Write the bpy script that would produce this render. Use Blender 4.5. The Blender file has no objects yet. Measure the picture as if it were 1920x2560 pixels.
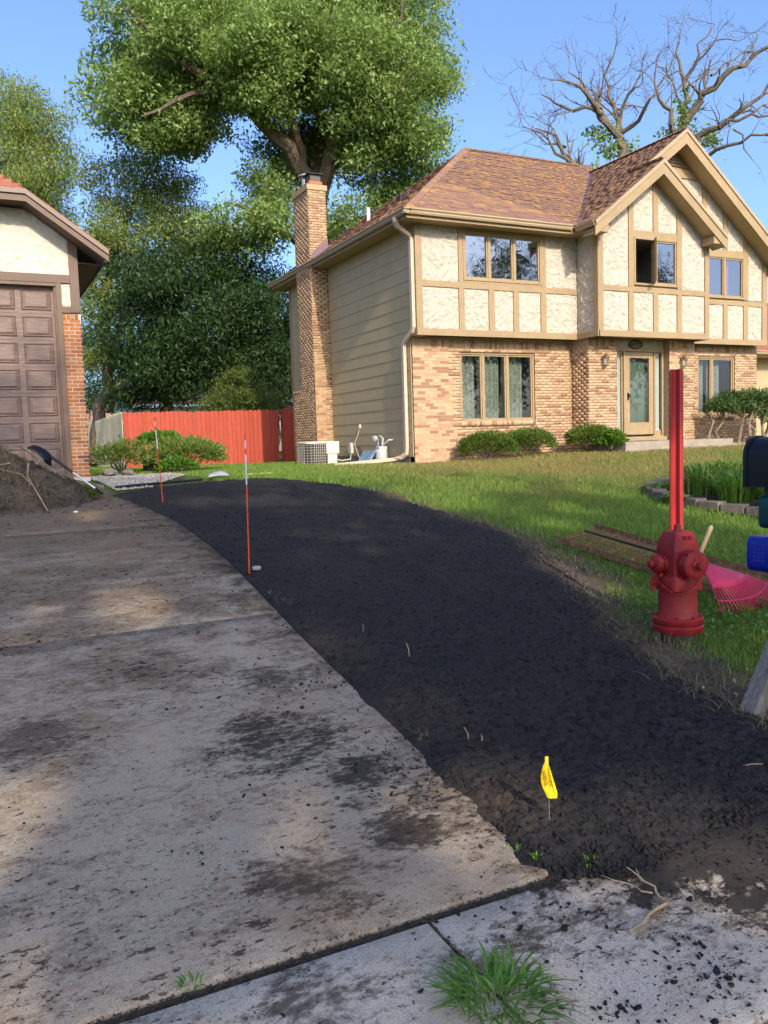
import bpy, math, random
import numpy as np
from mathutils import Matrix, Vector

random.seed(11)
rng = np.random.default_rng(11)
S = bpy.context.scene
COL = S.collection

# ------------------------------------------------------------------ camera
YAW, PITCH, ROLL, FPX = math.radians(26.2215), math.radians(4.9085), math.radians(-1.8111), 2078.69
EYE = np.array([0.0, 0.0, 1.55])
_f = np.array([math.sin(YAW)*math.cos(PITCH), math.cos(YAW)*math.cos(PITCH), -math.sin(PITCH)])
_r = np.array([math.cos(YAW), -math.sin(YAW), 0.0])
_u = np.cross(_r, _f)
CR = math.cos(ROLL)*_r + math.sin(ROLL)*_u
CU = -math.sin(ROLL)*_r + math.cos(ROLL)*_u
CF = _f
cam = bpy.data.cameras.new('camera')
cam.sensor_fit = 'VERTICAL'; cam.sensor_height = 36.0
cam.lens = FPX/2560.0*36.0
cam.clip_start = 0.05; cam.clip_end = 3000
camo = bpy.data.objects.new('camera', cam); COL.objects.link(camo)
camo.matrix_world = Matrix(((CR[0], CU[0], -CF[0], EYE[0]), (CR[1], CU[1], -CF[1], EYE[1]), (CR[2], CU[2], -CF[2], EYE[2]), (0, 0, 0, 1)))
S.camera = camo

# ------------------------------------------------------------------ light
SUN = np.array([-0.139, -1.68, 1.0]); SUN = SUN/np.linalg.norm(SUN)
world = bpy.data.worlds.new('World'); S.world = world; world.use_nodes = True
wn = world.node_tree.nodes; wl = world.node_tree.links
for n in list(wn): wn.remove(n)
sky = wn.new('ShaderNodeTexSky'); sky.sky_type = 'NISHITA'; sky.sun_disc = False
sky.sun_elevation = math.asin(SUN[2]); sky.sun_rotation = math.atan2(SUN[0], SUN[1])
sky.altitude = 250; sky.air_density = 0.72; sky.dust_density = 4.2; sky.ozone_density = 5.0
bg = wn.new('ShaderNodeBackground'); bg.inputs['Strength'].default_value = 0.145
wo = wn.new('ShaderNodeOutputWorld')
wl.new(sky.outputs[0], bg.inputs[0]); wl.new(bg.outputs[0], wo.inputs[0])
sl = bpy.data.lights.new('sun', 'SUN'); sl.energy = 2.0; sl.angle = math.radians(0.53); sl.color = (1.0, 0.86, 0.66)
slo = bpy.data.objects.new('sun', sl); COL.objects.link(slo)
slo.rotation_euler = Vector(-SUN).to_track_quat('-Z', 'Y').to_euler()
slo.location = (0, -10, 30)
S.view_settings.view_transform = 'Standard'; S.view_settings.look = 'None'
S.view_settings.exposure = 1.38; S.view_settings.gamma = 1.0; S.view_settings.use_curve_mapping = False
S.render.engine = 'CYCLES'
S.cycles.max_bounces = 7; S.cycles.diffuse_bounces = 4; S.cycles.glossy_bounces = 3
S.cycles.transparent_max_bounces = 10; S.cycles.transmission_bounces = 4

# ------------------------------------------------------------------ helpers
def trace(px, py, depth):
    """a point of the photograph at a given distance along the view axis (metres)"""
    return EYE + depth*(CF + CR*(px-960)/FPX - CU*(py-1280)/FPX)

def pchip(xk, yk):
    xk = np.array(xk, float); yk = np.array(yk, float); h = np.diff(xk); d = np.diff(yk)/h
    m = np.zeros(len(xk)); m[0] = d[0]; m[-1] = d[-1]
    for i in range(1, len(xk)-1):
        if d[i-1]*d[i] > 0:
            w1 = 2*h[i]+h[i-1]; w2 = h[i]+2*h[i-1]; m[i] = (w1+w2)/(w1/d[i-1]+w2/d[i])
    def F(x):
        x = np.asarray(x, float); i = np.clip(np.searchsorted(xk, x)-1, 0, len(h)-1)
        t = (x-xk[i])/h[i]
        return (1+2*t)*(1-t)**2*yk[i] + t*(1-t)**2*h[i]*m[i] + t*t*(3-2*t)*yk[i+1] + t*t*(t-1)*h[i]*m[i+1]
    return F
HY = pchip([-400, -3, 0, 2, 4.2, 7.5, 12, 16, 20, 30, 60, 900], [-.1, -.05, 0, .03, .14, .52, .87, 1.02, 1.0, .9, .9, .9])
def sstep(a, b, x):
    t = np.clip((np.asarray(x, float)-a)/(b-a), 0, 1); return t*t*(3-2*t)
def H(x, y):
    return HY(y) + 0.16*sstep(8.5, 15, x)*sstep(8, 14, y)
def Hs(x, y): return float(H(x, y))

def _hash(ix, iy, s):
    n = (ix.astype(np.int64)*374761393 + iy.astype(np.int64)*668265263 + s*1442695041) & 0x7fffffff
    n = ((n ^ (n >> 13))*1274126177) & 0x7fffffff
    return ((n ^ (n >> 16)) & 0xffff)/65535.0
def vnoise(x, y, s=0):
    x = np.asarray(x, float); y = np.asarray(y, float)
    ix = np.floor(x); iy = np.floor(y); fx = x-ix; fy = y-iy
    fx = fx*fx*(3-2*fx); fy = fy*fy*(3-2*fy)
    a = _hash(ix, iy, s); b = _hash(ix+1, iy, s); c = _hash(ix, iy+1, s); d = _hash(ix+1, iy+1, s)
    return (a*(1-fx)+b*fx)*(1-fy) + (c*(1-fx)+d*fx)*fy
def fbm(x, y, s=0, o=4):
    v = 0; a = .5; t = 0
    for k in range(o):
        v = v + a*vnoise(x*2**k, y*2**k, s+k*17); t += a; a *= .5
    return v/t

def newmesh(name, V, F, rnd=None, smooth=False):
    """V (n,3); F list of tuples or (m,k) array"""
    me = bpy.data.meshes.new(name)
    V = np.asarray(V, np.float32)
    if isinstance(F, np.ndarray):
        m, k = F.shape
        me.vertices.add(len(V)); me.vertices.foreach_set('co', V.ravel())
        me.loops.add(m*k); me.loops.foreach_set('vertex_index', F.astype(np.int32).ravel())
        me.polygons.add(m); me.polygons.foreach_set('loop_start', np.arange(0, m*k, k, dtype=np.int32))
        me.polygons.foreach_set('loop_total', np.full(m, k, np.int32))
        me.update(calc_edges=True)
    else:
        me.from_pydata(V.tolist(), [], F); me.update()
    if rnd is not None:
        a = me.attributes.new('rnd', 'FLOAT', 'FACE'); a.data.foreach_set('value', np.asarray(rnd, np.float32))
    if smooth:
        me.polygons.foreach_set('use_smooth', np.ones(len(me.polygons), bool))
    return me

def put(o, parent):
    if parent is not None:
        o.parent = parent
        o.matrix_parent_inverse = WM[parent.name].inverted()
    WM[o.name] = WM.get(o.name) or Matrix.Identity(4)
    return o
WM = {}
def link(name, me, mat=None, parent=None):
    o = bpy.data.objects.new(name, me); COL.objects.link(o)
    if mat is not None and me is not None and len(me.materials) == 0: me.materials.append(mat)
    WM[o.name] = Matrix.Identity(4)
    return put(o, parent)
def tag(o, label=None, cat=None, group=None, kind=None):
    if label: o['label'] = label
    if cat: o['category'] = cat
    if group: o['group'] = group
    if kind: o['kind'] = kind
    return o
def empty(name, loc, label, cat, group=None):
    o = bpy.data.objects.new(name, None); COL.objects.link(o)
    o.empty_display_size = .2; o.location = loc
    WM[o.name] = Matrix.Translation(Vector([float(v) for v in loc]))
    return tag(o, label, cat, group)

class MB:
    """collects shapes into one mesh"""
    def __init__(s): s.v = []; s.f = []
    def add(s, V, F):
        n = len(s.v); s.v += [tuple(map(float, p)) for p in V]; s.f += [tuple(i+n for i in f) for f in F]; return s
    def box(s, x0, x1, y0, y1, z0, z1):
        return s.add([(x0,y0,z0),(x1,y0,z0),(x1,y1,z0),(x0,y1,z0),(x0,y0,z1),(x1,y0,z1),(x1,y1,z1),(x0,y1,z1)],
                     [(0,3,2,1),(4,5,6,7),(0,1,5,4),(1,2,6,5),(2,3,7,6),(3,0,4,7)])
    def obox(s, c, u, v, w):
        c = np.array(c, float); u = np.array(u, float); v = np.array(v, float); w = np.array(w, float)
        P = [c+a*u+b*v+d*w for d in (-1, 1) for a, b in ((-1,-1),(1,-1),(1,1),(-1,1))]
        return s.add(P, [(0,3,2,1),(4,5,6,7),(0,1,5,4),(1,2,6,5),(2,3,7,6),(3,0,4,7)])
    def prism(s, poly, d):
        """poly: 3-D points of a planar polygon; d: extrusion vector"""
        n = len(poly); P = [np.array(p, float) for p in poly]; Q = [p+np.array(d, float) for p in P]
        return s.add(P+Q, [tuple(range(n-1, -1, -1)), tuple(range(n, 2*n))] + [(i, (i+1) % n, (i+1) % n+n, i+n) for i in range(n)])
    def tube(s, pts, rad, n=6, cap=True):
        pts = [np.array(p, float) for p in pts]
        if not hasattr(rad, '__len__'): rad = [rad]*len(pts)
        rings = []; ref = None
        for i, p in enumerate(pts):
            t = pts[min(i+1, len(pts)-1)] - pts[max(i-1, 0)]
            t = t/(np.linalg.norm(t)+1e-9)
            if ref is None:
                ref = np.array([0, 0, 1.]) if abs(t[2]) < .9 else np.array([1., 0, 0])
            a = ref - t*(ref@t); a = a/(np.linalg.norm(a)+1e-9); ref = a; b = np.cross(t, a)
            rings.append([p + rad[i]*(math.cos(q)*a+math.sin(q)*b) for q in np.arange(n)*2*math.pi/n])
        V = [q for R in rings for q in R]; F = []
        for i in range(len(pts)-1):
            for j in range(n):
                F.append((i*n+j, i*n+(j+1) % n, (i+1)*n+(j+1) % n, (i+1)*n+j))
        if cap:
            F.append(tuple(range(n-1, -1, -1))); F.append(tuple((len(pts)-1)*n+j for j in range(n)))
        return s.add(V, F)
    def loft(s, rings, cap=True):
        n = len(rings[0]); V = [q for R in rings for q in R]; F = []
        for i in range(len(rings)-1):
            for j in range(n): F.append((i*n+j, i*n+(j+1) % n, (i+1)*n+(j+1) % n, (i+1)*n+j))
        if cap:
            F.append(tuple(range(n-1, -1, -1))); F.append(tuple((len(rings)-1)*n+j for j in range(n)))
        return s.add(V, F)
    def lathe(s, c, ax, prof, n=20):
        """prof: (distance along axis, radius)"""
        ax = np.array(ax, float); ax /= np.linalg.norm(ax)
        ref = np.array([0, 0, 1.]) if abs(ax[2]) < .9 else np.array([1., 0, 0])
        a = np.cross(ref, ax); a /= np.linalg.norm(a); b = np.cross(ax, a); c = np.array(c, float)
        return s.loft([[c+ax*d+rr*(math.cos(q)*a+math.sin(q)*b) for q in np.arange(n)*2*math.pi/n] for d, rr in prof])
    def build(s, name, mat, parent=None, smooth=False, bevel=0):
        me = newmesh(name, s.v, s.f, smooth=smooth)
        o = link(name, me, mat, parent)
        if smooth:
            try: me.set_sharp_from_angle(angle=math.radians(38))
            except Exception: pass
        if bevel:
            b = o.modifiers.new('bevel', 'BEVEL'); b.width = bevel; b.segments = 2; b.limit_method = 'ANGLE'
        return o

_cube = None
def cube_mesh(mat):
    """a shared box with chamfered long edges, one per material"""
    key = 'piece_' + mat.name
    me = bpy.data.meshes.get(key)
    if me is None:
        m = MB().box(-1, 1, -1, 1, -1, 1)
        me = newmesh(key, m.v, m.f); me.materials.append(mat)
    return me
def pieces(parent, name, plist, mat, limit=300, stuff=None, label=None):
    """plist: (centre, half axis u, half axis v, half axis w). The nearest `limit` become objects, the rest one mesh"""
    plist = sorted(plist, key=lambda p: float(np.linalg.norm(np.asarray(p[0])-EYE)))
    me = cube_mesh(mat); inv = WM[parent.name].inverted()
    for c, u, v, w in plist[:limit]:
        o = bpy.data.objects.new(name, me); COL.objects.link(o); o.parent = parent
        m = Matrix(((u[0],v[0],w[0],c[0]),(u[1],v[1],w[1],c[1]),(u[2],v[2],w[2],c[2]),(0,0,0,1)))
        o.matrix_parent_inverse = inv; o.matrix_basis = m
    rest = plist[limit:]
    if rest:
        C = np.array([p[0] for p in rest]); U = np.array([p[1] for p in rest]); Vv = np.array([p[2] for p in rest]); W = np.array([p[3] for p in rest])
        sg = np.array([(a, b, d) for d in (-1, 1) for a, b in ((-1,-1),(1,-1),(1,1),(-1,1))], float)
        V = C[:, None, :] + sg[None, :, 0:1]*U[:, None, :] + sg[None, :, 1:2]*Vv[:, None, :] + sg[None, :, 2:3]*W[:, None, :]
        f0 = np.array([(0,3,2,1),(4,5,6,7),(0,1,5,4),(1,2,6,5),(2,3,7,6),(3,0,4,7)])
        F = (f0[None]+np.arange(len(rest))[:, None, None]*8).reshape(-1, 4)
        me2 = newmesh(stuff or name, V.reshape(-1, 3), F, rnd=np.repeat(rng.random(len(rest)), 6))
        tag(link(stuff or name, me2, mat, parent), kind='stuff')

# ------------------------------------------------------------------ materials
class NT:
    def __init__(s, name):
        s.m = bpy.data.materials.new(name); s.m.use_nodes = True
        s.t = s.m.node_tree; s.n = s.t.nodes; s.l = s.t.links
        for x in list(s.n): s.n.remove(x)
        s.out = s.n.new('ShaderNodeOutputMaterial')
        s._pos = None
    def set(s, sock, v):
        if hasattr(v, 'links') or isinstance(v, bpy.types.NodeSocket): s.l.new(v, sock)
        elif isinstance(v, (tuple, list)):
            v = tuple(v); d = len(sock.default_value); sock.default_value = v + (1.0,)*(d-len(v)) if d > len(v) else v[:d]
        else: sock.default_value = v
    def pos(s):
        if s._pos is None: s._pos = s.n.new('ShaderNodeNewGeometry').outputs['Position']
        return s._pos
    def xyz(s):
        x = s.n.new('ShaderNodeSeparateXYZ'); s.l.new(s.pos(), x.inputs[0]); return x.outputs
    def scale(s, v):
        x = s.n.new('ShaderNodeMapping'); s.l.new(s.pos(), x.inputs[0]); x.inputs['Scale'].default_value = v; return x.outputs[0]
    def noise(s, sc, det=3, rough=.55, vec=None, dist=0):
        x = s.n.new('ShaderNodeTexNoise'); s.l.new(vec if vec is not None else s.pos(), x.inputs['Vector'])
        x.inputs['Scale'].default_value = sc; x.inputs['Detail'].default_value = det; x.inputs['Roughness'].default_value = rough; x.inputs['Distortion'].default_value = dist
        return x.outputs[0]
    def voro(s, sc, feat='F1', vec=None, out='Distance'):
        x = s.n.new('ShaderNodeTexVoronoi'); x.feature = feat; s.l.new(vec if vec is not None else s.pos(), x.inputs['Vector'])
        x.inputs['Scale'].default_value = sc; return x.outputs[out]
    def wave(s, sc, vec, dist=3, det=3):
        x = s.n.new('ShaderNodeTexWave'); s.l.new(vec, x.inputs['Vector']); x.inputs['Scale'].default_value = sc
        x.inputs['Distortion'].default_value = dist; x.inputs['Detail'].default_value = det; return x.outputs[1]
    def ramp(s, fac, stops, mode='LINEAR'):
        x = s.n.new('ShaderNodeValToRGB'); s.set(x.inputs[0], fac); e = x.color_ramp; e.interpolation = mode
        while len(e.elements) < len(stops): e.elements.new(.5)
        for el, (p, c) in zip(e.elements, stops):
            el.position = p; el.color = (c, c, c, 1) if not hasattr(c, '__len__') else tuple(c)+(1,)
        return x.outputs[0]
    def mix(s, fac, a, b, mode='MIX'):
        x = s.n.new('ShaderNodeMix'); x.data_type = 'RGBA'; x.blend_type = mode
        s.set(x.inputs[0], fac); s.set(x.inputs[6], a); s.set(x.inputs[7], b); return x.outputs[2]
    def math(s, op, a, b=0.0, clamp=False):
        x = s.n.new('ShaderNodeMath'); x.operation = op; x.use_clamp = clamp; s.set(x.inputs[0], a); s.set(x.inputs[1], b); return x.outputs[0]
    def rnd(s):
        a = s.n.new('ShaderNodeAttribute'); a.attribute_name = 'rnd'
        o = s.n.new('ShaderNodeObjectInfo')
        return s.math('FRACT', s.math('ADD', a.outputs['Fac'], o.outputs['Random']))
    def bump(s, h, strength=.5, dist=.01):
        x = s.n.new('ShaderNodeBump'); s.set(x.inputs['Height'], h); x.inputs['Strength'].default_value = strength; x.inputs['Distance'].default_value = dist
        return x.outputs[0]
    def bsdf(s, col, rough=.7, nrm=None, metal=0.0, spec=.3, **kw):
        x = s.n.new('ShaderNodeBsdfPrincipled'); s.set(x.inputs['Base Color'], col); s.set(x.inputs['Roughness'], rough)
        x.inputs['Metallic'].default_value = metal; x.inputs['Specular IOR Level'].default_value = spec
        if nrm is not None: s.l.new(nrm, x.inputs['Normal'])
        for k, v in kw.items(): s.set(x.inputs[k], v)
        return x.outputs[0]
    def done(s, sh): s.l.new(sh, s.out.inputs[0]); return s.m

def plain(name, col, var=.15, sc=6, rough=.65, bsc=0, bst=.3, metal=0., spec=.3, fine=0):
    """one colour with mottling, and a fine bump"""
    t = NT(name); c2 = tuple(max(0, v*(1-var)) for v in col); c3 = tuple(min(1, v*(1+var*.7)) for v in col)
    n = t.noise(sc, 4); c = t.ramp(n, [(.3, c2), (.7, c3)])
    if fine: c = t.mix(t.ramp(t.noise(fine, 2), [(.35, 0), (.75, .35)]), c, tuple(v*.55 for v in col))
    nr = t.bump(t.noise(bsc, 3), bst, .004) if bsc else None
    return t.done(t.bsdf(c, rough, nr, metal, spec))
def varied(name, cols, sc=30, var=.25, rough=.85, bsc=120, bst=.4):
    """each piece takes one of cols at random, then mottling"""
    t = NT(name); k = len(cols)
    c = t.ramp(t.rnd(), [(i/k, col) for i, col in enumerate(cols)], 'CONSTANT')
    c = t.mix(t.ramp(t.noise(sc, 4), [(.3, var), (.7, 0)]), c, tuple(sum(v[i] for v in cols)/k*.45 for i in range(3)))
    return t.done(t.bsdf(c, rough, t.bump(t.noise(bsc, 3), bst, .003), 0., .2))
def leafmat(name, a, b, c, trans=.35, rough=.5, sc=.8):
    t = NT(name)
    col = t.ramp(t.rnd(), [(0, a), (.55, b), (1, c)])
    col = t.mix(t.ramp(t.noise(sc, 2), [(.35, .0), (.7, .5)]), col, a)
    d = t.bsdf(col, rough, None, 0., .25)
    tr = t.n.new('ShaderNodeBsdfTranslucent'); t.set(tr.inputs[0], t.mix(.5, col, (b[0]*1.5, b[1]*1.6, b[2]*.8)))
    mx = t.n.new('ShaderNodeMixShader'); mx.inputs[0].default_value = trans
    t.l.new(d, mx.inputs[1]); t.l.new(tr.outputs[0], mx.inputs[2])
    return t.done(mx.outputs[0])
def glassmat(name, refl=.3, tint=(.75, .8, .78), wob=0.0):
    t = NT(name)
    g = t.n.new('ShaderNodeBsdfGlossy'); g.inputs['Roughness'].default_value = .015; g.inputs['Color'].default_value = (.95, .97, 1, 1)
    if wob: t.l.new(t.bump(t.noise(3.2, 2, .5, None, 1.5), wob, .03), g.inputs['Normal'])
    tr = t.n.new('ShaderNodeBsdfTransparent'); tr.inputs['Color'].default_value = tint+(1,)
    mx = t.n.new('ShaderNodeMixShader'); mx.inputs[0].default_value = refl
    t.l.new(tr.outputs[0], mx.inputs[1]); t.l.new(g.outputs[0], mx.inputs[2])
    return t.done(mx.outputs[0])
# ------------------------------------------------------------------ the place's materials
TRIM = plain('tan_trim_paint', (0.318, 0.228, 0.125), .10, 3, .55, 60, .15, fine=25)
TRIM2 = plain('tan_gutter_paint', (0.352, 0.264, 0.163), .08, 2, .4, 0)
SOFF = plain('tan_soffit', (0.378, 0.270, 0.140), .08, 2, .6)
def _stucco(name, a, b, d):
    t = NT(name); n = t.noise(9, 5, .6)
    c = t.ramp(n, [(.3, b), (.55, a), (.8, tuple(min(1, v*1.08) for v in a))])
    c = t.mix(t.ramp(t.noise(2.2, 3), [(.45, 0), (.75, .35)]), c, d)
    return t.done(t.bsdf(c, .9, t.bump(t.noise(45, 5, .65), .45, .006), 0., .15))
STUCCO = _stucco('cream_stucco', (0.454, 0.403, 0.332), (0.353, 0.302, 0.235), (0.353, 0.290, 0.218))
STUCCO2 = _stucco('pale_stucco', (0.516, 0.482, 0.413), (0.439, 0.404, 0.335), (0.413, 0.361, 0.292))
BRICK = varied('buff_brick', [(0.473, 0.318, 0.189), (0.430, 0.275, 0.163), (0.516, 0.361, 0.224), (0.464, 0.310, 0.181), (0.310, 0.163, 0.099), (0.499, 0.344, 0.206), (0.404, 0.249, 0.146), (0.284, 0.142, 0.090), (0.490, 0.327, 0.198)], 26, .3)
MORTAR = plain('sandy_mortar', (0.352, 0.255, 0.163), .2, 20, .95, 150, .4)
GBRICK = varied('orange_brick', [(0.368, 0.143, 0.055), (0.331, 0.120, 0.046), (0.423, 0.184, 0.074), (0.386, 0.156, 0.060), (0.156, 0.069, 0.046), (0.405, 0.202, 0.101), (0.304, 0.110, 0.046), (0.350, 0.147, 0.064)], 22, .35)
GMORTAR = plain('pale_mortar', (.56, .50, .42), .15, 20, .95, 150, .4)
SIDING = plain('olive_tan_siding', (.40, .31, .175), .07, 2.5, .6, 90, .12)
SHING = varied('brown_asphalt_shingle', [(0.234, 0.133, 0.086), (0.221, 0.126, 0.090), (0.288, 0.162, 0.077), (0.248, 0.140, 0.094), (0.207, 0.122, 0.095), (0.257, 0.144, 0.088), (0.234, 0.135, 0.095), (0.324, 0.184, 0.081), (0.216, 0.129, 0.099)], 9, .35, .95, 220, .6)
ROOFDK = plain('roof_deck', (.14, .075, .06), .15, 8, .95)
FLASH = plain('brown_metal_flashing', (.16, .10, .11), .08, 2, .4, 0, metal=.3)
GROOF = varied('red_brown_shingle', [(.30, .11, .07), (.27, .10, .07), (.33, .125, .08)], 9, .3, .95, 220, .6)
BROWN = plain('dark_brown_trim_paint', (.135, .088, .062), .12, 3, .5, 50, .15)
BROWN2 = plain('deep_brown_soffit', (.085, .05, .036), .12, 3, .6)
def _door():
    t = NT('woodgrain_brown_door')
    g = t.noise(1, 6, .7, t.scale((5, 5, 95)), .5)
    c = t.ramp(g, [(.3, (.10, .062, .048)), (.5, (.15, .10, .080)), (.64, (.21, .15, .125)), (.8, (.33, .25, .22))])
    return t.done(t.bsdf(c, .5, t.bump(g, .25, .003), 0., .4))
GDOOR = _door()
GLASS = glassmat('window_glass', .10, (.66, .70, .67))
GLASSW = glassmat('wavy_window_glass', .30, wob=.025)
DARKIN = plain('dark_room', (.16, .15, .14), .2, 2, .95)
CURT = plain('lace_curtain', (.30, .33, .28), .6, 34, .95)
CURT2 = plain('sheer_curtain', (.30, .315, .32), .45, 34, .95)
REDC = plain('red_drape', (.5, .03, .05), .2, 5, .9)
WHITE = plain('white_paint', (.75, .75, .72), .06, 4, .5)
GREEN_D = plain('grey_green_door_paint', (.10, .14, .105), .08, 3, .45)
BLACKP = plain('black_plastic', (.012, .012, .014), .2, 8, .35)
BLACKM = plain('black_metal', (.006, .007, .010), .15, 8, .38, spec=.25)
GALV = plain('galvanised_steel', (.42, .43, .44), .2, 14, .4, metal=.7)
ALU = plain('weathered_aluminium', (.5, .5, .5), .15, 10, .45, metal=.6)
CONC_P = plain('stoop_concrete', (.30, .255, .20), .2, 4, .9, 80, .4, fine=60)
FOUND = plain('foundation_concrete', (.25, .23, .20), .2, 4, .9, 80, .4)
FENCE_R = None
def _wood(name, a, b, dirn=(60, 60, 4), rough=.8, knots=False):
    t = NT(name); g = t.noise(1, 5, .65, t.scale(dirn), .6)
    c = t.ramp(g, [(.3, a), (.7, b)])
    r = t.rnd(); c = t.mix(t.math('MULTIPLY', r, .35), c, tuple(v*.6 for v in a))
    return t.done(t.bsdf(c, rough, t.bump(g, .35, .004), 0., .2))
FENCE_R = _wood('red_fence_stain', (0.352, 0.060, 0.035), (0.431, 0.084, 0.051), (40, 40, 3))
FENCE_G = _wood('weathered_fence_wood', (.44, .39, .26), (.62, .56, .40), (50, 50, 3), .9)
POSTW = _wood('grey_post_wood', (.10, .09, .08), (.24, .22, .195), (55, 55, 5), .9)
HANDLE = _wood('pale_handle_wood', (.52, .38, .21), (.62, .47, .28), (60, 60, 6), .6)
LATHW = _wood('fresh_lath_wood', (.5, .34, .18), (.6, .44, .26), (20, 20, 60), .8)
BARK = NT('bark'); _b = BARK.noise(1, 6, .7, BARK.scale((9, 9, 2.2)), .8)
BARK = BARK.done(BARK.bsdf(BARK.ramp(_b, [(.3, (.045, .034, .025)), (.7, (.17, .13, .095))]), .95, BARK.bump(_b, .8, .03), 0., .1))
BARK2 = NT('pale_bark'); _b = BARK2.noise(1, 6, .7, BARK2.scale((9, 9, 3)), .8)
BARK2 = BARK2.done(BARK2.bsdf(BARK2.ramp(_b, [(.3, (.10, .08, .055)), (.7, (.30, .24, .16))]), .95, BARK2.bump(_b, .8, .02), 0., .1))
DEADB = NT('dead_grey_bark'); _b = DEADB.noise(1, 6, .7, DEADB.scale((9, 9, 3)), .8)
DEADB = DEADB.done(DEADB.bsdf(DEADB.ramp(_b, [(.3, (.060, .050, .040)), (.7, (.19, .155, .115))]), .95, DEADB.bump(_b, .8, .02), 0., .1))
TWIG = plain('dry_twig', (.36, .26, .16), .35, 25, .9)

# ------------------------------------------------------------------ ground
def grid_mesh(name, xs, ys, zf, mat, kind='structure', label=None, cat=None, smooth=True):
    X, Y = np.meshgrid(xs, ys); Z = zf(X, Y); nx, ny = len(xs), len(ys)
    V = np.stack([X, Y, Z], -1).reshape(-1, 3)
    i = np.arange((ny-1)*nx).reshape(ny-1, nx)[:, :-1].ravel()
    F = np.stack([i, i+1, i+nx+1, i+nx], 1)
    o = link(name, newmesh(name, V, F, smooth=smooth), mat)
    if kind: o['kind'] = kind
    if label: o['label'] = label
    if cat: o['category'] = cat
    return o
def _turf():
    t = NT('turf_soil'); n = t.noise(.55, 4); n2 = t.noise(7, 4); x = t.xyz()
    g = t.ramp(n2, [(.3, (.06, .095, .02)), (.7, (.11, .155, .035))])
    dry = t.ramp(n2, [(.3, (.17, .125, .05)), (.7, (.30, .225, .10))])
    f = t.math('ADD', n, t.math('MULTIPLY', t.math('SUBTRACT', x[1], 10.5), .05, False))
    f = t.ramp(f, [(.5, 0), (.72, .8)])
    far = t.math('GREATER_THAN', x[1], 17.5)
    f = t.math('MULTIPLY', f, t.math('MULTIPLY', t.math('SUBTRACT', x[0], 5.5), .33, True))
    c = t.mix(t.mix(far, f, (0.1, .1, .1)), g, dry)
    return t.done(t.bsdf(c, 1., t.bump(t.noise(30, 4), .8, .03), 0., .1))
TURF = _turf()
xs = np.concatenate([[-600, -200, -80, -40, -20], np.arange(-12, 26.1, .5), [30, 40, 60, 100, 250, 700]])
ys = np.concatenate([[-600, -150, -60, -30, -15], np.arange(-8, 32.1, .5), [36, 45, 60, 90, 150, 300, 900]])
grid_mesh('ground', xs, ys, lambda x, y: H(x, y)-.035, TURF)

# edges of the black topsoil bed, metres
XLk = [1.9, 2.2, 2.33, 2.95, 3.36, 3.86, 4.55, 5.2, 5.93, 6.71, 8.01, 9.12, 9.61, 12.07, 14]
XLv = [1.85, 1.74, 1.66, 1.75, 1.79, 1.87, 1.93, 1.94, 1.97, 2.03, 2.11, 2.06, 2.05, 1.78, 1.75]
XRk = [1.9, 2.1, 2.35, 2.81, 3.01, 3.3, 3.83, 4.39, 5.1, 5.98, 6.8, 7.6, 9.5, 11.1, 12.39, 13.2, 13.74, 14]
XRv = [2.2, 2.6, 3.3, 3.62, 3.6, 3.6, 3.76, 4.0, 4.37, 4.75, 5.01, 5.16, 5.19, 5.25, 5.04, 4.75, 4.4, 4.3]
def XL(y): return np.interp(y, XLk, XLv)
def XR(y): return np.interp(y, XRk, XRv)
def soil_depth(X, Y):
    """signed distance-like measure, positive inside the bed"""
    n = .10*(fbm(X*2.2, Y*2.2, 5, 3)-.5) + .10*(fbm(X*7, Y*7, 9, 2)-.5)
    dl = X-XL(Y); dr = XR(Y)-X
    db = Y-np.interp(X, [1.2, 1.7, 2.0, 2.4, 3.0, 3.6, 4.2], [2.33, 2.22, 2.1, 2.2, 2.3, 2.42, 2.5])
    dt = np.interp(X, [1.5, 1.84, 2.48, 3.4, 4.4, 5.1, 5.6], [11.9, 12.5, 13.1, 13.55, 13.74, 12.9, 12.4])-Y
    return np.minimum(np.minimum(dl, dr*1.0), np.minimum(db, dt*.6)) + n

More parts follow.
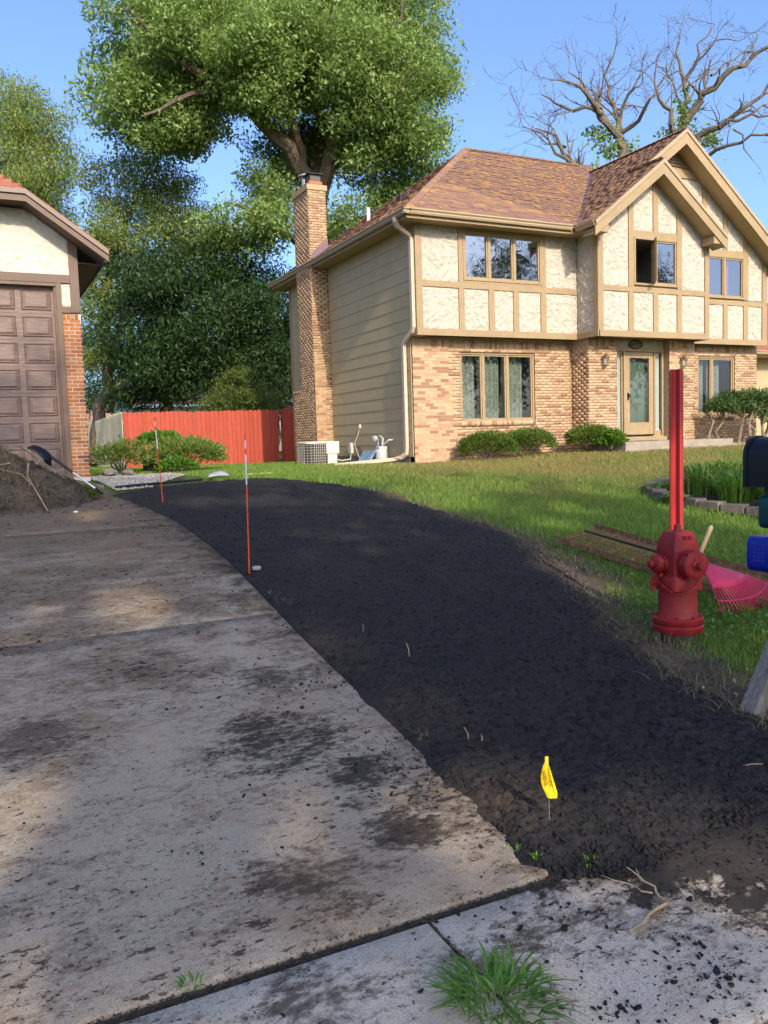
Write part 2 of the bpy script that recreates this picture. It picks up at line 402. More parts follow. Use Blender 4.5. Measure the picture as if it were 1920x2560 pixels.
def _concrete(name, clean, film):
    """worn concrete: aggregate speckle, brown dirt film, black soil smears and crumb marks"""
    t = NT(name); x = t.xyz(); drive_ = film == 'drive'
    sp = t.noise(190, 3, .7); ag = t.voro(140); ag2 = t.voro(75)
    c = t.mix(t.ramp(sp, [(.36, .0), (.66, .75)]), clean, tuple(v*.42 for v in clean))
    c = t.mix(t.ramp(ag, [(.10, .75), (.24, 0)]), c, (.66, .62, .56))
    c = t.mix(t.ramp(ag2, [(.08, .5), (.18, 0)]), c, (.16, .13, .11))
    big = t.noise(.75, 6, .66, t.scale((1, 1.5, 1)), .5); mid = t.noise(3.2, 7, .72, t.scale((1, 1.7, 1)), .4); fin = t.noise(22, 5, .75, t.scale((1, 1.6, 1)), .2)
    f = t.math('ADD', t.math('ADD', t.math('MULTIPLY', big, .38), t.math('MULTIPLY', mid, .34)), t.math('MULTIPLY', fin, .38))
    f = t.math('ADD', f, t.math('MULTIPLY', t.math('SUBTRACT', x[1], 7.0), .022 if drive_ else 0., False)) if drive_ else f
    lo, hi, mx = (.455, .56, .94) if drive_ else (.545, .62, .85)
    c = t.mix(t.ramp(f, [(lo, 0), (hi, mx)]), c, t.ramp(fin, [(.3, (.095, .068, .046)), (.55, (.175, .127, .086)), (.75, (.25, .185, .13))]))
    br = t.noise(1.3, 5, .65, None, .6)
    c = t.mix(t.ramp(t.math('ADD', t.math('MULTIPLY', br, .75), t.math('MULTIPLY', fin, .25)), [(.50, 0), (.66, .62 if drive_ else .35)]), c, (.235, .150, .085))
    # raking streaks and dark smears of topsoil
    stx = t.noise(1, 6, .75, t.scale((7, 12, 1)), .5)
    k0 = t.math('ADD', t.math('MULTIPLY', stx, .7), t.math('MULTIPLY', mid, .45))
    c = t.mix(t.ramp(k0, [(.62, 0), (.74, .6 if drive_ else .3)]), c, (.060, .047, .036))
    edge = t.math('SUBTRACT', x[0], 1.70) if drive_ else t.math('ADD', t.math('MULTIPLY', t.math('SUBTRACT', x[0], 1.72), .8), t.math('MULTIPLY', t.math('SUBTRACT', x[1], 2.02), .95))
    e = t.math('ADD', t.math('MULTIPLY', edge, .9), t.math('MULTIPLY', t.math('SUBTRACT', t.noise(5, 8, .74, None, .3), .5), 2.2))
    c = t.mix(t.ramp(e, [(.05, 0), (.45, .93)] if drive_ else [(-.24, 0), (.14, .96)]), c, t.ramp(fin, [(.3, (.018, .016, .015)), (.7, (.052, .042, .034))]))
    for sx0, sy0, sr, col in (((1.28, 3.75, .42, (.026, .022, .019)), (1.45, 3.3, .22, (.03, .026, .022)), (1.0, 2.62, .26, (.075, .048, .030)), (1.38, 2.75, .2, (.06, .04, .027)), (1.5, 4.6, .24, (.09, .07, .05)), (.2, 4.3, .3, (.12, .09, .065))) if drive_ else ((1.42, 2.02, .14, (.09, .07, .05)), (.75, 2.0, .2, (.10, .08, .06)))):
        dx, dy = t.math('SUBTRACT', x[0], sx0), t.math('SUBTRACT', x[1], sy0)
        r2_ = t.math('DIVIDE', t.math('ADD', t.math('MULTIPLY', dx, dx), t.math('MULTIPLY', dy, dy)), sr*sr)
        mk = t.math('SUBTRACT', t.math('ADD', t.math('MULTIPLY', mid, .9), t.math('MULTIPLY', fin, .7)), t.math('MULTIPLY', r2_, .22))
        c = t.mix(t.ramp(mk, [(.62, 0), (.80, .88)]), c, col)
    k = t.math('ADD', t.noise(17, 6, .7, t.scale((1, 1.7, 1)), .3), t.math('MULTIPLY', t.math('SUBTRACT', big, .5), .55))
    c = t.mix(t.ramp(k, [(.585, 0), (.645, .9)]), c, (.032, .026, .021))
    k2 = t.math('ADD', t.noise(55, 4, .65), t.math('MULTIPLY', t.math('SUBTRACT', mid, .5), .5))
    c = t.mix(t.ramp(k2, [(.615, 0), (.67, .85)]), c, (.038, .029, .023))
    h = t.math('ADD', t.math('MULTIPLY', sp, .6), t.math('ADD', t.math('MULTIPLY', k, .8), t.math('MULTIPLY', fin, .6)))
    return t.done(t.bsdf(c, .95, t.bump(h, .7, .007), 0., .15))
CONC = _concrete('dirty_driveway_concrete', (.44, .36, .27), 'drive')
CONC2 = _concrete('pale_apron_concrete', (.68, .575, .455), 'apron')

def slab(parent, x0, x1, y0, y1, mat, right=None, lift=0., st=.25):
    ny = max(3, int((y1-y0)/st)+1); nx = max(3, int(max(x1-x0, .5)/st)+1)
    ys = np.linspace(y0, y1, ny); e = .012
    ys = np.concatenate([[y0], [y0+e], ys[1:-1], [y1-e], [y1]])
    V = []; nx2 = nx+2
    for j, y in enumerate(ys):
        xr = x1 if right is None else float(right(y))
        xs = np.linspace(x0, xr, nx); xs = np.concatenate([[x0], [x0+e], xs[1:-1], [xr-e], [xr]])
        for i, x in enumerate(xs):
            z = Hs(x, y)+lift
            if i in (0, len(xs)-1) or j in (0, len(ys)-1): z -= .009
            V.append((x, y, z))
    nxx = nx+2; nyy = len(ys); F = []
    for j in range(nyy-1):
        for i in range(nxx-1): F.append((j*nxx+i, j*nxx+i+1, (j+1)*nxx+i+1, (j+1)*nxx+i))
    rim = [i for i in range(nxx)] + [j*nxx+nxx-1 for j in range(1, nyy)] + [(nyy-1)*nxx+i for i in range(nxx-2, -1, -1)] + [j*nxx for j in range(nyy-2, 0, -1)]
    b0 = len(V); V += [(V[i][0], V[i][1], V[i][2]-.1) for i in rim]; n = len(rim)
    for k in range(n): F.append((rim[k], b0+k, b0+(k+1) % n, rim[(k+1) % n]))
    return link('concrete_slab', newmesh('concrete_slab', V, F, smooth=True), mat, parent)
drive = MB().box(-7.4, 1.6, 2.4, 15.9, -.5, -.2).build('driveway', FOUND); drive['kind'] = 'structure'
def DXR(y): return np.interp(y, [2.2, 2.33, 4.5, 8, 9.6, 12, 16], [1.70, 1.73, 1.90, 2.06, 2.06, 1.85, 1.7])
for y0, y1 in ((2.250, 5.79), (5.812, 9.39), (9.412, 12.99), (13.012, 15.93)):
    slab(drive, -1.92, 1.8, y0, y1, CONC, DXR)
    slab(drive, -5.4, -1.932, y0, y1, CONC)
apron = MB().box(-5, 6, 1.5, 2.2, -.5, -.2).build('gutter_apron', FOUND); apron['kind'] = 'structure'
slab(apron, -3.0, 1.195, 1.42, 2.205, CONC2, st=.12); slab(apron, 1.208, 4.25, 1.42, 2.205, CONC2, st=.12); slab(apron, 4.263, 7.3, 1.42, 2.205, CONC2, st=.12)
# a rim of concrete kerb that runs under the soil, right of the drive
slab(apron, 1.72, 4.25, 2.228, 2.52, CONC2, st=.12, lift=-.012)
t = NT('asphalt'); n = t.noise(160, 3)
ASPH = t.done(t.bsdf(t.ramp(n, [(.3, (.035, .035, .036)), (.75, (.085, .083, .08))]), .95, t.bump(n, .6, .006), 0., .2))
grid_mesh('street', np.array([-300, -60, -20, 0, 20, 60, 300.]), np.array([-7.2, -5, -2, 0, 1.405]), lambda x, y: H(x, y)-.012, ASPH)
# joint filler seen between slabs
t = NT('joint_dirt'); DIRT = t.done(t.bsdf(t.ramp(t.noise(35, 4), [(.3, (.035, .027, .02)), (.7, (.11, .085, .06))]), 1., t.bump(t.noise(90, 3), .6, .01)))
jm = MB()
jm.box(-5, 1.75, 2.19, 2.26, -.1, .018).box(1.19, 1.215, 1.43, 2.2, -.1, .012)
jm.build('joint_dirt', DIRT, drive)
# ------------------------------------------------------------------ black topsoil bed
def _soil():
    t = NT('black_topsoil'); n = t.noise(55, 5, .7); b = t.noise(.8, 4, .6, None, .3)
    c = t.ramp(n, [(.25, (.010, .010, .0105)), (.55, (.023, .022, .0225)), (.8, (.050, .045, .041))])
    c = t.mix(t.ramp(b, [(.45, 0), (.75, .5)]), c, t.ramp(n, [(.3, (.020, .016, .013)), (.7, (.060, .047, .036))]))
    rim = t.n.new('ShaderNodeAttribute'); rim.attribute_name = 'brown'
    c = t.mix(t.math('MULTIPLY', rim.outputs['Fac'], t.ramp(t.noise(9, 4), [(.3, .35), (.7, 1)])), c, t.ramp(t.noise(40, 4), [(.3, (.045, .030, .020)), (.7, (.12, .082, .055))]))
    return t.done(t.bsdf(c, .97, t.bump(t.noise(130, 4, .7), .9, .008), 0., .25))
SOIL = _soil()
yk = [1.98]
while yk[-1] < 13.95: yk.append(yk[-1] + .0085 + .0026*max(0, yk[-1]-2.2))
yk = np.array(yk); NX = 250
xa = XL(yk)-.30; xb = XR(yk)+.35
U = np.linspace(0, 1, NX)
X = xa[:, None] + (xb-xa)[:, None]*U[None]; Y = np.repeat(yk[:, None], NX, 1)
Dp = soil_depth(X, Y)
lump = .030*(fbm(X*5, Y*5, 21, 3)-.5) + .024*np.abs(fbm(X*13, Y*13, 31, 3)-.5) + .016*(vnoise(X*34, Y*34, 41)-.5) + .012*(vnoise(X*70, Y*70, 43)-.5)
prof = sstep(-.04, .22, Dp)
Zs = H(X, Y) + .042*prof + lump*(.25+.75*sstep(-.02, .1, Dp)) - .05*(1-sstep(-.10, .02, Dp))
Zs -= .03*sstep(0, -.15, Dp)
keep = Dp > -.13
idx = np.arange(X.size).reshape(X.shape)
q = keep[:-1, :-1] | keep[1:, :-1] | keep[:-1, 1:] | keep[1:, 1:]
F = np.stack([idx[:-1, :-1][q], idx[:-1, 1:][q], idx[1:, 1:][q], idx[1:, :-1][q]], 1)
used = np.zeros(X.size, bool); used[F.ravel()] = True; remap = np.cumsum(used)-1
me = newmesh('topsoil', np.stack([X, Y, Zs], -1).reshape(-1, 3)[used], remap[F], smooth=True)
# brown subsoil scraped up along the lawn edge and at a few spots
brown = 1-sstep(-.02, .34, XR(Y)-X + .35*(fbm(X*1.7, Y*1.7, 77, 3)-.5))
brown = np.maximum(brown*sstep(2.6, 3.2, Y), np.exp(-(((X-1.86)/.18)**2+((Y-2.72)/.22)**2))*.9)
brown = np.maximum(brown, np.exp(-(((X-2.0)/.22)**2+((Y-5.0)/.45)**2))*.7)
brown = np.maximum(brown, np.exp(-(((X-1.98)/.3)**2+((Y-3.7)/.35)**2))*.5)
a = me.attributes.new('brown', 'FLOAT', 'POINT'); a.data.foreach_set('value', brown.ravel()[used].astype(np.float32))
tag(link('black_topsoil', me, SOIL), 'strip of raked black topsoil between driveway and lawn', kind='structure')

# crumbs and clods: octahedra with jittered corners
def clods(name, P, R, mat, kind='stuff', label=None, flat=.7, parent=None, fine=False):
    n = len(P); g_ = (1+5**.5)/2
    base = np.array([(1,0,0),(0,1,0),(-1,0,0),(0,-1,0),(0,0,1),(0,0,-1)], float); f0 = np.array([(0,1,4),(1,2,4),(2,3,4),(3,0,4),(1,0,5),(2,1,5),(3,2,5),(0,3,5)])
    if fine:
        base = np.array([(-1,g_,0),(1,g_,0),(-1,-g_,0),(1,-g_,0),(0,-1,g_),(0,1,g_),(0,-1,-g_),(0,1,-g_),(g_,0,-1),(g_,0,1),(-g_,0,-1),(-g_,0,1)], float)/1.9
        f0 = np.array([(0,11,5),(0,5,1),(0,1,7),(0,7,10),(0,10,11),(1,5,9),(5,11,4),(11,10,2),(10,7,6),(7,1,8),(3,9,4),(3,4,2),(3,2,6),(3,6,8),(3,8,9),(4,9,5),(2,4,11),(6,2,10),(8,6,7),(9,8,1)])
    nv = len(base); V = base[None]*R[:, None, None]*(.6+.8*rng.random((n, nv, 1)))*(.7+.6*rng.random((n, 1, 3)))
    a = rng.random(n)*6.283; ca, sa = np.cos(a), np.sin(a)
    V = np.stack([V[..., 0]*ca[:, None]-V[..., 1]*sa[:, None], V[..., 0]*sa[:, None]+V[..., 1]*ca[:, None], V[..., 2]*flat], -1)
    tilt = rng.normal(0, .35, (n, 2)); V[..., 2] += V[..., 0]*tilt[:, :1]+V[..., 1]*tilt[:, 1:]
    V = V + P[:, None, :]
    F = (f0[None]+np.arange(n)[:, None, None]*nv).reshape(-1, 3)
    o = link(name, newmesh(name, V.reshape(-1, 3), F, rnd=np.repeat(rng.random(n), len(f0)), smooth=True), mat, parent)
    return tag(o, label, kind=kind)
n = 26000; y = 2.1+11.4*rng.random(n)**1.9; x = XL(y)+(XR(y)-XL(y))*rng.random(n)
d = soil_depth(x, y); k = d > -.02; x, y, d = x[k], y[k], d[k]
r = (.0025+.009*rng.random(len(x))**3.5)*(1+.04*y)
big = rng.random(len(x)) < .012*(1+2*(d < .12)); r = np.where(big, r+.014*rng.random(len(x)), r)
z = H(x, y)+.042*sstep(-.04, .22, d)+.030*(fbm(x*5, y*5, 21, 3)-.5)+.024*np.abs(fbm(x*13, y*13, 31, 3)-.5)+r*.1
clods('soil_clods', np.stack([x, y, z], 1), r, SOIL, label='loose clods lying on the black topsoil')
# crumbs on the concrete, thicker near the bed and in patches
n = 30000; y = 1.44+10*rng.random(n)**1.6; x = XL(y)-(4.2*rng.random(n)**1.5)
m = fbm(x*1.3, y*1.3, 3, 3)+.5*(fbm(x*5, y*5, 8, 2)-.5); dd = XL(y)-x
k = rng.random(n) < np.clip(.06+2.0*(m-.54), .02, .7)*np.exp(-dd/2.6)
x1, y1 = x[k], y[k]
n = 12000; y = 1.43+.8*rng.random(n); x = 1.1+3.4*rng.random(n); g = .75*(x-1.75)+.9*(y-2.05)+1.2*(fbm(x*6, y*6, 55, 3)-.5)
k = rng.random(n) < np.clip(.16+.7*g, .06, .9)
x1 = np.concatenate([x1, x[k]]); y1 = np.concatenate([y1, y[k]])
r = (.0016+.0072*rng.random(len(x1))**5)*(1+.05*y1); r = np.where(rng.random(len(r)) < .010, r+.006*rng.random(len(r)), r)
clods('soil_crumbs', np.stack([x1, y1, H(x1, y1)+.004], 1), r, SOIL, label='black crumbs of soil scattered over the concrete', flat=.42, fine=True)

n = 2600; x = -1+2.75*rng.random(n); y = 2.228+.013*rng.normal(0, 1, n); x2 = 1.2+.008*rng.normal(0, 1, 500); y2 = 1.43+.78*rng.random(500); x = np.concatenate([x, x2]); y = np.concatenate([y, y2])
clods('joint_crumbs', np.stack([x, y, H(x, y)-.010], 1), .0018+.0035*rng.random(len(x))**2, DIRT, label='dirt crumbs filling the joints between the slabs', flat=.6)
# strip of scraped brown earth between bed and lawn
yy = np.arange(2.45, 13.6, .03); oo = np.linspace(-.12, .85, 34); Yg = np.repeat(yy[:, None], len(oo), 1); Xg = XR(Yg)+oo[None]
wid_ = np.interp(Yg, [2.4, 3.5, 6, 8, 13.6], [.75, .62, .50, .28, .22])*(.35+1.3*fbm(Xg*1.6, Yg*1.6, 133, 4))
ins = wid_-oo[None]; Zg = H(Xg, Yg)-.050+.030*sstep(-.05, .12, ins)+.03*(fbm(Xg*9, Yg*9, 137, 3)-.5)+.018*(vnoise(Xg*26, Yg*26, 139)-.5)
ii = np.arange(Xg.size).reshape(Xg.shape); qq = (ins > -.08)[:-1, :-1]; Fg = np.stack([ii[:-1, :-1][qq], ii[:-1, 1:][qq], ii[1:, 1:][qq], ii[1:, :-1][qq]], 1)
t = NT('scraped_brown_earth'); n_ = t.noise(45, 5, .7); EARTH = t.done(t.bsdf(t.mix(t.ramp(t.noise(4, 4), [(.35, 0), (.7, 1)]), t.ramp(n_, [(.3, (.035, .027, .020)), (.7, (.095, .072, .05))]), t.ramp(n_, [(.3, (.09, .064, .042)), (.7, (.20, .15, .10))])), 1., t.bump(n_, .9, .015), 0., .15))
tag(link('scraped_earth', newmesh('scraped_earth', np.stack([Xg, Yg, Zg], -1).reshape(-1, 3), Fg, smooth=True), EARTH), kind='structure')
# ------------------------------------------------------------------ lawn
def blades(name, x, y, z, hgt, wid, mat, lean=.45, label=None, parent=None, kind='stuff', rnd=None):
    n = len(x); a = rng.random(n)*6.283; l = rng.random(n)*lean*hgt; b = rng.random(n)*6.283
    P = np.stack([x, y, z], 1); wv = np.stack([np.cos(a), np.sin(a), 0*a], 1)*(wid/2)[:, None]
    L = np.stack([np.cos(b)*l, np.sin(b)*l, 0*a], 1); up = np.array([0, 0, 1.])[None]*hgt[:, None]
    V = np.stack([P-wv, P+wv, P+wv*.8+L*.4+up*.6, P-wv*.8+L*.4+up*.6, P+L*1.2+up], 1)
    f = np.arange(n)[:, None]*5
    F4 = f+np.array([[0, 1, 2, 3]]); F3 = f+np.array([[3, 2, 4, 4]])
    # quads + triangles as polygons
    me = bpy.data.meshes.new(name); me.vertices.add(n*5); me.vertices.foreach_set('co', V.reshape(-1).astype(np.float32))
    li = np.concatenate([F4.ravel(), F3[:, :3].ravel()]).astype(np.int32)
    me.loops.add(len(li)); me.loops.foreach_set('vertex_index', li); me.polygons.add(2*n)
    me.polygons.foreach_set('loop_start', np.concatenate([np.arange(n)*4, 4*n+np.arange(n)*3]).astype(np.int32))
    me.polygons.foreach_set('loop_total', np.concatenate([np.full(n, 4), np.full(n, 3)]).astype(np.int32)); me.update(calc_edges=True)
    rv = rng.random(n) if rnd is None else rnd
    at = me.attributes.new('rnd', 'FLOAT', 'FACE'); at.data.foreach_set('value', np.concatenate([rv, rv]).astype(np.float32))
    return tag(link(name, me, mat, parent), label, kind=kind)
def _grass(name, dryk):
    t = NT(name); x = t.xyz(); r = t.rnd()
    g = t.ramp(r, [(0, (.10, .185, .027)), (.5, (.155, .26, .042)), (1, (.24, .33, .07))])
    dry = t.ramp(r, [(0, (.22, .17, .06)), (.5, (.36, .27, .11)), (1, (.20, .20, .05))])
    n = t.noise(.55, 4); f = t.math('ADD', n, t.math('MULTIPLY', t.math('SUBTRACT', x[1], 9.4), .062))
    f = t.math('ADD', f, t.math('MULTIPLY', t.math('SUBTRACT', r, .5), .35))
    f = t.math('MULTIPLY', t.ramp(f, [(.46, 0), (.70, 1)]), t.math('LESS_THAN', x[1], 17.3))
    f = t.math('MULTIPLY', f, t.math('MULTIPLY', t.math('SUBTRACT', x[0], 5.5), .33, True))
    c = t.mix(t.math('MULTIPLY', f, dryk), g, dry)
    d = t.bsdf(c, .55, None, 0., .25); tr = t.n.new('ShaderNodeBsdfTranslucent'); t.set(tr.inputs[0], t.mix(.35, c, (.2, .3, .03)))
    mx = t.n.new('ShaderNodeMixShader'); mx.inputs[0].default_value = .35; t.l.new(d, mx.inputs[1]); t.l.new(tr.outputs[0], mx.inputs[2])
    return t.done(mx.outputs[0])
GRASS = _grass('lawn_grass_blade', .9)
def inview(x, y, z, m=320):
    v = np.stack([x, y, z], 1)-EYE; w = v@CF; px = 960+FPX*(v@CR)/np.maximum(w, .1); py = 1280-FPX*(v@CU)/np.maximum(w, .1)
    return (w > .3) & (px > -m) & (px < 1920+m) & (py > -m) & (py < 2560+m)
gx, gy, gh, gw = [], [], [], []
for (x0, x1, y0, y1, dens, hh, ww) in ((3.3, 7.5, 2.4, 6.2, 3000, .05, .0045), (4, 12, 6.2, 9.5, 1700, .055, .006), (4.5, 17, 9.5, 14.4, 900, .05, .009), (2.2, 13.4, 12.6, 19.5, 620, .055, .012), (1.9, 10.2, 19.5, 31, 240, .06, .02), (13.4, 21, 13, 16.2, 420, .05, .012)):
    n = int((x1-x0)*(y1-y0)*dens); x = x0+(x1-x0)*rng.random(n); y = y0+(y1-y0)*rng.random(n)
    d = soil_depth(x, y)
    thin = np.clip(-.12+1.1*(-d-.02)/np.where(y < 7, .62, .35) + 1.3*(fbm(x*3, y*3, 91, 3)-.5), 0, 1)           # sparse along the dug edge
    inside_house = (x > 8.75) & (y > 16.25) & (y < 24)
    stoop_ = (x > 13.25) & (x < 17.3) & (y > 14.45)
    ring_ = ((x-10.3)**2+(y-8.0)**2) < 1.9**2
    ramp_ = (np.abs(x-5.61) < .25) & (y > 4.4) & (y < 6.8) & (rng.random(n) < .75)
    grav = (x < 3.75) & (y > 12.2) & (y < 18)
    k = (d < -.02) & (rng.random(n) < thin) & ~inside_house & ~stoop_ & ~ring_ & ~ramp_ & ~grav & (x > np.where(y < 13.9, 3.0, 2.0))
    k &= ~((x < 8.0) & (y < 2.6) & (x < 3.7))
    z = H(x, y); k &= inview(x, y, z)
    x, y = x[k], y[k]; gx.append(x); gy.append(y)
    pn = .55+.9*fbm(x*1.1, y*1.1, 15, 3)
    gh.append(hh*(.5+.8*rng.random(len(x)))*pn); gw.append(ww*(.6+.7*rng.random(len(x))))
gx, gy, gh, gw = map(np.concatenate, (gx, gy, gh, gw))
blades('lawn_grass', gx, gy, H(gx, gy)-.03, gh+.022, gw, GRASS, .8, 'mown lawn, green in the shade and dry toward the house')
# ------------------------------------------------------------------ two-storey house
house = empty('house', (8.83, 16.0, 1.0), 'two-storey tan house with half-timbered stucco upper floor over buff brick', 'house')
YM, YB, YL = 16.0, 15.245, 16.3           # upper wall, upper bay, lower brick wall
YP = 15.66                                # brick piers of the entry
def cells(u0, u1, z0, z1, op):
    us = sorted({u0, u1, *[v for o in op for v in (max(u0, o[0]), min(u1, o[1])) if u0 <= v <= u1]})
    zs = sorted({z0, z1, *[v for o in op for v in (max(z0, o[2]), min(z1, o[3])) if z0 <= v <= z1]})
    for a, b in zip(us, us[1:]):
        for c, d in zip(zs, zs[1:]):
            m, n = (a+b)/2, (c+d)/2
            if not any(o[0] < m < o[1] and o[2] < n < o[3] for o in op): yield a, b, c, d
BH, BL, BJ = .0575, .193, .010            # brick
def brick_run(face, plane, u0, u1, z0, z1, op=(), off=0., proud=.0045):
    out = []; zc = z0; row = 0
    while zc + BH*.6 < z1:
        h = min(BH, z1-zc); u = u0 - (BL+BJ)*(.5 if row % 2 else 0) - off
        spans = [(u0, u1)]
        for o in op:
            if o[2] - .004 < zc+h/2 < o[3] + .004:
                nx = []
                for a, b in spans:
                    if o[1] <= a or o[0] >= b: nx.append((a, b)); continue
                    if o[0] > a: nx.append((a, o[0]))
                    if o[1] < b: nx.append((o[1], b))
                spans = nx
        while u < u1:
            for a, b in spans:
                c, d = max(u, a), min(u+BL, b)
                if d-c > .03:
                    p = (proud if face == 'front' else .0005) + (rng.normal(0, .0012) if face == 'front' else 0); t = .022
                    if face == 'front': out.append(((.5*(c+d), plane-p+t, zc+h/2), ((d-c)/2, 0, 0), (0, t, 0), (0, 0, h/2)))
                    elif face == 'left': out.append(((plane-p+t, .5*(c+d), zc+h/2), (t, 0, 0), (0, (d-c)/2+.003, 0), (0, 0, h/2+.003)))
                    else: out.append(((plane+p-t, .5*(c+d), zc+h/2), (t, 0, 0), (0, (d-c)/2, 0), (0, 0, h/2)))
            u += BL+BJ
        zc += BH+BJ; row += 1
    return out
ZT = 3.83                                  # underside of upper floor
wb = (10.06, 12.145, 1.815, 3.50)          # opening of the triple window in the brick
wr = (17.47, 18.855, 1.85, 3.52)           # opening of the right lower window
mort = MB()
for a, b, c, d in cells(8.845, 13.27, .95, ZT, [wb]): mort.box(a, b, YL, YL+.2, c, d)
mort.box(13.235, 14.10, YP, YP+.2, .95, ZT); mort.box(13.235, 13.40, YP+.2, YL, .95, ZT)
mort2 = MB(); mort2.box(15.80, 16.66, YP, YP+.2, .95, ZT); mort2.box(16.46, 16.66, YP+.2, YL, .95, ZT)
mort.box(13.90, 14.10, YP+.2, YL, .95, ZT); mort2.box(15.80, 16.0, YP+.2, YL, .95, ZT)
for a, b, c, d in cells(16.66, 19.70, .95, ZT, [wr]): mort2.box(a, b, YL, YL+.2, c, d)
bwall = mort.build('brick_wall', MORTAR, house); bwall2 = mort2.build('brick_wall', MORTAR, house)
bl = brick_run('front', YL, 8.845, 13.23, 1.0, 3.56, [wb]) + brick_run('front', YP, 13.235, 14.10, 1.0, 3.62) + brick_run('left', 13.235, YP+.0, YL, 1.0, 3.62, off=.1)
bl += brick_run('front', YP, 15.80, 16.66, 1.15, 3.62) + brick_run('front', YL, 16.66, 19.70, 1.1, 3.62, [wr])
def soldier(y, x0, x1, z0, z1, w=.0575):
    o = []; x = x0
    while x + w*.6 < x1:
        o.append(((x+w/2, y-.009+.022, (z0+z1)/2), (w/2, 0, 0), (0, .022, 0), (0, 0, (z1-z0)/2))); x += w+.010
    return o
bl += soldier(YL, 8.85, 13.22, 3.572, 3.76) + soldier(YP, 13.25, 14.09, 3.635, 3.80) + soldier(YP, 15.81, 16.65, 3.635, 3.80) + soldier(YL, 16.67, 19.69, 3.635, 3.80)
for (x0, x1, zz) in ((wb[0]-.0, wb[1]+.0, wb[2]), (wr[0], wr[1], wr[2])):
    x = x0
    while x+.05 < x1:
        bl.append(((x+.029, YL+.02, zz+.045), (.029, 0, 0), (0, .075, -.012), (0, .004, .048))); x += .068
pieces(bwall, 'brick', [b for b in bl if b[0][0] < 14.6], BRICK, 220, 'brickwork'); pieces(bwall2, 'brick', [b for b in bl if b[0][0] >= 14.6], BRICK, 80, 'brickwork')
# side wall (upper and lower are flush there): sheathing, then lapped boards
sw = MB(); sw.box(8.85, 9.05, 16.0, 23.83, 3.8, 6.25); sw.box(8.85, 9.05, 16.31, 23.83, 1.0, 3.8); sw.box(8.85, 19.67, 23.63, 23.83, 1.0, 6.25); sw.box(19.47, 19.67, 16.36, 23.63, 1.0, 3.85).box(19.47, 19.66, 16.16, 23.63, 3.85, 6.25)
swall = sw.build('side_wall', SIDING, house)
pl = []
z = 1.17; k = 0
while z < 6.2:
    h = min(.29, 6.22-z); y0 = 16.345 if z < 3.7 else 16.06
    for ya, yb in ((y0, 20.845), (22.0 if z > 3.0 else 22.58, 23.80)):
        c = ((8.832), (ya+yb)/2, z+h/2); pl.append((c, (.008, 0, 0), (0, (yb-ya)/2, 0), (.010, 0, h/2)))
    z += .275
pieces(swall, 'siding_board', pl, SIDING, 300)
MB().box(8.80, 8.90, 23.72, 23.86, 1.1, 6.2).build('corner_board', TRIM, house)
MB().box(8.845, 9.0, 16.35, 20.8, .9, 1.17).box(8.845, 9.0, 22.6, 23.8, .9, 1.17).build('foundation', FOUND, house)

# upper walls: sheathing, stucco panels and boards
up = MB()
wm = (10.0, 12.13, 5.03, 6.10); wy = (14.24, 15.64, 5.02, 6.13); wz = (17.44, 18.80, 5.0, 6.10)
for a, b, c, d in cells(8.85, 13.2, 3.86, 6.25, [wm]): up.box(a, b, YM+.012, YM+.14, c, d)
for a, b, c, d in cells(13.19, 16.65, 3.86, 6.25, [wy]): up.box(a, b, YB+.012, YB+.14, c, d)
for a, b, c, d in cells(16.65, 19.65, 3.86, 6.3, [wz]): up.box(a, b, YM+.012, YM+.14, c, d)
up.box(13.19, 13.3, YB+.14, YM+.012, 3.86, 6.2); up.box(16.54, 16.65, YB+.14, YM+.012, 3.86, 6.2)
up.box(8.85, 13.19, YM+.14, YL+.3, 3.84, 3.90); up.box(13.19, 16.65, YB+.14, YL+.3, 3.84, 3.90); up.box(16.65, 19.65, YM+.14, YL+.3, 3.84, 3.90)
mS = .762
def zL(x): return 7.815+mS*(x-14.78)                  # common left slope
def zSR(x): return 7.815-mS*(x-14.78)                 # small gable, right slope
def zBR(x): return 8.92-.78*(x-16.23)                 # big gable, right slope
up.prism([(13.19, YB+.012, 6.2), (16.65, YB+.012, 6.2), (14.78, YB+.012, 7.70)], (0, .12, 0))
up.prism([(13.0, YM+.012, 6.25), (19.65, YM+.012, 6.25), (16.23, YM+.012, 8.80)], (0, .12, 0))
uwall = up.build('upper_wall', TRIM, house)
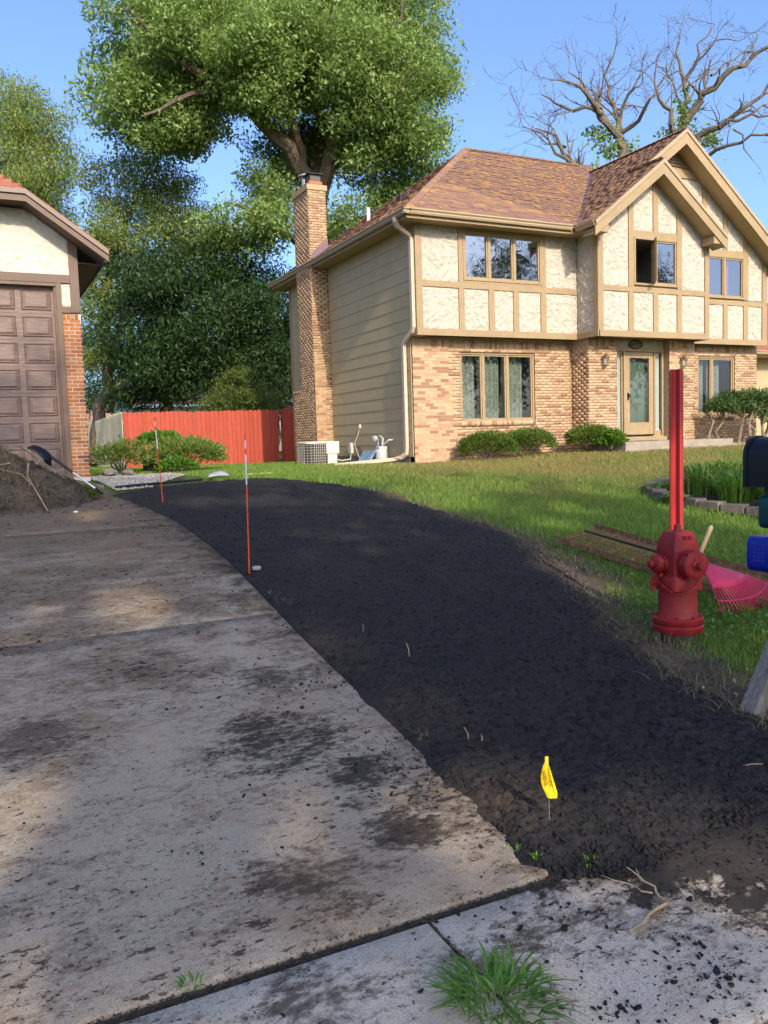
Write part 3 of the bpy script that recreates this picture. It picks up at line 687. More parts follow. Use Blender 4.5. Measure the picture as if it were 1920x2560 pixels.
def stucco(x0, x1, z0, z1, yf, mask=None, left=None, mat=None, parent=None, seed=0, amp=.026, st=.014):
    """trowelled stucco panel: overlapping strokes with one sharp edge"""
    nu, nz = max(4, int((x1-x0)/st)), max(4, int((z1-z0)/st))
    u = np.linspace(x0, x1, nu+1); zz = np.linspace(z0, z1, nz+1); Ux, Zz = np.meshgrid(u, zz)
    r2 = np.random.default_rng(seed+int(abs(x0)*1000)+int(z0*77)); hgt = .003*fbm(Ux*14, Zz*14, seed, 3)
    for i in range(int(62*(x1-x0)*(z1-z0))+6):
        cx, cz = x0+(x1-x0)*r2.random(), z0+(z1-z0)*r2.random(); an = r2.random()*3.14; L = .05+.10*r2.random(); W = .014+.030*r2.random()
        a = (Ux-cx)*math.cos(an)+(Zz-cz)*math.sin(an); b = -(Ux-cx)*math.sin(an)+(Zz-cz)*math.cos(an)+.3*a*a/L*r2.normal()
        e = 1-(a/L)**2-(b/W)**2; t = np.clip(.5+.5*b/W, 0, 1)
        hgt = np.where(e > 0, np.maximum(hgt, amp*(.25+.75*t)*(.35+.65*np.clip(e*2.2, 0, 1))), hgt)
    rim = np.minimum(np.minimum(Ux-x0, x1-Ux), np.minimum(Zz-z0, z1-Zz)); hgt = hgt*sstep(-.005, .02, rim)
    if left is None: V = np.stack([Ux, yf-hgt, Zz], -1).reshape(-1, 3)
    else: V = np.stack([left-hgt, yf-Ux, Zz], -1).reshape(-1, 3)       # faces -X; u runs towards the viewer
    i = np.arange(nz*(nu+1)).reshape(nz, nu+1)[:, :-1]
    if mask is not None:
        cm = mask(.25*(Ux[:-1, :-1]+Ux[1:, :-1]+Ux[:-1, 1:]+Ux[1:, 1:]), .25*(Zz[:-1, :-1]+Zz[1:, :-1]+Zz[:-1, 1:]+Zz[1:, 1:])); i = i[cm]
    i = i.ravel(); F = np.stack([i, i+1, i+nu+2, i+nu+1], 1)
    return link('stucco_panel', newmesh('stucco_panel', V, F, smooth=True), mat or STUCCO, parent or uwall)
def board(x0, x1, z0, z1, yf, th=.034, mat=TRIM, parent=None, name='timber_board'):
    return MB().box(x0, x1, yf-th, yf+.012, z0, z1).build(name, mat, parent or uwall, bevel=.004)
zb0, zb1, zm0, zm1 = 3.80, 3.945, 4.85, 4.98
# main front
for a, b in ((8.962, 9.878), (10.02, 10.665), (10.817, 11.335), (11.488, 12.105), (12.262, 13.20)): stucco(a, b, zb1, zm0, YM, seed=3)
stucco(8.962, 9.888, zm1, 6.2, YM, seed=4); stucco(12.262, 13.20, zm1, 6.2, YM, seed=5)
board(8.80, 13.17, zb0, zb1, YM, .05); board(8.962, 13.18, zm0, zm1, YM, .030)
board(8.80, 8.962, zb1, 6.2, YM, .036)
for a, b in ((9.878, 10.02), (10.665, 10.817), (11.335, 11.488), (12.105, 12.262)): board(a, b, zb1, zm0, YM)
board(9.888, 10.0, zm1, 6.2, YM); board(12.13, 12.262, zm1, 6.2, YM); board(10.0, 12.13, 6.10, 6.2, YM, .03); board(10.0, 12.13, zm1, 5.03, YM, .028)
MB().box(8.795, 8.85, YM-.03, YM+.30, zb0, zb1).build('timber_board', TRIM, uwall)
# bay: front and left return
stucco(.0, YM-YB-.15, zb1, 6.2, YM-.03, left=13.185, seed=8)
MB().box(13.150, 13.19, YB-.03, YB+.13, zb1, 6.2).build('timber_board', TRIM, uwall, bevel=.004)
MB().box(13.130, 13.19, YB-.05, YM-.035, zb0, zb1).build('timber_board', TRIM, uwall, bevel=.004)
for a, b in ((13.312, 14.078), (14.236, 14.85), (15.005, 15.618), (15.772, 16.54)): stucco(a, b, zb1, zm0, YB, seed=11)
stucco(13.312, 14.085, zm1, 6.95, YB, lambda x, z: z < zL(x)-.10, seed=12)
stucco(15.775, 16.54, zm1, 6.95, YB, lambda x, z: z < zSR(x)-.10, seed=13)
stucco(14.238, 14.852, 6.285, 7.75, YB, lambda x, z: z < np.minimum(zL(x), zSR(x))-.10, seed=14)
stucco(15.007, 15.615, 6.285, 7.75, YB, lambda x, z: z < np.minimum(zL(x), zSR(x))-.10, seed=15)
board(13.152, 16.672, zb0, zb1, YB, .05); board(13.312, 16.54, zm0, zm1, YB, .030); board(13.152, 13.312, zb1, 6.32, YB, .036); board(16.54, 16.672, zb1, 6.32, YB, .036)
for a, b in ((14.078, 14.236), (14.85, 15.005), (15.618, 15.772)): board(a, b, zb1, zm0, YB)
board(14.085, 14.238, zm1, 7.12, YB); board(15.617, 15.775, zm1, 7.02, YB); board(14.852, 15.007, 6.27, 7.58, YB)
board(14.238, 15.617, 6.13, 6.28, YB, .03)
MB().box(16.64, 16.69, YB-.03, YM-.03, zb0, 6.2).build('timber_board', TRIM, uwall)
# right part
for a, b in ((16.72, 17.35), (17.505, 18.037), (18.197, 18.797), (18.967, 19.51)): stucco(a, b, zb1, zm0, YM, seed=21)
stucco(18.97, 19.51, zm1, 6.7, YM, lambda x, z: z < zBR(x)-.12, seed=22)
stucco(17.3, 18.037, 6.25, 8.0, YM, lambda x, z: (z < zBR(x)-.12) & (z < 7.93), seed=23); stucco(18.195, 18.80, 6.25, 7.4, YM, lambda x, z: z < zBR(x)-.12, seed=24)
stucco(16.35, 17.285, 6.25, 7.92, YM, seed=25)
board(16.69, 19.685, zb0, zb1, YM, .05); board(16.69, 19.51, zm0-.02, zm1-.02, YM, .030); board(19.51, 19.685, zb1, 6.35, YM, .036)
for a, b in ((17.35, 17.505), (18.037, 18.197), (18.797, 18.967)): board(a, b, zb1, zm0-.02, YM)
board(18.80, 18.97, zm1, 6.9, YM); board(18.037, 18.195, 6.24, 7.45, YM); board(17.285, 17.43, 6.24, 7.93, YM); board(17.3, 18.80, 6.10, 6.24, YM, .03)
board(16.1, 17.45, 7.92, 8.14, YM, .045)
# gable louvre
gv = MB().prism([(15.9, YM-.006, 8.14), (17.2, YM-.006, 8.14), (16.23, YM-.006, 8.80)], (0, .016, 0)).build('gable_vent', DARKIN, house)
for i in range(8):
    z = 8.16+i*.078; xr = 16.23+(8.80-z)/.78; xl = 16.23-(8.80-z)/mS
    if xr-xl > .12: MB().obox(((xl+xr)/2, YM-.035, z+.03), ((xr-xl)/2, 0, 0), (0, .022, -.013), (0, .004, .005)).build('slat', TRIM, gv)

# ------------------------------------------------------------------ windows
def window(x0, x1, z0, z1, yf, bars, mat=GLASS, curtain=None, cmat=None, depth=1.3, rec=0., parent=house, fw=.05, open_first=False):
    """outer frame, sashes with panes, dark room behind; bars = interior mullion centres"""
    yo = yf+rec
    f = MB()
    for a, b, c, d in cells(x0, x1, z0, z1, [(x0+fw, x1-fw, z0+fw, z1-fw)]): f.box(a, b, yo-.045, yo+.10, c, d)
    w = f.build('window', TRIM, parent, bevel=.003)
    edges = [x0+fw] + list(bars) + [x1-fw]
    for i, (a, b) in enumerate(zip(edges, edges[1:])):
        if i > 0: MB().box(a-.028, a+.028, yo-.040, yo+.09, z0+fw, z1-fw).build('mullion', TRIM, w, bevel=.003); a += .028
        if i < len(edges)-2: b -= .028
        s = MB(); sf = .038; zz0, zz1 = z0+fw, z1-fw
        for p in cells(a, b, zz0, zz1, [(a+sf, b-sf, zz0+sf, zz1-sf)]): s.box(p[0]+.002, p[1]-.002, yo-.022, yo+.03, p[2]+.002, p[3]-.002)
        if i == 0 and open_first:
            # casement swung out about its right edge
            ang = math.radians(-62); cx, cy = b, yo-.02
            def rot(v): dx, dy = v[0]-cx, v[1]-cy; return (cx+dx*math.cos(ang)-dy*math.sin(ang)*-1*-1, cy-dx*math.sin(ang)*-1*-1+dy*math.cos(ang), v[2])
            s.v = [(cx+(v[0]-cx)*.42, cy-abs(v[0]-cx)*.55+(v[1]-cy), v[2]) for v in s.v]
            sash = s.build('sash', TRIM, w)
            g = MB().add([(cx+(q-cx)*.42, cy-abs(q-cx)*.55+.0, z) for q, z in ((a+sf, zz0+sf), (b-sf, zz0+sf), (b-sf, zz1-sf), (a+sf, zz1-sf))], [(0, 1, 2, 3)])
            g.build('pane', mat, sash); continue
        sash = s.build('sash', TRIM, w)
        MB().add([(a+sf, yo+.008, zz0+sf), (b-sf, yo+.008, zz0+sf), (b-sf, yo+.008, zz1-sf), (a+sf, yo+.008, zz1-sf)], [(0, 1, 2, 3)]).build('pane', mat, sash)
    r = MB(); a, b, c, d, y0, y1 = x0-.02, x1+.02, z0-.02, z1+.02, yo+.11, yo+depth
    r.add([(a,y0,c),(b,y0,c),(b,y1,c),(a,y1,c),(a,y0,d),(b,y0,d),(b,y1,d),(a,y1,d)], [(0,1,2,3),(7,6,5,4),(1,5,6,2),(3,2,6,7),(0,3,7,4)])
    r.build('room', DARKIN, w)
    if curtain:
        for ca, cbx in curtain:
            n = int((cbx-ca)/.018); V = []; F = []
            ph = rng.random()*6
            for i in range(n+1):
                xx = ca+(cbx-ca)*i/n; yy = yo+.22+.035*math.sin(xx*42+ph+1.5*math.sin(xx*9))+.012*math.sin(xx*97)
                V += [(xx, yy, c), (xx+.006*math.sin(i), yy+.01*math.sin(i*.9), d-.07)]
            for i in range(n): F.append((2*i, 2*i+2, 2*i+3, 2*i+1))
            link('curtain', newmesh('curtain', V, F, smooth=True), cmat, w)
    return w
window(wb[0], wb[1], 1.905, wb[3], YL, [10.70, 11.375], GLASS, [(10.08, 10.64), (10.70, 11.30), (11.38, 11.98)], CURT, rec=.075)
window(wr[0], wr[1], 1.945, wr[3], YL, [18.02], GLASS, [(17.5, 17.94), (18.03, 18.60)], CURT2, rec=.075)
window(wm[0], wm[1], wm[2], wm[3], YM, [10.685, 11.365], GLASSW, None, None)
window(wy[0], wy[1], wy[2], wy[3], YB, [14.92], GLASSW, [(15.05, 15.22)], REDC, open_first=True)
window(wz[0], wz[1], wz[2], wz[3], YM, [18.07], GLASSW, [(18.35, 18.44)], REDC)
# lamp shade standing in the open room
MB().lathe((14.40, YB+.55, 5.22), (0, 0, 1), [(0, .14), (.20, .05)], 14).build('table_lamp', STUCCO, house)

# ------------------------------------------------------------------ entry
ent = MB(); YD = 15.86
for a, b, c, d in cells(14.10, 15.80, 1.30, ZT, [(14.20, 14.42, 1.6, 3.50), (15.52, 15.74, 1.6, 3.50), (14.50, 15.44, 1.45, 3.535)]): ent.box(a, b, YD, YD+.12, c, d)
fr = ent.build('door_surround', TRIM, house)
for a in (14.18, 14.455, 15.44, 15.70): MB().box(a, a+.05, YD-.05, YD+.002, 1.5, 3.54).build('timber_board', TRIM, fr, bevel=.003)
MB().box(14.13, 15.77, YD-.06, YD+.002, 3.54, 3.60).build('timber_board', TRIM, fr, bevel=.003)
stucco(14.12, 15.78, 3.60, 3.82, YD-.002, seed=31, parent=fr, amp=.012)
for a, b in ((14.235, 14.42), (15.52, 15.70)):
    sdl = MB().box(a, b, YD+.05, YD+.07, 1.6, 3.5).build('sidelight', WHITE, house)
    MB().add([(a, YD+.03, 1.62), (b, YD+.03, 1.62), (b, YD+.03, 3.48), (a, YD+.03, 3.48)], [(0, 1, 2, 3)]).build('pane', GLASS, sdl)
dr = MB()
for a, b, c, d in cells(14.51, 15.43, 1.50, 3.525, [(14.655, 15.285, 1.80, 3.385)]): dr.box(a, b, YD-.035, YD+.01, c, d)
sd = dr.build('storm_door', TRIM, house, bevel=.004)
MB().add([(14.655, YD-.01, 1.80), (15.285, YD-.01, 1.80), (15.285, YD-.01, 3.385), (14.655, YD-.01, 3.385)], [(0, 1, 2, 3)]).build('pane', glassmat('door_glass', .14, (.8, .85, .82)), sd)
MB().box(14.57, 14.60, YD-.075, YD-.035, 2.36, 2.53).box(14.575, 14.595, YD-.10, YD-.07, 2.42, 2.50).build('handle', BLACKM, sd, bevel=.004)
idr = MB().box(14.5, 15.44, YD+.13, YD+.17, 1.45, 3.535)
ind = idr.build('inner_door', GREEN_D, house)
for a, b in ((14.74, 14.93), (15.01, 15.20)):
    for c, d in ((1.62, 2.22), (2.42, 2.98), (3.06, 3.30)):
        MB().prism([(a, YD+.13, c), (b, YD+.13, c), (b, YD+.13, d), (a, YD+.13, d)], (0, -.005, 0)).obox(((a+b)/2, YD+.122, (c+d)/2), ((b-a)/2-.03, 0, 0), (0, .008, 0), (0, 0, (d-c)/2-.03)).build('door_panel', GREEN_D, ind, bevel=.006)
MB().box(14.10, 15.80, YD-.12, YD+.2, 1.30, 1.44).build('threshold', TRIM, house)
MB().box(14.50, 15.44, YD-.20, YD-.121, 1.338, 1.352).build('door_mat', BROWN2, house)
# lanterns on the piers
BRASS = plain('aged_brass', (.30, .22, .10), .2, 20, .35, metal=.8)
LGL = glassmat('lantern_glass', .25, (.85, .85, .78))
for lx in (13.67, 16.20):
    c = (lx, YP-.11, 3.30)
    b = MB().lathe((lx, YP-.008, 3.36), (0, -1, 0), [(0, .045), (.015, .045), (.02, .012), (.10, .012)], 12)
    b.lathe((lx, YP-.11, 3.365), (0, 0, 1), [(0, .078), (.02, .07), (.07, .025), (.095, .012), (.12, .004)], 12)
    b.lathe((lx, YP-.11, 3.11), (0, 0, 1), [(0, .006), (.04, .02), (.06, .055), (.07, .055)], 12)
    for i in range(6):
        q = i*math.pi/3; b.tube([(lx+.055*math.cos(q), YP-.11+.055*math.sin(q), 3.18), (lx+.078*math.cos(q), YP-.11+.078*math.sin(q), 3.368)], .005, 5)
    L = b.build('wall_lantern', BRASS, house, smooth=True)
    MB().lathe((lx, YP-.11, 3.18), (0, 0, 1), [(0, .048), (.185, .072)], 12).build('lantern_glass', LGL, L, smooth=True)
    MB().lathe((lx, YP-.11, 3.19), (0, 0, 1), [(0, .012), (.1, .014), (.14, .004)], 8).build('bulb', WHITE, L, smooth=True)
# number plaque
PLQ = plain('plaque_grey', (.30, .25, .21), .1, 10, .6)
el = lambda rx, rz, y: [(14.86+rx*math.cos(q), y, 3.71+rz*math.sin(q)) for q in np.arange(28)*2*math.pi/28]
pq = MB().prism(el(.225, .105, YD-.014), (0, .012, 0)).build('number_plaque', PLQ, house)
MB().loft([el(.225, .105, YD-.02), el(.225, .105, YD-.032), el(.195, .08, YD-.032), el(.195, .08, YD-.018)], False).build('rim', BLACKM, pq)
def text(name, body, size, mat, mtx, parent=None, ext=.004, res=3):
    cu = bpy.data.curves.new(name, 'FONT'); cu.body = body; cu.size = size; cu.extrude = ext; cu.align_x = 'CENTER'; cu.align_y = 'CENTER'; cu.resolution_u = res
    ob = bpy.data.objects.new('tmp_text', cu); COL.objects.link(ob)
    dg = bpy.context.evaluated_depsgraph_get(); me = bpy.data.meshes.new_from_object(ob.evaluated_get(dg))
    bpy.data.objects.remove(ob); bpy.data.curves.remove(cu)
    me.transform(mtx); me.materials.clear()
    return link(name, me, mat, parent)
FACE_F = Matrix(((1,0,0,0),(0,0,-1,0),(0,1,0,0),(0,0,0,1)))      # text plane turned to face -Y
text('digits', '6937', .115, BLACKM, Matrix.Translation((14.86, YD-.022, 3.71)) @ FACE_F @ Matrix.Diagonal((1.25, 1.05, 1, 1)), pq)

# ------------------------------------------------------------------ roof
deck = MB()
EV = 6.32
A_, B_, C_, D_ = (8.36, 15.5, EV), (12.79, 15.5, EV), (16.23, 19.05, 8.92), (16.1, 19.44, 9.21)
Rl = (12.3, 19.44, 9.21); Bk = (8.36, 24.27, 6.30)
def plate(P, t=.06): deck.prism(P, (0, 0, -t))
plate([A_, B_, C_, D_, Rl]); plate([A_, Rl, Bk]); plate([Bk, Rl, D_, (20.1, 24.27, 6.3)])
plate([(12.74, 14.8, zL(12.74)), (14.78, 14.8, zL(14.78)), (14.78, 15.5, zL(14.78)), (16.23, 15.5, 8.92), C_, (12.79, 15.5, zL(12.79))])
plate([(14.78, 14.8, 7.815), (16.81, 14.8, zSR(16.81)), (16.81, 15.98, zSR(16.81)), (14.78, 15.98, 7.815)])
plate([(16.23, 15.5, 8.92), (20.1, 15.5, zBR(20.1)), (20.1, 24.2, zBR(20.1)), (16.23, 19.05, 8.92)])
plate([(16.23, 19.05, 8.92), (20.1, 24.2, zBR(20.1)), D_])
roof = deck.build('roof', ROOFDK, house)
def shingles(poly, e0, eu, ev, nrm, clipL, clipR, vmax, exp=.132):
    """e0 eave origin, eu along the eave, ev up the slope (unit); clipL/R give the row's extent along eu at slope distance v"""
    out = []; v = -.02; eu, ev, nrm = (np.array(q, float) for q in (eu, ev, nrm)); e0 = np.array(e0, float)
    while v < vmax:
        a, b = clipL(v+.07), clipR(v+.07); u = a - rng.random()*.2
        while u < b:
            w = rng.choice([.12, .17, .22, .33]); c, d = max(u, a), min(u+w-.004, b)
            if d-c > .02:
                lift = .010+.006*(rng.random() < .45)
                cc = e0+eu*(c+d)/2+ev*(v+.075)+nrm*(lift+rng.random()*.002)
                out.append((cc, eu*(d-c)/2, ev*.082-nrm*.0065, nrm*.004))
            u += w
        v += exp
    return out
sh = []
def unit(v): v = np.array(v, float); return v/np.linalg.norm(v)
s1 = .7335; L1 = math.hypot(1, s1); mv = 3.94*L1
sh += shingles(None, A_, (1, 0, 0), unit((0, 1, s1)), unit((0, -s1, 1)), lambda v: v/L1, lambda v: 4.43+v/L1*(3.44/3.55), mv)
s2 = (9.21-6.32)/3.94; L2 = math.hypot(1, s2)
sh += shingles(None, (8.36, 24.27, 6.31), (0, -1, 0), unit((1, 0, s2)), unit((-s2, 0, 1)), lambda v: v/L2*(4.83/3.94), lambda v: 8.77-v/L2, 3.94*L2)
L3 = math.hypot(1, mS)
def gl(v): return 0. if v/L3 < 14.78-12.74 else .70                     # along +Y from Y=14.8
def gr(v): return max(.65, .72+(v/L3-.05)*(3.55/3.44))
sh += shingles(None, (12.74, 14.8, zL(12.74)), (0, 1, 0), unit((1, 0, mS)), unit((-mS, 0, 1)), gl, gr, 3.49*L3)
sh += shingles(None, (16.81, 14.8, zSR(16.81)), (0, 1, 0), unit((-1, 0, mS)), unit((mS, 0, 1)), lambda v: 0., lambda v: 1.15, 2.03*L3)
L4 = math.hypot(1, .78)
sh += shingles(None, (20.1, 15.5, zBR(20.1)), (0, 1, 0), unit((-1, 0, .78)), unit((.78, 0, 1)), lambda v: 0., lambda v: 4.2, 3.87*L4, .28)
pieces(roof, 'shingle', sh, SHING, 300, 'shingles')
def caps(p, q, name='ridge_cap', w=.14, mat=SHING):
    p, q = np.array(p, float), np.array(q, float); L = np.linalg.norm(q-p); t = (q-p)/L; side = unit(np.cross(t, (0, 0, 1))); n = np.cross(side, t); out = []
    k = int(L/.16)
    for i in range(k):
        c = p+t*(i+.5)*L/k
        for sg in (-1, 1): out.append((c+side*sg*w*.42+n*(.028-.03), t*.10+n*.006, side*sg*w*.45-n*w*.28, n*.006+side*sg*.002))
    pieces(roof, name, out, mat, 300, name+'s')
caps(A_, Rl); caps(Rl, D_); caps((16.23, 15.5, 8.93), (16.23, 19.05, 8.93))
vm = MB(); p, q = np.array((12.80, 15.50, 6.30)), np.array((16.23, 19.05, 8.92))
n1 = unit((0, -s1, 1)); n2 = unit((-mS, 0, 1)); td = unit(q-p); w1 = unit(np.cross(n1, td)); w2 = unit(np.cross(n2, td))
if w1[0] > 0: w1 = -w1
if w2[0] < 0: w2 = -w2
if w2@w1 > 0.9: w2 = -w2
vm.add([p+n1*.022+w1*.16, q+n1*.022+w1*.10, q+(n1+n2)*.014, p+(n1+n2)*.014, q+n2*.022+w2*.10, p+n2*.022+w2*.16], [(0, 3, 2, 1), (3, 5, 4, 2)])
vm.build('valley_flashing', FLASH, roof)
# soffits, fascias, gutters
sf = MB(); sf.box(8.42, 8.86, 15.58, 24.2, 6.16, 6.19); sf.box(8.86, 13.2, 15.58, 16.02, 6.16, 6.19); sf.box(12.80, 13.2, 14.86, 15.58, 6.16, 6.19); sf.build('soffit', SOFF, house)
sf = MB().box(8.40, 8.43, 15.56, 24.24, 6.14, 6.30).box(8.43, 12.8, 15.56, 15.59, 6.14, 6.30).box(12.78, 12.81, 14.86, 15.56, 6.14, 6.28).box(8.40, 9.2, 24.21, 24.24, 6.14, 6.30).build('fascia', TRIM, house)
def gutter(p, q, out, name='gutter'):
    """K-style gutter between p and q, hanging on side `out`"""
    p, q, out = (np.array(v, float) for v in (p, q, out)); prof = [(0, -.11), (.065, -.11), (.085, -.075), (.085, -.05), (.115, -.02), (.115, .005), (.10, .005), (.10, -.012), (.075, -.045), (.06, -.095), (.012, -.095), (.012, 0), (0, 0)]
    g = MB(); g.loft([[e+out*a+np.array([0, 0, b]) for a, b in prof] for e in (p, q)]); return g.build(name, TRIM2, house)
gutter((8.285, 15.558, 6.315), (12.66, 15.558, 6.315), (0, -1, 0)); gutter((8.398, 15.47, 6.315), (8.398, 24.27, 6.315), (-1, 0, 0)); gutter((12.778, 14.80, 6.27), (12.778, 15.44, 6.27), (-1, 0, 0))
# downspout: out of the gutter, back to the corner, down, kick out over the grass
dsp = MB()
def rect_tube(m, pts, a=.05, b=.036):
    pts = [np.array(p, float) for p in pts]; rings = []
    for i, p in enumerate(pts):
        t = unit(pts[min(i+1, len(pts)-1)]-pts[max(i-1, 0)]); x = np.array([0., 1, 0]) if abs(t[1]) < .8 else np.array([0, 0, 1.])
        x = unit(x-t*(x@t)); y = np.cross(t, x); rings.append([p+x*sx*a*.5*2*.5+y*sy*b for sx, sy in ((-1,-1),(1,-1),(1,1),(-1,1))])
    m.loft(rings)
rect_tube(dsp, [(8.33, 15.95, 6.24), (8.33, 15.95, 6.15), (8.38, 15.97, 6.06), (8.68, 16.05, 5.92), (8.765, 16.08, 5.84), (8.765, 16.08, 3.98), (8.765, 16.13, 3.9), (8.765, 16.50, 3.70), (8.765, 16.55, 3.60), (8.765, 16.55, 1.40), (8.765, 16.58, 1.24), (8.72, 16.68, 1.16), (8.60, 16.9, 1.12), (7.35, 17.35, 1.03)], .10, .038)
dsp.build('downspout', plain('beige_downspout', (.52, .40, .30), .06, 3, .4), house)
# rakes of the two gables
def rake(xa, za, xb, zb, yf, wall, w=.23, name='rake_board'):
    d = unit((xb-xa, zb-za)); n = np.array([-d[1], d[0]]);
    if n[1] > 0: n = -n
    dz = w/abs(d[0])
    P = [(xa, yf, za-.03), (xb, yf, zb-.03), (xb, yf, zb-.03-dz), (xa, yf, za-.03-dz)]
    o = MB().prism(P, (0, .03, 0)).build(name, TRIM, house)
    P = [(xa, yf-.028, za+.015), (xb, yf-.028, zb+.015), (xb, yf-.028, zb-.075), (xa, yf-.028, za-.075)]
    MB().prism(P, (0, .030, 0)).build('rake_trim', TRIM2, o)
    P = [(xa, yf+.03, za-.05-dz*.75), (xb, yf+.03, zb-.05-dz*.75), (xb, wall, zb-.05-dz*.75), (xa, wall, za-.05-dz*.75)]
    MB().prism(P, (0, 0, .02)).build('soffit', SOFF, o)
rake(12.74, zL(12.74), 14.78, 7.815, 14.80, YB+.01); rake(14.78, 7.815, 16.83, zSR(16.83), 14.80, YB+.01)
rake(14.80, zL(14.80), 16.23, 8.92, 15.50, YM+.01, .25); rake(16.23, 8.92, 20.1, zBR(20.1), 15.50, YM+.01, .25)
MB().box(12.78, 13.15, 14.835, YB-.03, 6.05, 6.26).build('eave_return', TRIM, house, bevel=.004); MB().box(16.43, 16.79, 14.835, YB-.035, 6.05, 6.24).box(16.69, 16.79, YB-.03, YM-.03, 6.05, 6.22).build('eave_return', TRIM, house, bevel=.004)
MB().box(19.70, 20.08, 15.54, 16.0, 5.66, 5.90).build('eave_return', TRIM, house)
# roof vents
MB().lathe((9.55, 19.75, 7.05), (0, 0, 1), [(0, .045), (.46, .045)], 12).build('vent_pipe', WHITE, house, smooth=True)
MB().box(9.75, 10.0, 18.35, 18.62, 7.32, 7.50).build('roof_vent', BLACKP, house, bevel=.03)

# ------------------------------------------------------------------ chimney
ck = MB().box(8.345, 8.86, 20.865, 21.945, 2.95, 8.28).box(8.345, 8.86, 20.865, 22.545, .9, 2.95)
ch = ck.build('chimney', MORTAR, house)
cbk = brick_run('front', 20.865, 8.345, 8.85, 1.0, 8.25) + brick_run('left', 8.345, 20.865, 22.545, 1.0, 2.94, off=.1) + brick_run('left', 8.345, 20.865, 21.945, 2.955, 8.25, off=.1)
cbk += [p for p in brick_run('right', 8.86, 20.865, 21.945, 6.4, 8.25)]
for i in range(9): cbk.append(((8.345+.10, 22.0+i*.067, 2.975), (.105, 0, 0), (0, .029, 0), (0, 0, .03)))
CHB = varied('sooty_buff_brick', [(.46, .30, .17), (.40, .25, .145), (.50, .33, .19), (.30, .17, .10), (.45, .29, .165), (.36, .21, .12), (.48, .32, .19)], 18, .45)
pieces(ch, 'brick', cbk, CHB, 120, 'brickwork')
CLAY = plain('terracotta', (.42, .12, .06), .15, 8, .8)
MB().box(8.315, 8.89, 20.835, 21.975, 8.16, 8.30).build('chimney_crown', CHB, ch, bevel=.01)
fl = MB().box(8.43, 8.80, 20.95, 21.35, 8.30, 8.42).build('flue_tile', CLAY, ch)
MB().box(8.43, 8.80, 21.45, 21.85, 8.30, 8.42).build('flue_tile', CLAY, ch)
cap = MB()
for a in (8.46, 8.76):
    for b in (20.98, 21.31): cap.box(a, a+.02, b, b+.02, 8.42, 8.60)
cap.box(8.40, 8.83, 20.92, 21.38, 8.60, 8.63)
fc = cap.build('flue_cap', BLACKM, ch)
MB().box(8.465, 8.775, 20.985, 21.325, 8.42, 8.60).build('spark_screen', plain('rusty_mesh', (.10, .085, .07), .3, 60, .7), fc)
m = MB().lathe((8.60, 21.65, 8.42), (0, 0, 1), [(0, .10), (.22, .10), (.23, .085)], 16).lathe((8.60, 21.65, 8.72), (0, 0, 1), [(0, .20), (.03, .19), (.10, .03)], 16)
m.tube([(8.52, 21.65, 8.6), (8.52, 21.65, 8.75)], .012, 5).tube([(8.68, 21.65, 8.6), (8.68, 21.65, 8.75)], .012, 5).build('vent_stack', GALV, ch, smooth=True)
MB().prism([(8.40, 20.845, 6.34), (8.86, 20.845, 6.68), (8.86, 20.845, 6.95), (8.40, 20.845, 6.55)], (0, .018, 0)).obox((8.63, 20.79, 6.56), (.26, 0, .19), (0, .06, .0), (-.01, 0, .012)).build('step_flashing', FLASH, ch)

# right wing set back behind the house corner
wg = MB().box(20.5, 27, 19.4, 19.6, 1.0, 4.0).box(20.5, 20.7, 19.4, 24, 1.0, 4.0)
wng = wg.build('side_wing', SIDING, house)
MB().prism([(19.68, 18.7, 4.03), (27, 18.7, 4.03), (27, 23, 7.0), (19.68, 23, 7.0)], (0, 0, -.06)).build('wing_roof', GROOF, wng)
gutter((19.72, 18.72, 4.02), (27, 18.72, 4.02), (0, -1, 0))
MB().box(19.72, 27, 18.74, 19.4, 3.86, 3.89).build('soffit', SOFF, wng)
MB().box(19.75, 19.95, 18.9, 19.1, 1.1, 3.86).box(19.70, 20.0, 18.85, 19.15, 2.9, 3.0).build('porch_column', TRIM, wng)
# stoop
stp = MB().box(13.30, 16.73, 14.50, 15.655, .9, 1.338).build('concrete_stoop', CONC_P, None, bevel=.012)
tag(stp, 'low grey concrete stoop below the storm door', 'stoop')
MB().box(16.6, 20, 14.9, 15.65, 1.0, 1.20).build('walkway', CONC_P)['kind'] = 'structure'
# ------------------------------------------------------------------ neighbour's garage on the left
gar = empty('garage', (-1.8, 16.0, 1.05), 'brown-trimmed garage with woodgrain door and orange brick pier at left edge', 'garage')
GC = -1.83                                     # centre line of the gable
g = MB(); g.box(1.62, 1.93, 16.0, 16.25, .95, 4.0); g.box(1.73, 1.93, 16.25, 23, .95, 4.9)
gw = g.build('brick_pier', GMORTAR, gar)
gb = brick_run('front', 16.0, 1.62, 1.93, 1.06, 3.885) + brick_run('right', 1.93, 16.0, 17.6, 1.06, 3.86)
x = 1.622
while x+.05 < 1.94: gb.append(((x+.029, 16.0+.008, 3.935), (.029, 0, 0), (0, .022, 0), (0, 0, .045))); x += .068
pieces(gw, 'brick', gb, GBRICK, 300)
u = MB(); u.box(-5.6, 1.93, 16.02, 16.2, 4.46, 5.0); u.box(1.535, 1.93, 16.02, 16.2, 4.0, 4.46); u.prism([(-5.6, 16.02, 5.0), (1.93, 16.02, 5.0), (1.15, 16.02, 5.74), (-4.8, 16.02, 5.74)], (0, .15, 0))
MB().box(-5.60, -5.30, 16.0, 16.25, .95, 4.0).box(-5.60, -5.4, 16.25, 23, .95, 4.9).build('brick_pier', GMORTAR, gar)
uw = u.build('gable_wall', BROWN, gar)
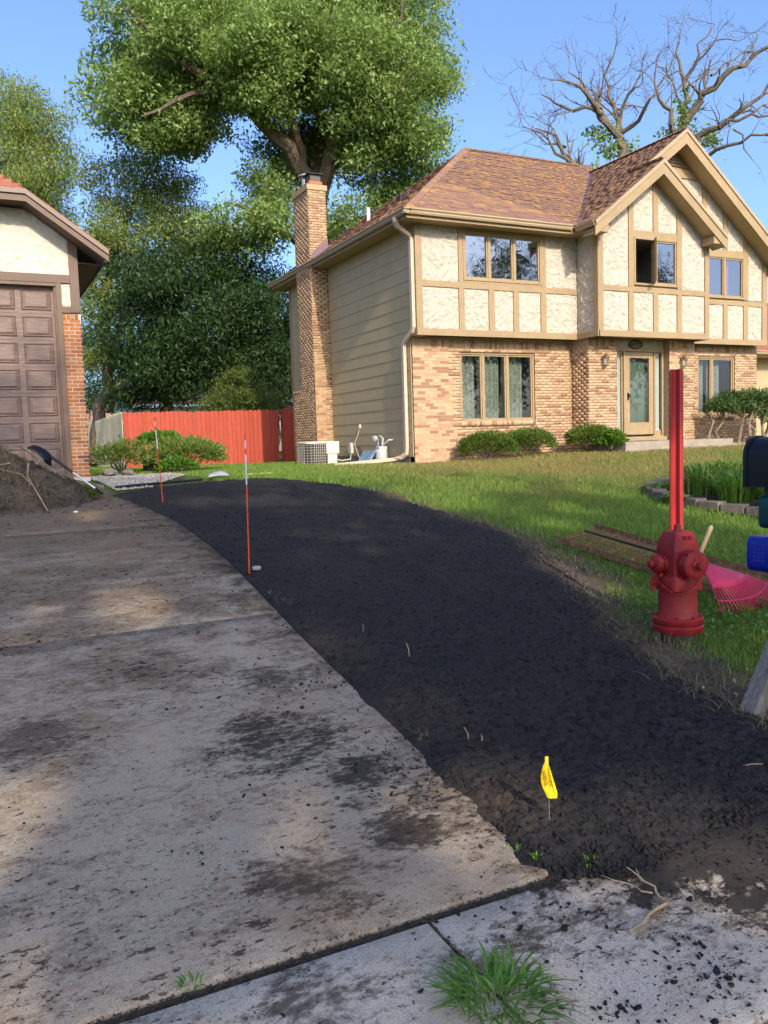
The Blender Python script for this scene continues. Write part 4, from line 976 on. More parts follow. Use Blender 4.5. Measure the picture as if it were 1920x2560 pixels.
stucco(-4.8, 1.775, 4.655, 5.75, 16.0, lambda x, z: z < 5.82+.0*x - np.maximum(0, x-1.05)*.735, mat=STUCCO2, parent=uw, seed=41, amp=.022, st=.02)
stucco(1.625, 1.78, 4.10, 4.50, 16.0, mat=STUCCO2, parent=uw, seed=42, amp=.025)
def gboard(x0, x1, z0, z1, th=.04): MB().box(x0, x1, 16.0-th, 16.02, z0, z1).build('timber_board', BROWN, uw, bevel=.004)
gboard(-5.5, 1.775, 4.51, 4.655); gboard(1.775, 1.93, 4.0, 5.32, .045); gboard(1.617, 1.775, 3.99, 4.10); gboard(1.53, 1.622, 1.06, 4.51, .05); gboard(-5.2, 1.53, 4.45, 4.51, .03)
MB().box(1.50, 1.53, 16.0, 16.14, 1.06, 4.45).build('door_jamb', BROWN, gar)
# sectional door with raised panels
dd = MB().box(-5.2, 1.52, 16.10, 16.15, 1.05, 4.46); gd = dd.build('garage_door', GDOOR, gar)
for r in range(7):
    zt = 4.40-.4655*r; zb = zt-.365
    MB().box(-5.2, 1.51, 16.094, 16.10, zt+.045, zt+.052).build('section_rail', GDOOR, gd)
    for c in range(11):
        x1 = 1.455-c*.592; x0 = x1-.497
        a, b, e = 16.098, 16.085, .05
        f = MB().add([(x0, 16.10, zb), (x1, 16.10, zb), (x1, 16.10, zt), (x0, 16.10, zt), (x0+.018, 16.078, zb+.018), (x1-.018, 16.078, zb+.018), (x1-.018, 16.078, zt-.018), (x0+.018, 16.078, zt-.018),
                      (x0+.035, 16.092, zb+.035), (x1-.035, 16.092, zb+.035), (x1-.035, 16.092, zt-.035), (x0+.035, 16.092, zt-.035), (x0+e+.03, 16.070, zb+e+.02), (x1-e-.03, 16.070, zb+e+.02), (x1-e-.03, 16.070, zt-e-.02), (x0+e+.03, 16.070, zt-e-.02)],
                     [(i, (i+1) % 4, (i+1) % 4+4, i+4) for i in range(4)] + [(i+4, (i+1) % 4+4, (i+1) % 4+8, i+8) for i in range(4)] + [(i+8, (i+1) % 4+8, (i+1) % 4+12, i+12) for i in range(4)] + [(12, 13, 14, 15)])
        f.build('door_panel', GDOOR, gd)
# clipped-gable roof
rf = MB(); E2 = (5.935-5.03)/(2.389-1.1)
pr = [(1.10, 15.5, 5.95), (2.40, 15.5, 5.03), (2.40, 23.5, 5.03), (-.4, 20.5, 7.05), (GC, 17.6, 8.0), (GC, 17.6, 8.0)]
rz = lambda x: 5.95-(x-1.10)*E2
rf.prism([(1.10, 15.5, rz(1.10)), (2.40, 15.5, rz(2.40)), (2.40, 23.5, rz(2.40)), (GC, 23.5, rz(GC)), (GC, 17.75, rz(GC))], (0, 0, -.05))
rf.prism([(-4.76, 15.5, 5.95), (1.10, 15.5, 5.95), (GC, 17.75, rz(GC))], (0, 0, -.05))
rf.prism([(-4.76, 15.5, rz(1.10)), (GC, 17.75, rz(GC)), (GC, 23.5, rz(GC)), (-6.06, 23.5, rz(2.4)), (-6.06, 15.5, rz(2.4))], (0, 0, -.05))
gr_ = rf.build('roof', ROOFDK, gar)
hs = (rz(GC)-5.95)/2.25; L5 = math.hypot(1, hs)
gs = shingles(None, (1.10, 15.5, 5.955), (-1, 0, 0), unit((0, 1, hs)), unit((0, -hs, 1)), lambda v: v/L5*(2.93/2.25), lambda v: 2.6, 2.25*L5, .13)
gs = [p for p in gs if p[0][0] > -1.5]
L6 = math.hypot(1, E2)
gs += shingles(None, (2.40, 15.5, rz(2.4)), (0, 1, 0), unit((-1, 0, E2)), unit((E2, 0, 1)), lambda v: 0 if v/L6 < 1.3 else (v/L6-1.3)*(2.25/2.93), lambda v: 3.2, 3.6*L6, .13)
pieces(gr_, 'shingle', gs, GROOF, 200, 'shingles')
def gfascia(pts, z0, z1, yf, th, mat, name):
    P = [(x, yf, z+z1) for x, z in pts] + [(x, yf, z+z0) for x, z in reversed(pts)]; MB().prism(P, (0, th, 0)).build(name, mat, gar)
line = [(-6.06, rz(2.4)), (-4.76, 5.95), (1.10, 5.95), (2.40, rz(2.4))]
gfascia(line, -.20, -.03, 15.50, .03, BROWN, 'rake_board'); gfascia(line, -.085, .0, 15.465, .035, plain('brown_drip_edge', (.21, .15, .12), .08, 3, .5), 'rake_trim')
P = [(-4.76, 5.79), (1.09, 5.79), (2.36, 4.89)]
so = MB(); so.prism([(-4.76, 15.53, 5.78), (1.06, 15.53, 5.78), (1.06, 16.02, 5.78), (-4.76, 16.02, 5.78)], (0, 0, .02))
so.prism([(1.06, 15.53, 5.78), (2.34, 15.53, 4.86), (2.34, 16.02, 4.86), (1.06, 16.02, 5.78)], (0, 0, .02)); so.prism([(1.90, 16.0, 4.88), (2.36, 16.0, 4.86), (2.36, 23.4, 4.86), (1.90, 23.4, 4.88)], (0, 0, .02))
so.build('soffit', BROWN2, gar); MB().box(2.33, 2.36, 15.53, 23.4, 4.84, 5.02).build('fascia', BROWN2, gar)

# ------------------------------------------------------------------ fences
def fence(name, label, p, q, zh, mat, wid=.142, dog=True, post_side=1, rail=True):
    p, q = np.array(p, float), np.array(q, float); L = np.linalg.norm(q-p); t = (q-p)/L; nrm = np.array([t[1], -t[0]])*post_side
    e = empty(name, (p[0], p[1], Hs(*p)), label, 'fence'); n = int(L/wid)
    for i in range(n):
        c = p+t*(i+.5)*wid; z0 = Hs(*c)-.03; z1 = z0+zh+.012*rng.normal(); h = wid/2-.004; o = nrm*(.008*(i % 2) + .003*rng.random())
        a = c-t*h+o; b = c+t*h+o; k = .035 if dog else 0
        z2 = z1-k; P = [(a[0], a[1], z0), (b[0], b[1], z0), (b[0], b[1], z2), (*(b-t*k), z1), (*(a+t*k), z1), (a[0], a[1], z2)]
        MB().prism(P, (nrm[0]*-.018, nrm[1]*-.018, 0)).build('picket', mat, e)
    if rail:
        for zr in (.35, zh-.35):
            m = MB(); c = (p+q)/2-nrm*.05; m.obox((c[0], c[1], Hs(*c)+zr), (t[0]*L/2, t[1]*L/2, 0), (nrm[0]*.02, nrm[1]*.02, 0), (0, 0, .045)); m.build('rail', mat, e)
        for i in range(int(L/2.4)+1):
            c = p+t*min(L-.06, i*2.4+.05)-nrm*.11; MB().box(c[0]-.045, c[0]+.045, c[1]-.045, c[1]+.045, Hs(*c)-.05, Hs(*c)+zh-.05).build('post', mat, e)
    return e
fence('red_fence', 'red stained dog-eared picket fence between the garage and chimney', (4.33, 27.05), (9.40, 26.72), 1.80, FENCE_R, .1425, True, 1)
fence('red_fence', 'shaded dark red fence return running back to the chimney corner', (9.40, 26.74), (9.10, 24.3), 1.80, FENCE_R, .14, True, 1)
fence('grey_fence', 'weathered grey picket fence behind the garage pier', (4.30, 27.08), (4.75, 40.0), 1.82, FENCE_G, .142, True, -1)
# ------------------------------------------------------------------ vegetation
def leaf_mesh(name, C, size, mat, parent=None, aspect=.55, up=.35, kind=None, droop=0., dirs=None, tri=False):
    """diamond leaves, one quad each, around points C"""
    n = len(C); d = rng.normal(0, 1, (n, 3)) if dirs is None else dirs+rng.normal(0, .45, (n, 3)); d[:, 2] -= droop; d /= np.linalg.norm(d, axis=1)[:, None]
    u2 = rng.normal(0, 1, (n, 3)); u2[:, 2] += up*3; s = np.cross(d, u2); s /= np.linalg.norm(s, axis=1)[:, None]+1e-9
    nr = np.cross(s, d); L = (size*(.6+.8*rng.random(n)))[:, None]; W = L*aspect*.5
    if tri: V = np.stack([C+s*W*.9, C+d*L-nr*L*.1, C-s*W*.9+d*L*.25], 1); F = np.arange(n*3).reshape(n, 3)
    else: V = np.stack([C, C+d*L*.45+s*W-nr*L*.05, C+d*L-nr*L*.1, C+d*L*.45-s*W-nr*L*.05], 1); F = np.arange(n*4).reshape(n, 4)
    o = link(name, newmesh(name, V.reshape(-1, 3), F, rnd=rng.random(n)), mat, parent)
    if kind: o['kind'] = kind
    return o
def resample(P, R, st):
    P = np.array(P, float); R = np.array(R, float); d = np.concatenate([[0], np.cumsum(np.linalg.norm(np.diff(P, axis=0), axis=1))])
    n = max(2, int(d[-1]/st)+1); t = np.linspace(0, d[-1], n)
    return np.stack([np.interp(t, d, P[:, k]) for k in range(3)], 1), np.interp(t, d, R)
ER = np.array([math.cos(YAW), -math.sin(YAW), 0]); EF = np.array([math.sin(YAW), math.cos(YAW), 0])
def tree(name, label, base, limbs, lobes, leafmat_, bark, leaf=.2, per=70, sig=.5, group=None, twig=.02, cat='tree', droop=.2, gap=.0, aspect=.5, seed=1, up=.35, holes=False):
    """limbs: lists of (a, b, z, radius) in metres, a to the viewer's right, b away, z up from the base; lobes: (a,b,z,ra,rb,rz,clusters)"""
    r2 = np.random.default_rng(seed)
    base = np.array(base, float); e = empty(name, base, label, cat, group)
    W = lambda q: base + ER*q[0]+EF*q[1]+np.array([0, 0, q[2]])
    wood = MB(); nodes = []; nrad = []
    for lb in limbs:
        P, R = resample([W(q) for q in lb], [q[3] for q in lb], .6)
        J = r2.normal(0, .06, P.shape); J[0] = 0; P = P+J
        wood.tube(P, R, 8 if R[0] > .12 else 6); nodes += list(P); nrad += list(R)
    cl = []
    for (a, b, z, ra, rb, rz_, n) in lobes:
        k = 0
        while k < n:
            v = r2.normal(0, 1, 3); v /= np.linalg.norm(v); rr = r2.random()**(1/2.4)
            q = np.array([a+v[0]*ra*rr, b+v[1]*rb*rr, z+v[2]*rz_*rr])
            if gap and fbm(q[0]*.35+7, q[2]*.35+q[1]*.2, seed, 2) < gap: k += .34; continue
            cl.append(W(q)); k += 1
    cl = np.array(cl); N = np.array(nodes); RR = np.array(nrad)
    order = np.argsort(np.min(np.linalg.norm(cl[:, None]-N[None], axis=2), axis=1))
    N = list(N); RR = list(RR)
    for i in order:
        c = cl[i]; A = np.array(N); d = np.linalg.norm(A-c, axis=1) + .25*np.maximum(0, A[:, 2]-c[2]); j = int(np.argmin(d))
        p = A[j]; L = np.linalg.norm(c-p)
        if L < .25: continue
        r0 = min(RR[j]*.75, twig*(1+L*.35)); m1 = p+(c-p)*.35+r2.normal(0, .08*L, 3); m2 = p+(c-p)*.7+r2.normal(0, .07*L, 3)
        wood.tube([p, m1, m2, c], [r0, r0*.75, r0*.5, r0*.22], 4, False)
        N += [m1, m2, c]; RR += [r0*.75, r0*.5, r0*.35]
    wood.build('trunk', bark, e, smooth=True)
    C = np.repeat(cl, per, 0) + np.clip(np.random.default_rng(seed+5).normal(0, 1, (len(cl)*per, 3)), -1.75, 1.75)*np.array([sig, sig, sig*.62])
    if holes:
        for hx_, hy_, hz_, hr_ in HOLES:
            o_ = np.array([hx_, hy_, Hs(hx_, hy_)+hz_]); d_ = C-o_; C = C[np.linalg.norm(d_-np.outer(d_@SUN, SUN), axis=1) > hr_+.04+.14*rng.random(len(C))]
    leaf_mesh('crown', C, np.full(len(C), leaf), leafmat_, e, aspect, up, None, droop, tri=True)
    return e
LEAF_OAK = leafmat('oak_leaf', (.11, .172, .042), (.21, .30, .078), (.33, .41, .155), .42, .45, .5)
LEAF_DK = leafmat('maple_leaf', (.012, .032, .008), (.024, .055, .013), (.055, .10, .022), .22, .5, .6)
LEAF_LT = leafmat('locust_leaf', (.12, .165, .035), (.205, .26, .065), (.30, .35, .11), .40, .5, .5)
LEAF_FAR = leafmat('far_leaf', (.04, .075, .022), (.075, .12, .035), (.12, .17, .05), .28, .6, .5)
LEAF_EV = leafmat('juniper_leaf', (.045, .080, .014), (.095, .14, .025), (.17, .20, .045), .2, .6, 1.5)
def gz(p): return np.array([p[0], p[1], Hs(p[0], p[1])-.05])
def _ray(px, py, D):
    d = CF*FPX+CR*(px-960)-CU*(py-1280); return EYE+d*(D/(d@EF))
def PX(px, py, k, x0):                              # photo -> metres across and up at distance FPX/k
    D = FPX/k; P = _ray(px, py, D); return float((P-_ray(x0, 1100, D))@ER), float(P[2])
# the great shade tree behind the house; scale 63 px per metre at 33 m
k = FPX/33.0; b0 = trace(806, 1100, 33); zb = Hs(b0[0], b0[1])
def lb(pts, x0=806, k=k, zb=zb): return [(*(lambda q: (q[0], b))(PX(x, y, k, x0)), PX(x, y, k, x0)[1]-zb, r) for x, y, b, r in pts]
limbs = [lb([(806, 1160, 0, .62), (808, 800, 0, .50), (800, 600, 0, .46), (792, 500, 0, .44)]),
         lb([(792, 505, 0, .38), (765, 430, -.6, .33), (700, 360, -1.6, .27), (610, 300, -2.6, .22), (545, 275, -3.2, .17), (470, 215, -3.6, .11), (400, 150, -3.8, .06)]),
         lb([(790, 500, 0, .36), (790, 400, .6, .32), (798, 280, 1, .24), (780, 150, 1.4, .16), (760, 20, 1.6, .08)]),
         lb([(795, 510, 0, .34), (830, 400, -.8, .28), (870, 290, -1.6, .22), (930, 200, -2.2, .14), (1000, 120, -2.6, .07)]),
         lb([(760, 425, -.6, .2), (740, 330, -2, .15), (690, 230, -3, .1), (650, 120, -3.4, .05)]),
         lb([(845, 360, -1, .15), (930, 330, -2.4, .11), (1010, 290, -3, .06)]), lb([(812, 590, 0, .17), (870, 570, -1.5, .13), (960, 600, -3, .09), (1020, 640, -3.8, .04)]),
         lb([(800, 640, 0, .16), (740, 620, -1.6, .13), (660, 575, -2.8, .09), (600, 560, -3.4, .04)]), lb([(600, 295, -2.6, .12), (520, 330, -3.5, .09), (430, 380, -4, .04)])]
lob = []
for (x, y, rx, ry, b, rb, n) in ((640, 95, 280, 125, 0, 5.0, 140), (890, 110, 200, 135, 0, 4.5, 90), (440, 180, 160, 135, -.5, 4.0, 74), (370, 290, 100, 80, -1, 3, 26), (980, 240, 125, 140, -.5, 3.6, 56), (780, 250, 190, 110, -3, 2.4, 62), (620, 215, 190, 100, -3.2, 2.2, 56),
                                (980, 430, 130, 110, -1, 3, 40), (860, 430, 90, 70, -3, 1.6, 20), (940, 560, 150, 80, -1.2, 2.6, 34), (690, 470, 60, 60, -.8, 1.6, 9), (470, 370, 110, 45, -2, 2.0, 18), (640, 610, 110, 50, -2.4, 1.8, 16), (760, 330, 130, 80, 2, 2.4, 30), (1070, 190, 50, 80, -.5, 2, 10), (265, 230, 40, 50, -1, 1.2, 5), (760, -40, 330, 90, 0, 4.5, 90)):
    a, z = PX(x, y, k, 806); lob.append((a, b, z-zb, rx/k, rb, ry/k, n))
tree('shade_tree', 'great broad-crowned green shade tree rising behind the brick chimney', gz(b0), limbs, lob, LEAF_OAK, BARK, .16, 430, .44, None, .035, gap=.33, aspect=.62, seed=3)
# feathery light-green trees on the left
def simple_tree(name, label, x0, depth, trunk, lobes, lm, bk, leaf, per, sig, seed, group=None, droop=.4, gap=.25, aspect=.4, twig=.025):
    k = FPX/depth; b0 = trace(x0, 1110, depth); zb = Hs(b0[0], b0[1])
    L = [lb(t, x0, k, zb) for t in trunk]; lo = []
    for (x, y, rx, ry, b, rb, n) in lobes:
        a, z = PX(x, y, k, x0); lo.append((a, b, z-zb, rx/k, rb, ry/k, n))
    return tree(name, label, gz(b0), L, lo, lm, bk, leaf, per, sig, group, twig, droop=droop, gap=gap, aspect=aspect, seed=seed)
simple_tree('locust_tree', 'feathery light green tree at the far left above the garage roof', 60, 36, [[(60, 1160, 0, .3), (70, 800, 0, .22), (60, 500, 0, .16), (40, 300, 0, .08), (30, 180, 0, .03)], [(66, 600, 0, .12), (130, 400, -.5, .07), (150, 280, -1, .03)], [(62, 520, 0, .1), (-30, 380, 0, .05)]],
            [(60, 560, 150, 120, 0, 3, 60), (40, 420, 120, 110, 0, 2.6, 50), (110, 330, 80, 90, -.5, 2, 24), (10, 260, 70, 90, 0, 2, 24), (150, 480, 70, 90, -1, 2, 22), (100, 680, 170, 80, -.5, 2.4, 36), (-90, 480, 90, 160, 0, 2, 16)], LEAF_LT, BARK2, .14, 260, .40, 11, droop=.8, gap=.36, aspect=.45)
simple_tree('locust_tree', 'airy yellow-green tree with curved dark trunk beside the grey fence', 240, 34, [[(238, 1160, 0, .30), (246, 1040, 0, .26), (270, 960, 0, .23), (268, 860, 0, .21), (255, 760, 0, .17), (285, 640, 0, .12), (330, 500, 0, .07), (380, 420, 0, .03)], [(268, 930, 0, .16), (292, 880, .2, .14), (296, 800, .3, .11), (330, 680, .4, .07), (420, 560, .5, .03)], [(262, 700, 0, .09), (310, 650, -.8, .06), (380, 640, -1.2, .03)], [(258, 820, 0, .06), (310, 790, -1, .035), (380, 775, -1.5, .015)]],
            [(330, 470, 110, 80, 0, 2.4, 30), (290, 600, 100, 100, 0, 2.4, 36), (420, 480, 90, 90, 0, 2, 26), (430, 600, 90, 70, .4, 2, 22), (250, 700, 70, 80, -.4, 1.8, 20), (230, 880, 45, 90, -.2, 1.2, 14), (500, 560, 80, 70, .5, 2, 16), (350, 700, 90, 60, 0, 2, 16), (240, 780, 40, 60, -1, 1, 8)], LEAF_LT, BARK, .14, 260, .38, 12, droop=.7, gap=.34, aspect=.45)
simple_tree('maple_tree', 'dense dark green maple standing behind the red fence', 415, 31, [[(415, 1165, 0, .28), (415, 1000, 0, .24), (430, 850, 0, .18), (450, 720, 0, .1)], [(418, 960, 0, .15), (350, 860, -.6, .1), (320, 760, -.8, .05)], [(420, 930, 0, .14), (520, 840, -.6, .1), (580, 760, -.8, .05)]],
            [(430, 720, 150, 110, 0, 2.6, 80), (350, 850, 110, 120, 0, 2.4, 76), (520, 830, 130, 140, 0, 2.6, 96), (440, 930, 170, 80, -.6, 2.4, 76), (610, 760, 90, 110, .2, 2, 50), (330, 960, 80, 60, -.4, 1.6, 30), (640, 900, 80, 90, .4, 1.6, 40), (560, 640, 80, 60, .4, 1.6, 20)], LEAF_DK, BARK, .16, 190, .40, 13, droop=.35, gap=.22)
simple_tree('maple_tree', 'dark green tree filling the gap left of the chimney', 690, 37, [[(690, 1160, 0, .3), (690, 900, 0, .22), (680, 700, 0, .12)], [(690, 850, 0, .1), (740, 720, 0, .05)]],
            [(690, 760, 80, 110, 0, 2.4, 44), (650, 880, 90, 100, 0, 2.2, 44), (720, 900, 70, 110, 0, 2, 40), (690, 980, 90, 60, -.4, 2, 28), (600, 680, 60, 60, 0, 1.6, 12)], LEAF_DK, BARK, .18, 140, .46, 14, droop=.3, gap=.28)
simple_tree('background_tree', 'hazy mid green tree showing above the hip roof beside the chimney', 880, 52, [[(880, 1160, 0, .3), (880, 800, 0, .22), (870, 600, 0, .1)]],
            [(870, 590, 60, 50, 0, 2, 18), (900, 640, 80, 60, 0, 2.4, 22), (830, 600, 50, 60, 0, 2, 12), (870, 700, 90, 60, 0, 2.4, 20)], LEAF_FAR, BARK, .24, 80, .5, 15)
simple_tree('background_tree', 'low far green tree seen through the gap beside the curved trunk', 255, 70, [[(255, 1140, 0, .2), (255, 1040, 0, .1)]], [(250, 1010, 50, 25, 0, 2, 14), (350, 1010, 60, 22, 2, 2, 14), (180, 1000, 60, 35, 2, 2, 14)], LEAF_FAR, BARK, .3, 60, .6, 16)
simple_tree('juniper_tree', 'small yellow-green juniper rising just above the red fence', 600, 29, [[(600, 1160, 0, .12), (600, 1060, 0, .09), (600, 960, 0, .04)]],
            [(600, 985, 80, 40, 0, 1.0, 60), (560, 1010, 55, 28, 0, .8, 36), (650, 1005, 50, 30, 0, .8, 34), (600, 935, 40, 20, 0, .6, 18), (600, 1060, 70, 40, 0, .8, 16)], LEAF_EV, BARK, .10, 120, .17, 17, droop=-.5, gap=.0, aspect=.35, twig=.012)
simple_tree('background_tree', 'mid green tree behind the grey fence at the garage corner', 200, 48, [[(190, 1150, 0, .25), (190, 900, 0, .15)]], [(190, 840, 60, 110, 0, 2.0, 22), (100, 760, 110, 80, 0, 2.4, 22), (225, 960, 40, 60, 0, 1.4, 12)], LEAF_FAR, BARK, .22, 140, .55, 18)

# leafless dying oaks behind the house on the right
def dead_tree(label, x0, depth, limbs, tufts, seed):
    r2 = np.random.default_rng(seed); k = FPX/depth; b0 = trace(x0, 1075, depth); base = gz(b0); zb = base[2]
    e = empty('dying_oak', base, label, 'tree', 'half-dead oaks behind the house'); wood = MB()
    def conv(pts): pts = [(x, y, b, r*.82) for x, y, b, r in pts]; return [base+ER*PX(x, y, k, x0)[0]+EF*b+np.array([0, 0, PX(x, y, k, x0)[1]-zb]) for x, y, b, r in pts], [r for *_, r in pts]
    def sub(P, d, L, r, lev):
        n = max(3, int(L/.3)); pts = [P]; q = P.copy(); dd = d/np.linalg.norm(d); st = L/n
        for i in range(n):
            dd = dd+r2.normal(0, .20, 3)+np.array([0, 0, .05]); dd /= np.linalg.norm(dd); q = q+dd*st; pts.append(q)
        wood.tube(pts, np.linspace(r, max(.006, r*.3), n+1), 4 if lev else 5, False)
        if lev < 2:
            for j in range(int(L/(.34 if lev == 0 else .30))):
                i = r2.integers(1, n+1); v = pts[i]-pts[i-1]; v = v/np.linalg.norm(v)+r2.normal(0, .62, 3)
                sub(pts[i], v, L*(.25+.3*r2.random()), max(.008, r*.45), lev+1)
    for lbm in limbs:
        P, R = conv(lbm); P, R = resample(P, R, .5); J = r2.normal(0, .10, P.shape); J[0] = 0; P = P+J
        wood.tube(P, R, 7, False)
        L = len(P)
        for i in range(2, L):
            if r2.random() < .85 and R[i] < .22:
                v = P[i]-P[i-1]; v = v/np.linalg.norm(v)+r2.normal(0, .75, 3)+np.array([0, 0, .15]); sub(P[i], v, .7+1.7*r2.random(), max(.014, R[i]*.42), 0)
    wood.build('trunk', DEADB, e, smooth=True)
    C = []
    for x, y, rx, ry, n in tufts:
        a, z = PX(x, y, k, x0); c = base+ER*a+np.array([0, 0, z-zb]); C.append(c+r2.normal(0, 1, (n, 3))*np.array([rx/k, .5, ry/k])*.5)
    if C: leaf_mesh('crown', np.concatenate(C), np.full(sum(map(len, C)), .20), LEAF_OAK, e, .6)
def cc(*pts):   # photo crop units -> photo pixels
    return [(1280+x*.3858, y*.3858, b, r) for x, y, b, r in pts]
dead_tree('leafless grey dying oak left of the gable peak behind the roof', 1553, 42, [
    cc((715, 2700, 0, .45), (715, 1100, 0, .36), (712, 940, 0, .30), (700, 885, 0, .27)), cc((700, 890, 0, .24), (620, 820, -.4, .21), (540, 750, -.8, .17), (470, 690, -1.2, .13), (380, 630, -1.5, .09), (300, 605, -1.6, .06), (200, 595, -1.8, .03)),
    cc((560, 770, -.8, .14), (440, 750, -1, .11), (340, 710, -.6, .09), (250, 660, -.2, .06), (170, 590, 0, .03)), cc((620, 820, -.4, .14), (595, 740, .2, .12), (565, 620, .5, .09), (560, 560, .7, .07), (600, 480, .8, .03)),
    cc((545, 740, -.8, .12), (510, 640, -.2, .10), (480, 580, .2, .08), (420, 490, .4, .05), (380, 430, .5, .03)), cc((706, 900, 0, .23), (712, 760, .4, .18), (700, 660, .8, .13), (665, 560, 1, .10), (650, 450, 1, .07), (670, 300, .8, .04), (688, 205, .6, .015)),
    cc((712, 850, 0, .15), (780, 790, -.8, .11), (850, 710, -1.4, .08), (890, 650, -1.6, .04)), cc((715, 760, .4, .12), (720, 650, 0, .09), (770, 540, -.4, .06), (840, 470, -.6, .02)), cc((690, 640, .8, .07), (780, 610, 1.2, .06), (880, 640, 1.6, .03))],
    [(1498, 338, 26, 24, 150), (1525, 372, 34, 26, 220), (1572, 370, 22, 26, 110), (1475, 325, 14, 10, 50), (1535, 320, 16, 12, 40)], 5)
dead_tree('larger dying oak with long bare limbs behind the gable peak', 1704, 43, [
    cc((1110, 2700, 0, .55), (1105, 1000, 0, .44), (1105, 860, 0, .36)), cc((1105, 870, 0, .27), (1120, 720, .3, .21), (1140, 560, .6, .15), (1145, 420, .8, .12), (1105, 330, .9, .08), (1120, 230, 1, .05), (1145, 130, 1, .02)),
    cc((1120, 790, 0, .26), (1200, 660, -.6, .22), (1290, 560, -1, .18), (1400, 500, -1.4, .14), (1500, 430, -1.8, .11), (1600, 380, -2, .08), (1720, 330, -2.2, .04)), cc((1195, 670, -.6, .12), (1262, 560, 0, .1), (1280, 430, .4, .07), (1290, 330, .6, .03)),
    cc((1150, 470, .8, .1), (1200, 360, .4, .08), (1230, 250, 0, .05), (1300, 150, -.2, .02)), cc((1200, 370, .4, .06), (1300, 310, -.4, .05), (1420, 270, -.8, .02)), cc((1100, 1000, 0, .24), (1020, 860, -.5, .18), (1000, 770, -.8, .14), (930, 690, -1, .11), (890, 640, -1, .08), (880, 560, -1, .06), (890, 460, -1, .04), (910, 400, -1, .02)),
    cc((890, 620, -1, .06), (960, 530, -1.4, .04), (1000, 430, -1.6, .02)), cc((1120, 1000, 0, .24), (1190, 890, -.8, .2), (1330, 850, -1.6, .15), (1430, 760, -2.2, .11), (1560, 640, -2.6, .07), (1640, 500, -2.8, .03)), cc((1310, 850, -1.6, .1), (1450, 850, -2, .08), (1620, 820, -2.4, .04)),
    cc((1200, 1060, -.4, .14), (1290, 1020, -1.4, .11), (1400, 990, -2, .08), (1500, 990, -2.4, .06), (1680, 955, -2.8, .03)), cc((1340, 920, -1.8, .06), (1400, 1000, -2, .05), (1440, 1120, -2, .02)), cc((1350, 830, -1.6, .08), (1500, 750, -1, .07), (1700, 690, -.6, .04)), cc((1290, 480, 0, .08), (1380, 400, .6, .06), (1480, 300, 1, .04), (1600, 230, 1.2, .02)),
    cc((1400, 500, -1.4, .07), (1500, 340, -1, .05), (1560, 250, -.8, .02)), cc((1500, 985, -2.4, .04), (1570, 950, -2.4, .03), (1600, 1060, -2.4, .015))],
    [(1710, 266, 26, 22, 130), (1712, 310, 34, 24, 180), (1668, 330, 20, 16, 70), (1770, 344, 44, 24, 300), (1716, 222, 10, 12, 30)], 6)
dead_tree('small bare tree low behind the left part of the roof ridge', 1427, 36, [
    cc((430, 2700, 0, .28), (430, 1090, 0, .18), (380, 1030, 0, .15), (350, 930, .2, .11), (270, 840, .4, .07), (180, 780, .5, .03)), cc((400, 1060, 0, .1), (290, 1040, -.4, .09), (260, 960, -.6, .07), (200, 900, -.8, .05), (70, 870, -1, .02)),
    cc((420, 1070, 0, .08), (470, 1040, .3, .06), (570, 1040, .6, .03)), cc((352, 935, .2, .07), (290, 860, .6, .05), (190, 800, .8, .03), (80, 780, .8, .01)), cc((370, 1020, 0, .07), (370, 950, 0, .06), (390, 900, 0, .02)), cc((60, 1075, 0, .06), (30, 1010, 0, .05), (-60, 1010, 0, .02)), cc((420, 1080, 0, .05), (460, 980, 0, .04), (520, 900, 0, .015))],
    [(1476, 425, 12, 8, 30)], 7)

# tall street trees across the road; their shade covers the driveway and they mirror in the panes
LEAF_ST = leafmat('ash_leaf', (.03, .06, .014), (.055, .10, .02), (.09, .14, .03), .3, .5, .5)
# leaves cut from those crowns along sun rays to place sun flecks (x, y, height, radius)
HOLES = [(.1, 3.1, 0, .42), (.02, 3.5, 0, .34), (.54, 6.38, 0, .28), (1.06, 6.41, 0, .34), (1.66, 2.72, 0, .24), (1.85, 2.75, 0, .24), (2.36, 2.2, 0, .24), (2.14, 2.05, 0, .14), (1.27, 10.5, 0, .25), (2.62, 10.76, 0, .3), (3.4, 10.6, 0, .25), (1.0, 2.95, 0, .12), (5.5, 10.1, 0, .5), (5.85, 9.4, 0, .35), (6.0, 7.7, 0, .26), (8.3, 9.6, 0, .4), (8.2, 7.8, 0, .3), (6.3, 10.7, 0, .5), (8.0, 6.9, 0, .3), (4.5, 4.4, .65, .17), (4.5, 4.4, .9, .17), (4.5, 4.4, 1.15, .17), (7.2, 11.3, 0, .6), (9.4, 10.8, 0, .5), (6.8, 8.6, 0, .25)]
def street_tree(label, x, y, zc, ra, rb, rz_, n, seed, th=.28, per=80, gap=.27):
    e_r, = (ER,)
    r2 = np.random.default_rng(seed)
    limbs = [[(0, 0, 0, th*1.2), (0, 0, zc*.35, th), (.2, .2, zc*.7, th*.7), (0, .3, zc+rz_*.6, th*.2)]]
    for i in range(6):
        q = i*1.05+r2.random(); limbs.append([(0, 0, zc*.4+i*.3, th*.5), (math.cos(q)*ra*.4, math.sin(q)*rb*.4, zc*.7+i*.3, th*.32), (math.cos(q)*ra*.75, math.sin(q)*rb*.75, zc+.2*i, th*.12)])
    tree('street_tree', label, gz((x, y)), limbs, [(0, 0, zc, ra, rb, rz_, n)], LEAF_ST, BARK, .32, per, .62, 'street trees across the road', .03, gap=gap, seed=seed, holes=True)
street_tree('tall leafy street tree mirrored in the middle upper window pane', 4.6, -12.0, 9.9, 5.4, 4.6, 4.9, 200, 61)
